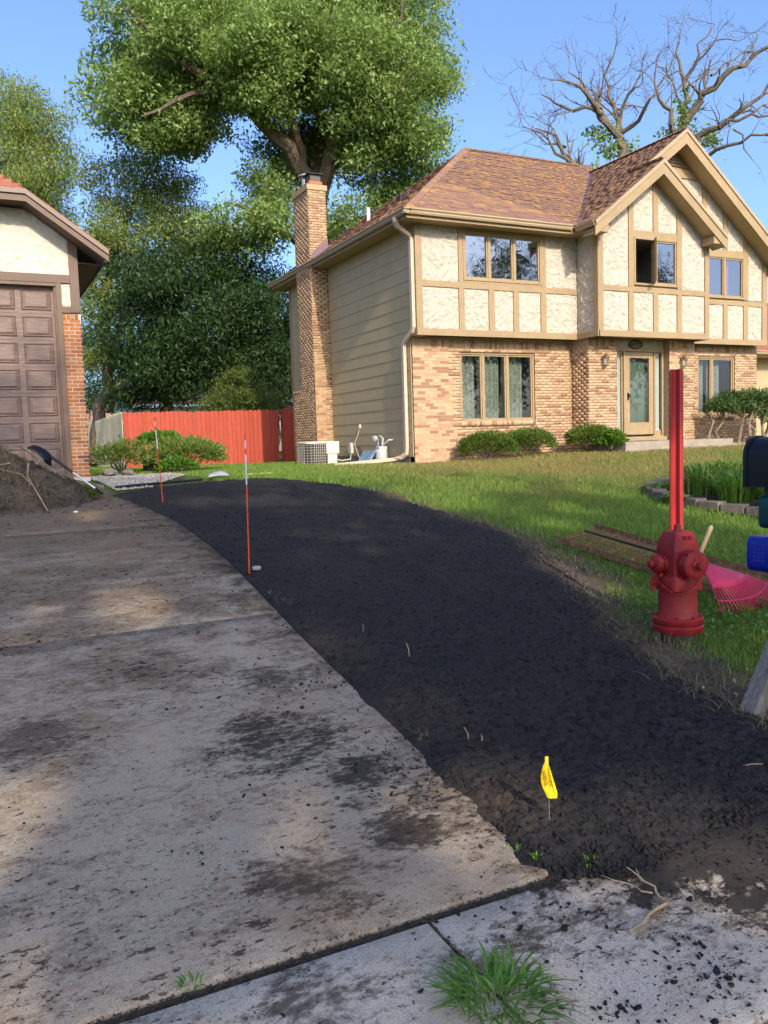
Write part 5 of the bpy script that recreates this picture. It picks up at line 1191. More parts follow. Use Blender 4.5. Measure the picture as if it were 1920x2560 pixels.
street_tree('leafy street tree across the road behind the left of the drive', -2.4, -12.5, 13.6, 4.7, 4.2, 7.6, 260, 62)
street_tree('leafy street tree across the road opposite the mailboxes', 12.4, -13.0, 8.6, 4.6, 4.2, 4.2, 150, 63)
street_tree('unseen tall narrow tree added farther back across the road to shade the garage', -1.6, -18, 16.0, 2.3, 2.6, 5.9, 120, 68, gap=.15)  # out-of-view tree added, kept narrow, to shade the lower garage door and pier
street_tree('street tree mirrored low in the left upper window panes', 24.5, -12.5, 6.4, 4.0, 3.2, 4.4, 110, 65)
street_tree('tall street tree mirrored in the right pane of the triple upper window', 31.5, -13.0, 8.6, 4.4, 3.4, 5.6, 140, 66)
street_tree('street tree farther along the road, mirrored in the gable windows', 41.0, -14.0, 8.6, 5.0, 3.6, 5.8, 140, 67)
# ------------------------------------------------------------------ fire hydrant
RED = NT('hydrant_red_paint'); _n = RED.noise(14, 5, .65); _w = RED.noise(60, 4, .6)
_c = RED.ramp(_n, [(.3, (.20, .011, .013)), (.7, (.29, .018, .020))]); _c = RED.mix(RED.ramp(_w, [(.60, 0), (.68, .75)]), _c, (.07, .030, .022)); _c = RED.mix(RED.ramp(RED.noise(5, 5, .7), [(.5, 0), (.75, .45)]), _c, (.30, .06, .05))
RED = RED.done(RED.bsdf(_c, .45, RED.bump(_w, .15, .002), 0., .25))
POSTRED = NT('faded_red_post'); _n = POSTRED.noise(1, 4, .6, POSTRED.scale((20, 20, 3)))
POSTRED = POSTRED.done(POSTRED.bsdf(POSTRED.ramp(_n, [(.3, (.32, .024, .026)), (.7, (.42, .040, .038))]), .5, None, 0., .3))
hx, hy = 4.29, 4.18; hz = Hs(hx, hy)+.03
hyd = empty('fire_hydrant', (hx, hy, hz), 'red fire hydrant with two capped nozzles and a hanging chain', 'hydrant')
tv = unit((-hx, -hy, 0)); rt = np.array([-tv[1], tv[0], 0])     # towards the viewer; rt = viewer's right
def hd(a): return tv*math.cos(math.radians(a))+rt*math.sin(math.radians(a))
def hp(d, z): return np.array([hx, hy, hz+z])+d
up_ = np.array([0, 0, 1.])
m = MB().lathe((hx, hy, hz-.15), up_, [(0, .118), (.17, .118)], 28); m.build('bury_pipe', plain('rusty_iron', (.09, .05, .035), .3, 30, .9), hyd, smooth=True)
fl = MB()
for z0, z1, rr in ((.018, .066, .172), (.074, .118, .172)):
    oct_ = lambda z, s: [hp(hd(22.5+45*i+o)*rr*s, z) for i in range(8) for o in (-8, 8)]
    fl.loft([oct_(z0, .97), oct_(z0+.008, 1), oct_(z1-.008, 1), oct_(z1, .96)])
fl.lathe((hx, hy, hz), up_, [(.06, .15), (.08, .15)], 24)
fl.build('base_flange', RED, hyd, smooth=True)
for i in range(8): MB().lathe(hp(hd(45*i)*.150, .112), up_, [(0, .014), (.018, .014), (.02, .011)], 6).build('bolt', RED, hyd)
MB().lathe((hx, hy, hz), up_, [(.10, .142), (.125, .138), (.145, .129), (.31, .127), (.40, .127)], 32).build('barrel', RED, hyd, smooth=True)
def sq(z, h, c, rot=-7):   # rounded square ring: half side h, corner radius c
    out = []
    for i in range(4):
        for j in range(5):
            q = math.radians(90*i+ -45+ 22.5*j); x, y = math.cos(q)*c, math.sin(q)*c
            cx, cy = (h-c)*(1 if i in (0, 3) else -1), (h-c)*(1 if i in (0, 1) else -1)
            out.append((cx, cy, i, j))
    out = []
    for i in range(4):
        for j in range(5):
            q = math.radians(90*i+22.5*j); sx = 1 if i in (0, 3) else -1; sy = 1 if i in (0, 1) else -1
            x, y = sx*(h-c)+c*math.cos(q), sy*(h-c)+c*math.sin(q)
            # faces of the square look 45 degrees to either side of the viewer
            d = hd(45+rot)*x+hd(-45+rot)*y; out.append(hp(d, z))
    return out
MB().loft([sq(.300, .112, .03), sq(.308, .122, .03), sq(.395, .122, .03), sq(.408, .114, .03)]).build('upper_flange', RED, hyd, smooth=True)
for a in (45, 135, 225, 315, 0): MB().lathe(hp(hd(a-52)*.135, .40), up_, [(0, .016), (.02, .016), (.024, .012)], 6).build('bolt', RED, hyd)
MB().loft([sq(.40, .104, .02), sq(.43, .100, .02), sq(.50, .103, .018), sq(.57, .103, .018), sq(.62, .099, .016), sq(.66, .088, .014), sq(.69, .073, .012), sq(.702, .066, .01), sq(.706, .055, .01)]).build('bonnet', RED, hyd, smooth=True)
MB().lathe(hp(0*tv, .70), up_, [(0, .036), (.008, .036), (.010, .025), (.045, .023), (.047, .018)], 5).build('operating_nut', plain('dark_red_nut', (.11, .02, .02), .3, 30, .6), hyd)
# pumper nozzle (viewer's right) and hose nozzle (left)
d1 = hd(40); d2 = hd(-62)
n1 = MB().lathe(hp(d1*.06, .488), d1, [(0, .085), (.045, .085), (.06, .092), (.062, .098), (.066, .098)], 32).build('pumper_nozzle', RED, hyd, smooth=True)
MB().lathe(hp(d1*.126, .488), d1, [(0, .088), (.006, .097), (.055, .097), (.066, .086), (.070, .06)], 32).build('cap', RED, n1, smooth=True)
MB().lathe(hp(d1*.19, .488), d1, [(0, .050), (.012, .048), (.016, .030), (.05, .028), (.054, .022)], 6).build('cap_nut', RED, n1)
for a in range(3):
    q = a*2.1+.6; dd = up_*math.cos(q)+np.cross(d1, up_)*math.sin(q); MB().obox(hp(d1*.16+dd*.098, .488), d1*.02, dd*.008, np.cross(d1, dd)*.014).build('lug', RED, n1)
n2 = MB().lathe(hp(d2*.06, .485), d2, [(0, .058), (.05, .058), (.055, .066), (.062, .066)], 26).build('hose_nozzle', RED, hyd, smooth=True)
MB().lathe(hp(d2*.124, .485), d2, [(0, .055), (.004, .062), (.045, .062), (.055, .052), (.058, .03)], 26).build('cap', RED, n2, smooth=True)
MB().lathe(hp(d2*.178, .485), d2, [(0, .030), (.03, .028), (.034, .022)], 12).build('cap_nut', RED, n2, smooth=True)
for a in range(3):
    q = a*2.1+3.0; dd = up_*math.cos(q)+np.cross(d2, up_)*math.sin(q); MB().obox(hp(d2*.145+dd*.063, .485), d2*.018, dd*.006, np.cross(d2, dd)*.010).build('lug', RED, n2)
# chain: torus links along a hanging curve
def chain(pts, parent, mat, L=.024, r=.0028):
    P, _ = resample(pts, [0]*len(pts), .003); d = np.concatenate([[0], np.cumsum(np.linalg.norm(np.diff(P, axis=0), axis=1))]); mm = MB(); n = int(d[-1]/(L*.72))
    for i in range(n):
        s = (i+.5)*d[-1]/n; c = np.array([np.interp(s, d, P[:, q]) for q in range(3)]); c2 = np.array([np.interp(s+.004, d, P[:, q]) for q in range(3)]); t = unit(c2-c)
        a = unit(np.cross(t, (0, 0, 1) if abs(t[2]) < .9 else (1, 0, 0))); b = np.cross(t, a); sd = a if i % 2 else b
        ring = [c+t*math.cos(q)*L*.5+sd*math.sin(q)*L*.3 for q in np.arange(9)*2*math.pi/8]; mm.tube(ring, r, 4, False)
    return mm.build('chain', mat, parent, smooth=True)
A = hp(d2*.16+up_*0, .41); Bp = hp(d1*.205, .40)
cv = [A, hp(d2*.15, .37), hp(hd(-40)*.155, .345), hp(hd(-20)*.160, .312), hp(hd(-5)*.172, .290), hp(hd(10)*.172, .300), hp(hd(25)*.172, .325), hp(hd(36)*.18, .352), Bp]
chain(cv, hyd, RED)
chain([hp(d2*.17, .41), hp(d2*.185, .35), hp(d2*.175, .315), hp(d2*.16, .33), hp(d2*.165, .39)], hyd, RED); chain([hp(d2*.175, .41), hp(d2*.20, .36), hp(d2*.19, .30), hp(d2*.17, .31), hp(d2*.15, .40)], hyd, RED)
fn = hd(38); fr_ = np.cross(up_, fn)
text('cast_lettering', 'VHS', .042, RED, Matrix(((fr_[0], 0, fn[0], hp(fn*.090+fr_*.005, .665)[0]), (fr_[1], 0, fn[1], hp(fn*.090+fr_*.005, .665)[1]), (0, 1, .0, hz+.662), (0, 0, 0, 1))) @ Matrix.Rotation(math.radians(-28), 4, 'X'), hyd, .006)

# tall red channel post behind the hydrant
pxp, pyp = 4.495, 4.39; pz = Hs(pxp, pyp)
prof = [(-.047, 0), (-.043, -.022), (-.034, -.026), (-.024, -.010), (-.014, .004), (-.004, .006), (.010, -.012), (.022, -.026), (.034, -.024), (.047, -.004), (.047, .006), (.030, .012), (0, .016), (-.030, .012)]
pv = unit((-pxp, -pyp, 0)); pr_ = np.array([-pv[1], pv[0], 0])
def pring(z, s=1.): return [np.array([pxp, pyp, z])+pr_*a*s-pv*b for a, b in prof]
hp_ = MB().loft([pring(pz-.15), pring(1.955), pring(1.975, .97), pring(1.985, .90)]).build('marker_post', POSTRED, smooth=True)
tag(hp_, 'tall red ribbed marker post standing right behind the hydrant', 'post')

# ------------------------------------------------------------------ mailboxes at the right edge
mb = empty('mailbox', (3.8, 2.85, 0), 'black arched mailbox at the right edge', 'mailbox')
def arch(y, x, z0, w, h, n=14, inset=0.):
    w2 = w/2-inset; top = h-w2-inset; return [(x-w2, y, z0+inset), (x+w2, y, z0+inset)] + [(x+w2*math.cos(q), y, z0+top+w2*math.sin(q)) for q in np.linspace(0, math.pi, n)]
mx_, mz = 3.765, 1.245
MB().loft([arch(3.10, mx_, mz, .19, .262), arch(2.60, mx_, mz, .19, .262)]).build('mailbox_body', BLACKM, mb, smooth=True)
MB().loft([arch(3.115, mx_, mz, .20, .27), arch(3.09, mx_, mz, .20, .27)]).build('end_rim', BLACKM, mb, smooth=True)
MB().loft([arch(2.61, mx_, mz-.003, .202, .272), arch(2.585, mx_, mz-.003, .202, .272)]).build('door', BLACKM, mb, smooth=True)
MB().box(mx_-.05, mx_+.06, 2.65, 3.02, mz-.06, mz-.001).build('mount', BLACKP, mb)
def tube_box(name, label, x, y0, y1, z0, w, h, c, mat):
    def rr(y, s=0.): 
        o = []
        for i, (sx, sz) in enumerate(((1, -1), (1, 1), (-1, 1), (-1, -1))):
            for j in range(5):
                q = math.radians(-90+90*i+22.5*j); o.append((x+sx*(w/2-c-s)+(c)*math.cos(q), y, z0+h/2+sz*(h/2-c-s)+(c)*math.sin(q)))
        return o
    e = empty(name, (x, (y0+y1)/2, z0), label, 'newspaper box', 'newspaper tubes under the mailbox')
    inn = [[(x+(p[0]-x)*.93, p[1], z0+h/2+(p[2]-z0-h/2)*.93) for p in rr(yy)] for yy in (y0, y1-.02)]
    MB().loft([rr(y1, .02), rr(y1-.012), rr(y0), inn[0], inn[1]]).build('tube', mat, e, smooth=True)
    return e
GRN = plain('dark_green_plastic', (.004, .045, .040), .12, 6, .35); BLU = plain('blue_plastic', (.004, .014, .25), .12, 6, .35)
g1 = tube_box('newspaper_tube', 'dark green plastic newspaper tube below the black mailbox', 3.755, 2.55, 3.03, 1.03, .17, .17, .035, GRN)
g2 = tube_box('newspaper_tube', 'bright blue plastic newspaper tube, lowest on the mailbox post', 3.715, 2.50, 3.06, .805, .19, .185, .04, BLU)
PALE = plain('pale_blue_print', (.02, .045, .32), .1, 10, .6); WPR = plain('white_print', (.6, .62, .62), .1, 10, .6)
LFT = Matrix(((0, 0, -1, 0), (-1, 0, 0, 0), (0, 1, 0, 0), (0, 0, 0, 1)))          # text turned to face -X, reading toward the street
text('lettering', 'Li', .085, PALE, Matrix.Translation((3.715-.0955, 2.83, .885)) @ LFT, g2, .0004)
dm = MB()
for j in range(4):
    for i in range(3): dm.box(3.6190, 3.6196, 2.94+.026*i, 2.958+.026*i, .865+.020*j, .874+.020*j)
dm.build('faint_print', PALE, g2)
MB().box(3.6692, 3.6698, 2.80, 2.835, 1.10, 1.125).build('print', WPR, g1)
pm = MB().obox((3.835, 2.95, .55), (.335, -.03, .62), unit((.62, .05, -.335))*.047, unit((0, 1, .06))*.047)
wp = pm.build('wooden_post', POSTW, None, bevel=.004); tag(wp, 'weathered grey wooden post leaning at the lower right edge', 'post')
MB().lathe(np.array((3.625, 2.915, .30)), (-.5, -.86, .2), [(0, .013), (.006, .012)], 10).build('knot_hole', BLACKP, wp)
bk = MB().box(3.68, 3.90, 2.70, 2.98, .785, .803).box(3.90, 3.98, 2.82, 2.90, -.05, 1.19).box(3.78, 3.96, 2.78, 2.94, .99, 1.028)
tag(bk.build('mailbox_bracket', POSTW), 'grey upright carrying the mailbox and tubes', 'bracket')

# ------------------------------------------------------------------ loading ramp, rakes
RUST = NT('rusty_steel'); _n = RUST.noise(22, 5, .7); RUST = RUST.done(RUST.bsdf(RUST.ramp(_n, [(.3, (.085, .048, .026)), (.55, (.24, .135, .06)), (.75, (.42, .28, .14))]), .8, RUST.bump(_n, .3, .003), .2, .3))
ramp = empty('loading_ramp', (5.55, 5.6, .25), 'rusty steel mesh loading ramp lying on the grass behind the hydrant', 'ramp')
P0, P1, RW = np.array((5.56, 6.82)), np.array((5.66, 4.35)), .27
td = unit(np.append(P1-P0, 0)); sd = np.array([-td[1], td[0], 0])*1.0; RL = np.linalg.norm(P1-P0)
def rp(s, a, h): h = h+.085*(a+RW)/(2*RW); q = np.append(P0, 0)+td*s+sd*a; return np.array([q[0], q[1], Hs(q[0], q[1])+h])
for a in (-RW, RW):
    mm = MB(); mm.loft([[rp(s, a-.004*np.sign(a), .02), rp(s, a, .02), rp(s, a, .085), rp(s, a-.004*np.sign(a), .085)] for s in np.linspace(0, RL, 9)])
    mm.loft([[rp(s, a, .02), rp(s, a-.045*np.sign(a), .02), rp(s, a-.045*np.sign(a), .024), rp(s, a, .026)] for s in np.linspace(0, RL, 9)])
    mm.build('side_rail', RUST, ramp)
for i in range(9):
    s = .02+i*(RL-.06)/8; mm = MB(); mm.loft([[rp(s, a, .026), rp(s+.045, a, .026), rp(s+.045, a, .034), rp(s, a, .034)] for a in np.linspace(-RW+.005, RW-.005, 3)]); mm.build('crossbar', RUST, ramp)
mesh_ = MB()
for i in range(int(RL/.05)):
    for dirn in (1, -1):
        pts = [rp(i*.05+(.05 if (j % 2 == (dirn > 0)) else .0)*1.0, -RW+.02+j*(2*RW-.04)/10, .038) for j in range(11)]; mesh_.tube(pts, .0028, 3, False)
mesh_.build('wire_mesh', RUST, ramp)
PINK = plain('pinkish_red_plastic', (.50, .028, .085), .12, 8, .4, fine=70)
rk = empty('leaf_rake', (5.6, 5.2, .3), 'pinkish red plastic leaf rake lying on the ramp beside the hydrant', 'rake')
ha = rp(.10, .05, .075); ap = trace(1755, 1412, 6.45); T1 = trace(1803, 1531, 6.15); T2 = trace(1950, 1472, 6.75); T1[2] = max(T1[2], Hs(T1[0], T1[1])+.03)
MB().tube([ha, ha+(ap-ha)*.5, ap], .0135, 10).build('handle', BLACKP, rk, smooth=True)
sx = unit(T2-T1); ax = unit((T1+T2)/2-ap); nn = np.cross(sx, ax); nn = nn if nn[2] > 0 else -nn
def fan(u, s):
    a0 = ap+sx*s*.045; t_ = T1*(1-s)/2+T2*(1+s)/2+ax*.10*(1-s*s); return a0+(t_-a0)*u+nn*(.03*math.sin(u*3.1)*(1-.5*s*s)+.01)
web = MB(); SS = np.linspace(-1, 1, 13)
for lay in (0, -.006): pass
V = []; F = []
for u_ in np.linspace(0, .52, 6):
    for s in SS: V.append(fan(u_, s))
for i in range(5):
    for j in range(12): F.append((i*13+j, i*13+j+1, (i+1)*13+j+1, (i+1)*13+j))
hd_ = link('rake_head', newmesh('rake_head', V, F, smooth=True), PINK, rk); hd_.modifiers.new('solid', 'SOLIDIFY').thickness = .006
for s in np.linspace(-1, 1, 24):
    p = [fan(u_, s) for u_ in (.50, .65, .80, .93)]; e_ = p[-1]+(p[-1]-p[-2])*.35-nn*.018; q2 = p[-1]+(p[-1]-p[-2])*.46-nn*.045
    MB().tube(p+[e_, q2], [.0058, .0055, .005, .0048, .0044, .0035], 4).build('tine', PINK, rk, smooth=True)
MB().tube([fan(.80, s)+np.array([0, 0, .004]) for s in SS], .007, 5).build('tine_brace', PINK, rk, smooth=True); MB().tube([fan(.52, s)+np.array([0, 0, .003]) for s in SS], .006, 5).build('head_edge', PINK, rk, smooth=True)
hb, ht = trace(1722, 1452, 6.0), trace(1779, 1314, 5.9)
hb[2] = max(hb[2], Hs(hb[0], hb[1])+.03)
gr2 = empty('garden_rake', (hb[0], hb[1], Hs(hb[0], hb[1])), 'pale wooden tool handle sticking up behind the hydrant', 'tool')
MB().tube([hb, hb+(ht-hb)*.9, ht-(ht-hb)*.03, ht], [.016, .0165, .0175, .010], 12).build('handle', HANDLE, gr2, smooth=True)
mm = MB().obox(hb-np.array([0, 0, .012]), sx*.20, (0, 0, .012), tv*.008)
for i in range(12): q = hb+sx*(-.19+.0345*i); mm.tube([q, q+np.array([0, 0, -.04])-tv*.02], [.005, .003], 5)
mm.build('rake_head', RUST, gr2)

# ------------------------------------------------------------------ marker stakes
ORG = plain('orange_red_paint', (.58, .065, .018), .1, 20, .5); WHT = plain('white_band', (.62, .62, .64), .06, 20, .5)
def stake(label, b, t):
    b, t = np.array(b, float), np.array(t, float); e = empty('marker_stake', b, label, 'stake', 'driveway marker stakes')
    prev = 0.; L = t-b
    for f0, f1, mt, nm in ((0, .642, ORG, 'rod'), (.642, .852, WHT, 'band'), (.852, .895, ORG, 'band'), (.895, .952, WHT, 'band'), (.952, 1, ORG, 'tip')):
        MB().tube([b+L*f0, b+L*f1], .0062 if nm != 'band' else .0064, 8).build(nm, mt, e, smooth=True)
def lift_px(px, py, b, zoff=0):      # the point of that pixel's ray nearest above base b
    d = CF*FPX+CR*(px-960)-CU*(py-1280); s = (np.array(b[:2])@np.array([d[0], d[1]]))/(d[0]**2+d[1]**2); return EYE+d*s
b1 = np.array((2.06, 6.82, Hs(2.06, 6.82))); b2 = np.array((2.19, 10.92, Hs(2.19, 10.92)))
stake('nearer orange-red and white marker stake at the drive edge', b1, lift_px(612.5, 1084, b1)); stake('farther orange-red and white marker stake in front of the shrubs', b2, lift_px(386, 1043, b2))
MB().lathe((2.13, 6.83, Hs(2.13, 6.83)+.035), (0, 0, 1), [(0, .035), (.02, .04), (.03, .03)], 9).build('pale_stone', plain('pale_stone_grey', (.35, .33, .30), .2, 30, .9))
tag(bpy.data.objects['pale_stone'], 'flat pale stone beside the nearer marker stake', 'stone')

# ------------------------------------------------------------------ yellow warning flag
YEL = NT('yellow_vinyl'); YEL = YEL.done(YEL.bsdf((.86, .56, .006), .4, None, 0., .4))
fb = np.array((1.89, 2.49, Hs(1.89, 2.49)+.02)); fu = np.array([0, 0, 1.])
flag = empty('warning_flag', fb, 'small yellow utility warning flag on a wire in the black soil', 'flag')
fv = unit((-fb[0], -fb[1], 0)); fx = np.array([-fv[1], fv[0], 0])
MB().tube([fb-fu*.06, fb+fu*.10, fb+fu*.262], .0013, 5).build('wire', GALV, flag)
rows = [(.270, -.012, -.002), (.262, -.014, .001), (.248, -.013, .000), (.236, -.020, .000), (.215, -.025, .004), (.190, -.030, .009), (.165, -.0285, .014), (.145, -.022, .018), (.128, -.014, .021), (.108, -.0075, .0185)]
V = []; F = []; NC = 7
for z, a, b in rows:
    for j in range(NC): q = j/(NC-1); V.append(fb+fu*z+fx*(a+(b-a)*q)+fv*(.006*math.sin(q*3.1)+.003*math.sin(z*60+q*2)))
for i in range(len(rows)-1):
    for j in range(NC-1): F.append((i*NC+j, i*NC+j+1, (i+1)*NC+j+1, (i+1)*NC+j))
fs = link('flag_sheet', newmesh('flag_sheet', V, F, smooth=True), YEL, flag)
V = [fb+fu*z+fx*(b+o)+fv*(.006-o*.3) for (z, a, b) in rows[3:] for o in (0, .002+.010*(.236-z)/.128)]
link('flag_fold', newmesh('flag_fold', V, [(2*i, 2*i+1, 2*i+3, 2*i+2) for i in range(len(rows)-4)], smooth=True), YEL, flag)
INK = plain('black_ink', (.02, .016, .01), .1, 20, .7)
# text runs down the flag: local x -> down (slightly right), local y -> right
tdn = unit(-fu+fx*.17); trg = np.cross(-tdn, fv); trg = unit(fx+fu*.17)
def flagtext(body, size, z, off): 
    o = fb+fu*z+fx*off+fv*.0092
    return text('flag_print', body, size, INK, Matrix(((tdn[0], trg[0], fv[0], o[0]), (tdn[1], trg[1], fv[1], o[1]), (tdn[2], trg[2], fv[2], o[2]), (0, 0, 0, 1))), flag, .0003)
flagtext('WARNING', .0165, .190, .0025); flagtext('//', .010, .235, -.0025); 
for i, (z, o_) in enumerate(((.190, -.009), (.186, -.0135), (.182, -.018))):
    c = fb+fu*z+fx*o_+fv*.0088; mm = MB()
    for j in range(7): mm.obox(c+tdn*(-.026+j*.0085+.001*(j % 3)), tdn*.0028, trg*.0012, fv*.0002)
    mm.build('flag_print', INK, flag)

# ------------------------------------------------------------------ condenser and fittings beside the chimney
ac = empty('air_conditioner', (7.80, 19.3, .98), 'beige air conditioner condenser with wire grille beside the chimney', 'air conditioner')
CREAM = plain('cream_metal', (.58, .54, .45), .05, 4, .45); COIL = plain('dark_coil', (.045, .038, .034), .3, 60, .7)
ax0, ax1, ay0, ay1, az0, az1 = 7.30, 8.12, 18.95, 19.75, .99, 1.56
def rr2(z, i=0., c=.16): 
    o = []
    for k_, (sx_, sy_) in enumerate(((1, 1), (-1, 1), (-1, -1), (1, -1))):
        for j in range(6):
            q = math.radians(90*k_+18*j); cx = (ax1-c-i if sx_ > 0 else ax0+c+i); cy = (ay1-c-i if sy_ > 0 else ay0+c+i); o.append((cx+c*math.cos(q), cy+c*math.sin(q), z))
    return o
MB().loft([rr2(az0+.03, .03), rr2(az1-.03, .03)]).build('coil', COIL, ac, smooth=True)
MB().loft([rr2(az1-.03), rr2(az1), rr2(az1+.02, .05)]).build('top_cover', CREAM, ac, smooth=True); MB().loft([rr2(az0), rr2(az0+.03)]).build('base_pan', CREAM, ac)
gr3 = MB()
for zz in np.linspace(az0+.05, az1-.06, 8): ring = rr2(zz, .005); gr3.tube(ring+ring[:1], .0026, 4, False)
ra_, rb_ = rr2(az0+.02, .004), rr2(az1-.03, .004)
for a, b in list(zip(ra_, rb_))[::2]: gr3.tube([a, b], .0026, 4, False)
for xx in np.linspace(ax0+.2, ax1-.35, 6): gr3.tube([(xx, ay0+.004, az0+.02), (xx, ay0+.004, az1-.03)], .0035, 4, False)
for yy in np.linspace(ay0+.2, ay1-.2, 6): gr3.tube([(ax0+.004, yy, az0+.02), (ax0+.004, yy, az1-.03)], .0035, 4, False)
gr3.build('grille', CREAM, ac)
MB().box(ax1-.31, ax1+.03, ay0-.02, ay0+.3, az0+.28, az1+.01).box(ax1-.27, ax1-.02, ay0+.005, ay0+.28, az0, az0+.28).build('service_panel', CREAM, ac, bevel=.01)
MB().box(ax0-.1, ax1+.1, ay0-.08, ay1+.1, .93, .985).build('pad', FOUND, ac)
sw_ = MB().box(8.735, 8.81, 19.55, 19.72, 1.25, 1.52).tube([(8.77, 19.63, 1.25), (8.70, 19.5, 1.1), (8.4, 19.4, 1.08), (8.1, 19.3, 1.15)], .016, 6)
tag(sw_.build('switch_box', CREAM), 'small cream disconnect box low on the siding beside the condenser', 'switch box')
cw = MB()
for i in range(3): cw.tube([(8.74-.02*i, 19.05+.16*math.cos(q)+.03*i, 1.22+.19*math.sin(q)+.02*i) for q in np.linspace(0, 6.28, 18)], .006, 4, False)
tag(cw.build('cable_coil', BLACKP), 'loose black cable coiled against the siding', 'cable')
cb_ = MB().box(8.77, 8.815, 19.05, 19.12, 1.88, 1.97).tube([(8.79, 19.1, 1.88), (8.75, 19.12, 1.7), (8.70, 19.22, 1.5), (8.70, 19.1, 1.3), (8.62, 18.7, 1.05)], .008, 5, False)
tag(cb_.build('wall_outlet', CREAM), 'small pale outlet with a dangling cable on the siding', 'outlet')
gm = empty('gas_meter', (8.66, 17.65, 1.05), 'grey gas meter with pipes low on the siding by the downspout', 'gas meter')
LG = plain('light_grey_paint', (.42, .44, .44), .1, 12, .5)
MB().lathe((8.62, 17.55, 1.10), (0, 0, 1), [(0, .13), (.02, .15), (.20, .15), (.26, .10)], 14).build('meter_body', LG, gm, smooth=True); MB().box(8.52, 8.74, 17.45, 17.65, 1.32, 1.42).build('meter_head', LG, gm, bevel=.02)
MB().tube([(8.70, 17.85, 1.0), (8.70, 17.85, 1.62), (8.70, 17.75, 1.66), (8.70, 17.6, 1.60), (8.66, 17.56, 1.42)], .022, 8).tube([(8.62, 17.5, 1.42), (8.70, 17.3, 1.56), (8.82, 17.28, 1.56)], .022, 8).build('pipe', LG, gm, smooth=True)
MB().lathe((8.64, 17.86, 1.60), (-1, -.3, 0), [(0, .07), (.05, .075), (.07, .04)], 14).build('regulator', LG, gm, smooth=True); MB().lathe((8.62, 17.72, 1.32), (-1, -.4, 0), [(0, .05), (.05, .05)], 12).build('dial', WHITE, gm, smooth=True)
bs = MB().obox((8.32, 17.75, 1.17), (.02, .36, .0), (.10, 0, .15), (.012, 0, -.008)); BLUS = plain('pale_blue_sheet', (.20, .32, .42), .5, 9, .35)
tag(bs.build('plastic_sheet', BLUS, None, bevel=.005), 'crumpled pale blue plastic sheet leaning by the gas meter', 'sheet')
# ------------------------------------------------------------------ shrubs, beds
def bush(name, label, c, r, n, lm, leaf, group=None, stems=6, aspect=.3, lump=.18, seed=1, cat='shrub', flat=.25, inner=.55, stemmat=None):
    """evergreen mound: sprays standing out of a lumpy ellipsoid"""
    r2 = np.random.default_rng(seed); c = np.array(c, float); r = np.array(r, float); z0 = Hs(c[0], c[1])
    e = empty(name, (c[0], c[1], z0), label, cat, group)
    v = r2.normal(0, 1, (n, 3)); v /= np.linalg.norm(v, axis=1)[:, None]; v[:, 2] = np.where(v[:, 2] < -flat, -v[:, 2], v[:, 2])
    th = np.arctan2(v[:, 1], v[:, 0]); k = 1+lump*(2*fbm(th*1.6+seed, v[:, 2]*2.2+3, seed, 3)-1)+.5*lump*(2*vnoise(th*6, v[:, 2]*6, seed)-1)
    rad = (inner+(1-inner)*r2.random(n)**.45)*k; P = c+v*r*rad[:, None]; P[:, 2] = np.maximum(P[:, 2], z0+.02)
    leaf_mesh('foliage', P, np.full(n, leaf), lm, e, aspect, .2, None, -.35, dirs=v*1.0)
    s = MB()
    for i in range(stems):
        q = r2.random()*6.28; b = c*1.0; b[2] = z0; t = c+np.array([math.cos(q)*r[0]*.6, math.sin(q)*r[1]*.6, r[2]*.3]); s.tube([b+np.array([math.cos(q), math.sin(q), 0])*.05, (b+t)/2+r2.normal(0, .04, 3), t], [.022, .016, .008], 5, False)
    s.build('stem', stemmat or BARK, e, smooth=True); return e
YEW = leafmat('yew_needle', (.035, .072, .010), (.085, .145, .018), (.18, .22, .032), .15, .6, 3)
HOSTA = leafmat('hosta_leaf', (.05, .13, .015), (.09, .19, .022), (.14, .25, .03), .3, .4, 2)
DAY = leafmat('daylily_leaf', (.075, .16, .02), (.135, .25, .035), (.22, .32, .055), .3, .45, 2)
PERN = leafmat('perennial_leaf', (.075, .14, .025), (.15, .22, .042), (.25, .25, .07), .3, .5, 2)
bush('yew_bush', 'leftmost rounded yew below the triple brick window', (10.42, 15.75, 1.30), (.72, .55, .36), 9000, YEW, .055, 'clipped yews along the front wall', seed=31)
bush('yew_bush', 'middle low yew under the right end of the brick window', (11.55, 15.78, 1.36), (.72, .5, .33), 9000, YEW, .055, 'clipped yews along the front wall', seed=32)
bush('yew_bush', 'rightmost yew beside the stoop, next to the brick pier', (13.0, 15.35, 1.40), (.62, .5, .33), 8000, YEW, .055, 'clipped yews along the front wall', seed=33)
bush('hosta_plant', 'bright leafy green plant between the right yew and the stoop', (13.25, 14.95, 1.32), (.32, .28, .24), 700, HOSTA, .13, None, 4, .55, seed=34)
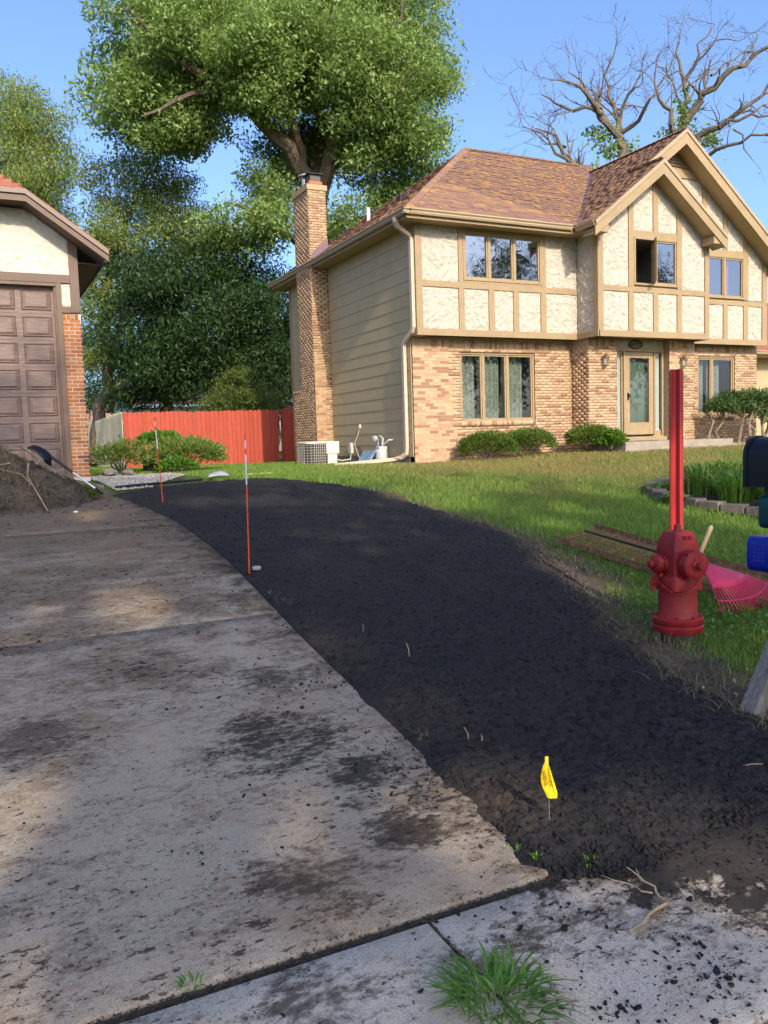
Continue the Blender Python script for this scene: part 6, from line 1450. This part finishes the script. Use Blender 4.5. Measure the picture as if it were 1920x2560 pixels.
# gnarled juniper in front of the right window
jn = empty('juniper_shrub', (18.9, 15.3, 1.15), 'flat-topped gnarled juniper with bare stems before the right window', 'shrub')
st = MB(); r2 = np.random.default_rng(4); tips = []
for i in range(11):
    b = np.array((17.0+.33*i, 15.3+r2.normal(0, .12), 1.15)); t = np.array((16.85+.36*i+r2.normal(0, .1), 15.1+r2.normal(0, .3), 2.05+r2.random()*.35)); m1 = b+(t-b)*.3+r2.normal(0, .10, 3); m2 = b+(t-b)*.65+r2.normal(0, .12, 3)
    st.tube([b, m1, m2, t], [.05, .042, .03, .014], 6, False)
    for j in range(3): t2 = t+r2.normal(0, .22, 3)*np.array([1, 1, .4]); st.tube([m2, (m2+t2)/2+r2.normal(0, .05, 3), t2], [.02, .014, .006], 4, False)
st.build('stem', BARK2, jn, smooth=True)
C = []
for cx, cz, rx, rz in ((16.95, 2.18, .40, .17), (17.35, 2.33, .5, .20), (17.9, 2.40, .5, .19), (18.4, 2.36, .5, .22), (18.9, 2.36, .6, .24), (17.2, 2.12, .3, .14), (17.75, 2.12, .5, .18), (18.4, 2.05, .5, .2), (19.0, 1.95, .5, .3), (19.6, 2.3, .6, .3)):
    n = 1100; v = r2.normal(0, 1, (n, 3)); v /= np.linalg.norm(v, axis=1)[:, None]; C.append(np.array((cx, 15.15, cz))+v*np.array((rx, .4, rz))*(r2.random(n)**.4)[:, None])
leaf_mesh('foliage', np.concatenate(C), np.full(1100*10, .085), leafmat('juniper_spray', (.02, .05, .012), (.05, .10, .02), (.11, .16, .035), .15, .6, 3), jn, .3, .3, None, -.2)

# ring bed edged with blocks, right of the post
BLK = plain('weathered_edging_block', (.17, .14, .105), .3, 9, .95, 60, .5, fine=40)
ring = empty('edging_ring', (10.3, 8.0, .6), 'low ring of grey edging blocks round the flower bed', 'edging')
nb = 38
for i in range(nb):
    q = i*2*math.pi/nb; cq, sq_ = math.cos(q), math.sin(q); c = np.array((10.3+1.82*cq, 8.0+1.82*sq_)); z = Hs(*c)
    h = .056+.004*rng.random(); MB().obox((c[0], c[1], z+.045), (-sq_*.146, cq*.146, 0), (cq*.10, sq_*.10, 0), (0, 0, h)).build('edging_block', BLK, ring, bevel=.012)
grid_mesh('bed_soil', np.linspace(8.7, 11.9, 9), np.linspace(6.4, 9.6, 9), lambda x, y: H(x, y)+.04-.2*sstep(1.25, 1.7, np.hypot(x-10.3, y-8.0)), DIRT)
def strap_plant(name, label, c, n, h, spread, mat, wid=.018, group=None, seed=1, r0=.2):
    r2 = np.random.default_rng(seed); e = empty(name, (c[0], c[1], Hs(*c)), label, 'plant', group); V = []; F = []; RD = []
    for i in range(n):
        q = r2.random()*6.28; rr = r0*math.sqrt(r2.random()); b = np.array((c[0]+rr*math.cos(q), c[1]+rr*math.sin(q), Hs(*c)+.02)); a = q+r2.normal(0, .7); d = np.array((math.cos(a), math.sin(a), 0)); s = np.array((-d[1], d[0], 0)); L = h*(.6+.6*r2.random()); sp = spread*(.4+.9*r2.random()); w = wid*(.7+.6*r2.random())
        k0 = len(V)
        for t, ww in ((0, .5), (.3, 1), (.6, .9), (.85, .55)): p = b+d*sp*t**1.6+np.array((0, 0, L*(t*1.9-1.05*t*t))); V += [p-s*w*ww/2, p+s*w*ww/2]
        V.append(b+d*sp*1.08+np.array((0, 0, L*.78)))
        for j in range(3): F.append((k0+2*j, k0+2*j+1, k0+2*j+3, k0+2*j+2))
        F.append((k0+6, k0+7, k0+8)); RD += [r2.random()]*4
    link('leaves', newmesh('leaves', V, F, rnd=RD), mat, e); return e
dl = [(9.25, 8.6), (9.5, 8.0), (9.15, 7.9), (9.7, 8.9), (9.9, 8.3), (9.3, 7.3), (10.1, 7.7), (10.2, 9.0), (9.9, 7.0), (10.6, 8.4), (10.6, 7.4)]
dn = ['leftmost at the back of the ring', 'mid-left inside the ring', 'front left by the edging blocks', 'back row of the ring', 'heart of the clump', 'front row toward the mailbox', 'centre right of the clump', 'far back of the ring', 'front right, partly behind the mailbox', 'right side behind the mailbox', 'right front behind the mailbox']
for i, c in enumerate(dl): strap_plant('daylily', 'arching green daylily clump, ' + dn[i], c, 150, .42, .34, DAY, .022, 'daylilies in the ring bed', 50+i, .22)
strap_plant('low_perennial', 'low yellow-green plant at the left rim of the ring bed', (8.95, 8.95), 60, .16, .16, HOSTA, .04, None, 71, .2)
strap_plant('low_perennial', 'small leafy weed growing against the outside of the ring blocks', (8.42, 8.2), 60, .12, .14, HOSTA, .035, None, 72, .16)
for sx_, sy_, hh in ((8.98, 8.55, .62), (9.05, 8.3, .42), (10.1, 8.6, .8), (10.2, 8.3, .7)):
    MB().tube([(sx_, sy_, Hs(sx_, sy_)), (sx_+.02, sy_, Hs(sx_, sy_)+hh*.6), (sx_+.05, sy_+.01, Hs(sx_, sy_)+hh)], [.005, .004, .006], 5).build('flower_stalk', TWIG)
for i, o in enumerate([o for o in bpy.data.objects if o.name.startswith('flower_stalk')]):
    tag(o, ['dry stalk nearest the left rim of the ring bed', 'short dry stalk beside it in the ring bed', 'tallest dry stalk in the middle of the ring bed', 'dry stalk just right of the tallest one'][i], 'stalk', 'dry flower stalks')

# planting by the garage: shrub mound, planter, gravel, pipe edging
PLW = _wood('dark_planter_wood', (.05, .04, .03), (.10, .08, .06), (6, 6, 40), .9)
bush('perennial_shrub', 'broad green and rusty shrub mound before the red fence', (4.35, 18.6, 1.30), (.85, .75, .42), 5200, PERN, .09, None, 8, .35, .3, 41, inner=.35)
bush('perennial_shrub', 'bright green bushy plant standing in the dark planter', (3.95, 19.7, 1.66), (.50, .4, .22), 1700, HOSTA, .10, None, 5, .45, .25, 42)
bush('perennial_shrub', 'loose twiggy shrub against the grey fence beside the brick pier', (3.0, 19.2, 1.28), (.62, .6, .45), 2000, PERN, .08, None, 9, .4, .4, 43, inner=.2)
bush('perennial_shrub', 'low bright yellow-green plant in front of the shrub mound', (3.95, 17.9, 1.12), (.42, .35, .20), 1500, HOSTA, .07, None, 4, .45, .3, 44)
pb = MB()
for i in range(2): pb.box(3.55, 4.35, 19.30, 19.34, 1.28+i*.125, 1.40+i*.125).box(3.55, 4.35, 20.0, 20.04, 1.28+i*.125, 1.40+i*.125).box(3.55, 3.59, 19.34, 20.0, 1.28+i*.125, 1.40+i*.125).box(4.31, 4.35, 19.34, 20.0, 1.28+i*.125, 1.40+i*.125)
pb.box(3.59, 4.31, 19.34, 20.0, .9, 1.50)
tag(pb.build('wooden_planter', PLW), 'dark wooden planter box half hidden by the shrubs', 'planter')
GRAV = varied('pale_gravel_stone', [(.42, .38, .32), (.5, .45, .37), (.34, .30, .26), (.46, .38, .28), (.38, .36, .34)], 40, .3)
n = 6500; x = 1.95+1.75*rng.random(n); y = 12.95+4.6*rng.random(n); kk = (x < 2.2+.42*(y-12.6)) & (y > 13.15+.38*(x-1.95)) & (soil_depth(x, y) < -.02); x, y = x[kk], y[kk]
clods('gravel', np.stack([x, y, H(x, y)-.005], 1), .012+.022*rng.random(len(x)), GRAV, label='pale gravel bed between the garage corner and the soil', flat=.6)
STN = plain('border_stone', (.24, .21, .18), .3, 12, .95, 50, .5)
def stone(label, c, r, mat=STN, seed=0, flat=.6):
    r2 = np.random.default_rng(seed); rings = []
    for zz, k_ in ((-.9, .55), (-.4, .95), (.15, 1), (.6, .8), (.9, .4)): rings.append([(c[0]+r*k_*math.cos(q)*(.8+.4*r2.random()), c[1]+r*k_*math.sin(q)*(.8+.4*r2.random()), Hs(c[0], c[1])+c[2]+r*flat*(1+zz)*.9-.01) for q in np.arange(9)*2*math.pi/9])
    return tag(MB().loft(rings).build('stone', mat, None, smooth=True), label, 'stone')
stone('reddish stone on the gravel below the shrub', (2.75, 16.9, 0), .13, STN, 1); stone('grey border stone left of the planter', (2.45, 17.2, 0), .15, STN, 2); stone('dark lump of soil lying on the pipe edging', (3.12, 13.95, .02), .05, DIRT, 3, .8)
stone('rounded stone at the foot of the dirt pile beside the weed', (1.28, 11.75, 0), .085, STN, 4); stone('small white pebble on the dirty drive near the pile', (1.10, 10.75, .0), .028, WHITE, 5); stone('white pebble at the base of the dirt pile', (.62, 11.2, .03), .022, WHITE, 6)
pp = MB().tube([(1.97, 13.36, Hs(1.97, 13.36)+.02), (2.5, 13.52, Hs(2.5, 13.52)+.03), (3.05, 13.74, Hs(3.05, 13.74)+.025), (3.46, 13.93, Hs(3.46, 13.93)+.025)], .022, 8)
tag(pp.build('pipe_edging', BLACKP, None, smooth=True), 'black plastic edging pipe along the far rim of the soil', 'pipe')
V = []; F = []
for i in range(9):
    for j in range(7): a, b = (i/8-.5), (j/6-.5); V.append((3.86+a*.36+.03*b, 14.40+b*.26, Hs(3.86, 14.4)+.015+.13*math.cos(b*2.6)*max(0, math.cos(a*2.2))*(.75+.3*a)))
for i in range(8):
    for j in range(6): F.append((i*7+j, i*7+j+1, (i+1)*7+j+1, (i+1)*7+j))
so_ = link('metal_scrap', newmesh('metal_scrap', V, F, smooth=True), plain('grey_sheet_metal', (.34, .34, .36), .15, 8, .45)); so_.modifiers.new('solid', 'SOLIDIFY').thickness = .01
tag(so_, 'curved grey metal scrap lying at the far edge of the soil', 'scrap')
tag(MB().obox((4.72, 14.75, Hs(4.7, 14.75)+.02), (.24, .02, 0), (0, .02, 0), (0, 0, .01)).build('wood_lath', LATHW), 'short pale wooden lath on the grass edge', 'lath')

# ------------------------------------------------------------------ dirt pile, shovel, log
def pile_z(x, y):
    r = np.hypot((x+.42)/1.92, (y-12.15)/1.32); base = np.clip(1-r, 0, 1)
    return .86*(base**.60)*(.9+.28*fbm(x*2.3, y*2.3, 61, 3)) + .05*(fbm(x*9, y*9, 63, 3)-.5)*sstep(0, .15, base) - .03*(1-sstep(0, .06, base))
t = NT('dug_dirt'); n_ = t.noise(28, 5, .7)
DUG = t.done(t.bsdf(t.mix(t.ramp(t.noise(3, 4), [(.4, 0), (.7, 1)]), t.ramp(n_, [(.3, (.030, .024, .018)), (.7, (.085, .068, .05))]), t.ramp(n_, [(.3, (.06, .043, .028)), (.7, (.16, .12, .082))])), 1., t.bump(n_, .9, .02), 0., .15))
pile = grid_mesh('dirt_pile', np.arange(-2.55, 1.56, .028), np.arange(10.8, 13.5, .028), lambda x, y: H(x, y)+pile_z(x, y), DUG, None)
tag(pile, 'mound of dug-up dirt, roots and old turf in front of the garage', 'dirt pile')
n = 3200; x = -1.2+2.9*rng.random(n); y = 10.7+2.2*rng.random(n); pz_ = pile_z(x, y); kk = (pz_ > -.02) | (rng.random(n) < .12); x, y, pz_ = x[kk], y[kk], np.maximum(0, pz_[kk])
clods('dirt_lumps', np.stack([x, y, H(x, y)+pz_], 1), .008+.028*rng.random(len(x))**3, DUG, label='crumbly lumps over the dirt pile')
STRAW = _grass('dead_turf_blade', 1.0)
t = NT('dead_grass'); STRAW = t.done(t.bsdf(t.ramp(t.rnd(), [(0, (.13, .10, .06)), (.5, (.22, .17, .10)), (.85, (.16, .14, .07)), (1, (.10, .12, .04))]), .8))
n = 9000; x = -1.4+2.7*rng.random(n); y = 10.9+2.0*rng.random(n); m_ = fbm(x*2.6, y*2.6, 88, 3); pz_ = pile_z(x, y); kk = (m_ > .60) & (pz_ > .08); x, y, pz_ = x[kk], y[kk], pz_[kk]
blades('dead_turf', x, y, H(x, y)+pz_-.005, .05+.09*rng.random(len(x)), np.full(len(x), .006), STRAW, 2.2, 'straw-like dead turf over the dirt pile')
def stick(label, pts, r, name='stick', mat=TWIG, group='sticks and roots in the dirt pile'): return tag(MB().tube(pts, r, 5).build(name, mat, None, smooth=True), label, 'stick', group)
def pp3(x, y, dz=.02): return (x, y, Hs(x, y)+max(0, float(pile_z(x, y)))+dz)
stick('long crooked root running down the face of the dirt pile', [pp3(.66, 11.75, .04), pp3(.62, 11.45, .03), pp3(.70, 11.22, .03), pp3(.80, 10.98, .01)], [.012, .011, .009, .006])
stick('stick slanting up the left of the dirt pile', [pp3(-.05, 10.95, .02), pp3(.12, 11.15, .05), pp3(.32, 11.4, .05)], [.014, .013, .008]); stick('thin root lying level across the dirt pile', [pp3(-.1, 11.45, .03), pp3(.3, 11.4, .04), pp3(.55, 11.42, .04), pp3(.66, 11.3, .03)], [.007, .007, .006, .005])
stick('pale stub of cut root near the top of the dirt pile', [pp3(.18, 11.8, .03), pp3(.24, 11.62, .05)], [.030, .028]); stick('short stick below the shovel scoop on the dirt pile', [pp3(.26, 11.5, .04), pp3(.44, 11.6, .05)], [.009, .007]); stick('long springy twig arching over toward the brick pier', [pp3(.58, 12.25, .16), (1.0, 12.7, 1.30), (1.35, 13.0, 1.12), (1.62, 13.3, Hs(1.62, 13.3)+.03)], [.010, .009, .007, .005])
stick('thin twig at the lower left foot of the dirt pile', [pp3(-.2, 10.9, .02), pp3(.05, 10.85, .05), pp3(.12, 10.9, .02)], [.010, .009, .006])
lg = MB().tube([pp3(.78, 11.75, .10), (1.10, 11.95, 1.145), (1.40, 12.10, 1.06), (1.62, 12.2, 1.02)], [.045, .043, .040, .036], 10)
lgo = lg.build('log', BARK2, None, smooth=True); tag(lgo, 'thin bark-covered log lying across the shovel handle', 'log')
MB().lathe((1.615, 12.197, 1.021), (.9, .4, -.16), [(0, .034), (.012, .033)], 10).build('cut_end', HANDLE, lgo)
sv = empty('snow_shovel', pp3(.6, 12.1), 'black plastic scoop shovel lying upside down on the dirt pile', 'shovel')
S0 = trace(82, 1119, 11.15); S1 = trace(136, 1148, 11.2)
axv = unit(trace(250, 1235, 11.3)-S1); S1 = np.array(S1); sdv = unit(np.cross(axv, (0, 0, 1))); upv = np.cross(sdv, axv)
if upv[2] < 0: upv = -upv
V = []; F = []
for i in range(9):
    for j in range(9):
        u_ = i/8; s = j/8*2-1; p = S1+(S0-S1)*u_*1.05+sdv*s*.17*(.8+.2*u_)-upv*(.085*s*s*(1-.35*u_))+upv*.05*math.sin(u_*2.4)-upv*(.09*max(0, .18-u_)/.18); V.append(p)
for i in range(8):
    for j in range(8): F.append((i*9+j, i*9+j+1, (i+1)*9+j+1, (i+1)*9+j))
sc = link('scoop', newmesh('scoop', V, F, smooth=True), BLACKM, sv); sc.modifiers.new('solid', 'SOLIDIFY').thickness = .008
G0 = trace(238, 1221, 11.25); MB().tube([S1-axv*.05, S1+(G0-S1)*.45], [.022, .018], 10).build('socket', BLACKP, sv, smooth=True); MB().tube([S1+(G0-S1)*.40, G0], .016, 10).build('shaft', ALU, sv, smooth=True)
MB().tube([G0, G0+axv*.05+sdv*.055, G0+axv*.12+sdv*.055, G0+axv*.12-sdv*.055, G0+axv*.05-sdv*.055, G0], .012, 8).build('grip', BLACKP, sv, smooth=True)
bush('weed', 'small feathery weed at the right foot of the dirt pile', (1.38, 11.95, .93), (.17, .15, .11), 1100, PERN, .05, None, 3, .2, .2, 45, 'weed')

# ------------------------------------------------------------------ small things in the foreground
LGR = leafmat('crabgrass_blade', (.07, .17, .022), (.12, .25, .035), (.20, .33, .06), .3, .45, 6)
def tuft(label, c, n, h, sp, w, seed, r0=.1, name='grass_tuft'): e = strap_plant(name, label, c, n, h, sp, LGR, w, 'grass tufts growing in the joints', seed, r0); e['category'] = 'grass'; return e
tuft('large bright green grass tuft at the bottom of the picture', (1.17, 1.77), 190, .055, .105, .0075, 81, .12); tuft('small green weed in the joint left of the large tuft', (.45, 2.225), 20, .018, .025, .007, 82, .03); tuft('tiny green weed at the corner of slab and soil', (1.70, 2.32), 14, .018, .018, .005, 83, .02); tuft('tiny green weed just above the slab corner', (1.66, 2.40), 10, .018, .018, .005, 84, .02); tuft('small sprouts on the soil rim below the flag', (1.84, 2.20), 9, .022, .02, .004, 85, .03)
rt_ = MB(); R0 = np.array((1.93, 1.92, Hs(1.93, 1.92)+.015))
def wig(p, q, n, j, r): P = np.linspace(p, q, n); P[1:-1] += rng.normal(0, j, (n-2, 3))*np.array([1, 1, .5]); rt_.tube(P, np.linspace(r[0], r[1], n), 5)
wig((1.70, 1.85, .040), (1.91, 1.905, .042), 8, .006, (.0045, .006)); wig((1.91, 1.905, .042), (1.91, 2.09, .075), 8, .008, (.005, .002)); wig((1.90, 1.96, .05), (1.83, 2.13, .05), 7, .008, (.003, .001)); wig((1.91, 2.02, .06), (1.96, 2.10, .055), 6, .006, (.0025, .001))
for i in range(12): a = rng.random(3); p0 = np.array((1.70+.018*i, 1.852+.0045*i, .038)); wig(p0, p0+np.array((.05*(a[0]-.5), -.025-.04*a[1] if a[2] < .7 else .03, -.008)), 5, .004, (.0016, .0007))
tag(rt_.build('dead_root', TWIG, None, smooth=True), 'dry forked root lying on the gutter apron', 'root')
tw = [((1.62, 3.28), (1.63, 3.30), .10, 'upright pale twig standing in the soil near the drive edge'), ((2.26, 4.5), (2.27, 4.52), .09, 'thin pale twig in the soil right of the drive edge')]
for i, (a, b, h, lbx) in enumerate((((2.02, 3.27), (2.0, 3.28), .07, 'pale twig standing in the soil above the slab corner'), ((2.06, 3.23), (2.07, 3.24), .035, 'short pale twig beside a taller one in the soil'), ((2.36, 4.50), (2.35, 4.52), .09, 'thin upright straw in the middle left of the soil'), ((2.28, 5.02), (2.30, 5.05), .06, 'white twig near the drive edge in the soil'), ((4.55, 5.62), (4.56, 5.63), .10, 'dry stalk at the lawn edge left of the ramp'), ((2.92, 2.5), (2.98, 2.42), .02, 'pale twig on the dark rim at lower right'))):
    z = Hs(*a)+.04; tag(MB().tube([(a[0], a[1], z-.01), ((a[0]+b[0])/2+.008, (a[1]+b[1])/2, z+h*.5), (b[0], b[1], z+h)], [.003, .0028, .002], 5).build('twig', TWIG), lbx, 'twig', 'twigs in the soil')
# dead leaves and chips, clover round the hydrant
n = 260; x = 3.6+2.4*rng.random(n); y = 2.6+3.4*rng.random(n); kk = (soil_depth(x, y) < .06) & (soil_depth(x, y) > -.9); x, y = x[kk], y[kk]
leaf_mesh('dead_leaves', np.stack([x, y, H(x, y)+.012], 1), np.full(len(x), .03), plain('dead_leaf', (.30, .22, .12), .3, 30, .9), None, .6, 2.0, 'stuff'); tag(bpy.data.objects['dead_leaves'], 'scraps of dead leaf and straw along the dug edge')
n = 2600; x = 4.2+2.6*rng.random(n); y = 3.2+2.6*rng.random(n); m_ = fbm(x*2.2, y*2.2, 71, 3); kk = (m_ > .47) & (soil_depth(x, y) < -.12) & (np.hypot(x-hx, y-hy) > .2) & ~((x > 5.2) & (x < 6.0) & (y > 4.3)); x, y = x[kk], y[kk]
P_ = np.repeat(np.stack([x, y, H(x, y)+.02+.05*rng.random(len(x))], 1), 5, 0); P_ += rng.normal(0, .014, P_.shape)*np.array([1, 1, .5])
leaf_mesh('clover_leaves', P_, np.full(len(P_), .022), HOSTA, None, .85, 2.2, 'stuff'); tag(bpy.data.objects['clover_leaves'], 'bright clover growing round the hydrant and ramp')
n = 2200; y = 2.7+9*rng.random(n)**1.4; x = XR(y)-.25+.6*rng.random(n); kk = rng.random(n) < .8; x, y = x[kk], y[kk]
blades('straw_wisps', x, y, H(x, y)+.02, .03+.06*rng.random(len(x)), np.full(len(x), .004), STRAW, 2.5, 'dry straw and torn roots along the dug lawn edge')
n = 700; y = 3.4+2.8*rng.random(n); x = XL(y)+.02+.28*rng.random(n)**1.5; kk = fbm(x*3, y*3, 19, 2) > .48; x, y = x[kk], y[kk]
blades('straw_bits', x, y, H(x, y)+.03, .012+.02*rng.random(len(x)), np.full(len(x), .003), STRAW, 3., 'bits of straw on the soil beside the drive')

# ------------------------------------------------------------------ houses beyond the fence
def back_house(label, x0, x1, y, depth, z0, zw, zr, wallm, roofm, wins):
    e = empty('back_house', ((x0+x1)/2, y, z0), label, 'house', 'houses beyond the fence'); w = MB()
    for a, b, c, d in cells(x0, x1, z0-.2, zw, wins): w.box(a, b, y, y+.2, c, d)
    w.box(x0, x0+.2, y+.2, y+depth, z0-.2, zw).box(x1-.2, x1, y+.2, y+depth, z0-.2, zw)
    wl_ = w.build('wall', wallm, e)
    bd = [(((a+b)/2, y-.012, zz+.09), ((b-a)/2, 0, 0), (0, .008, .002), (0, -.006, .098)) for zz in np.arange(z0, zw-.1, .19) for a, b in ([(x0, x1)] if not any(o[2] < zz+.09 < o[3] for o in wins) else [(p, q_) for p, q_ in zip([x0]+[o[1]+.1 for o in wins], [o[0]-.1 for o in wins]+[x1])])]
    pieces(wl_, 'siding_board', bd, wallm, 300)
    ym = y+depth/2
    MB().prism([(x0-.4, y-.5, zw-.05), (x1+.4, y-.5, zw-.05), (x1+.4, ym, zr), (x0-.4, ym, zr)], (0, 0, .12)).prism([(x0-.4, ym, zr), (x1+.4, ym, zr), (x1+.4, y+depth+.5, zw-.05), (x0-.4, y+depth+.5, zw-.05)], (0, 0, .12)).build('roof', roofm, e)
    MB().prism([(x0, y, zw), (x0, y+depth, zw), (x0, ym, zr)], (.15, 0, 0)).prism([(x1, y, zw), (x1, y+depth, zw), (x1, ym, zr)], (-.15, 0, 0)).build('gable', wallm, e)
    MB().box(x0-.4, x1+.4, y-.53, y-.5, zw-.12, zw+.08).build('fascia', WHITE, e)
    for o in wins:
        f = MB()
        for a, b, c, d in cells(o[0]-.1, o[1]+.1, o[2]-.1, o[3]+.1, [(o[0]+.03, o[1]-.03, o[2]+.03, o[3]-.03)]): f.box(a, b, y-.03, y+.04, c, d)
        wn_ = f.build('window', WHITE, e); MB().box(o[0], o[1], y+.05, y+.07, o[2], o[3]).build('pane', plain('far_pane', (.08, .09, .10), .2, 3, .1), wn_)
PG = plain('pale_green_siding', (.42, .47, .38), .05, 3, .6); PY = plain('pale_yellow_siding', (.60, .54, .34), .05, 3, .6); PT = plain('pale_pink_siding', (.5, .43, .36), .05, 3, .6); RT = plain('tan_far_roof', (.27, .15, .11), .15, 6, .95, 60, .4)
back_house('pale green sided house glimpsed between tree trunks over the fence', 9.0, 15.5, 52, 8, .9, 4.1, 6.2, PG, RT, [(10.0, 11.0, 2.3, 3.5), (13.2, 14.2, 2.3, 3.5)])
back_house('pale yellow house behind the juniper above the red fence', 16.5, 25, 50, 8, .9, 5.2, 7.4, PY, RT, [(17.6, 18.5, 2.6, 4.2), (20.2, 21.2, 2.6, 4.2), (22.5, 23.4, 2.6, 4.2)])
back_house('low house with tan roof seen past the curved tree trunk', 1.5, 12.5, 80, 9, .9, 3.2, 5.6, PT, RT, [(4.0, 5.2, 1.7, 2.8)])
# street trees need a verge behind the road
MB().box(-60, 60, -7.6, -7.2, -.3, .03).build('kerb', FOUND)['kind'] = 'structure'
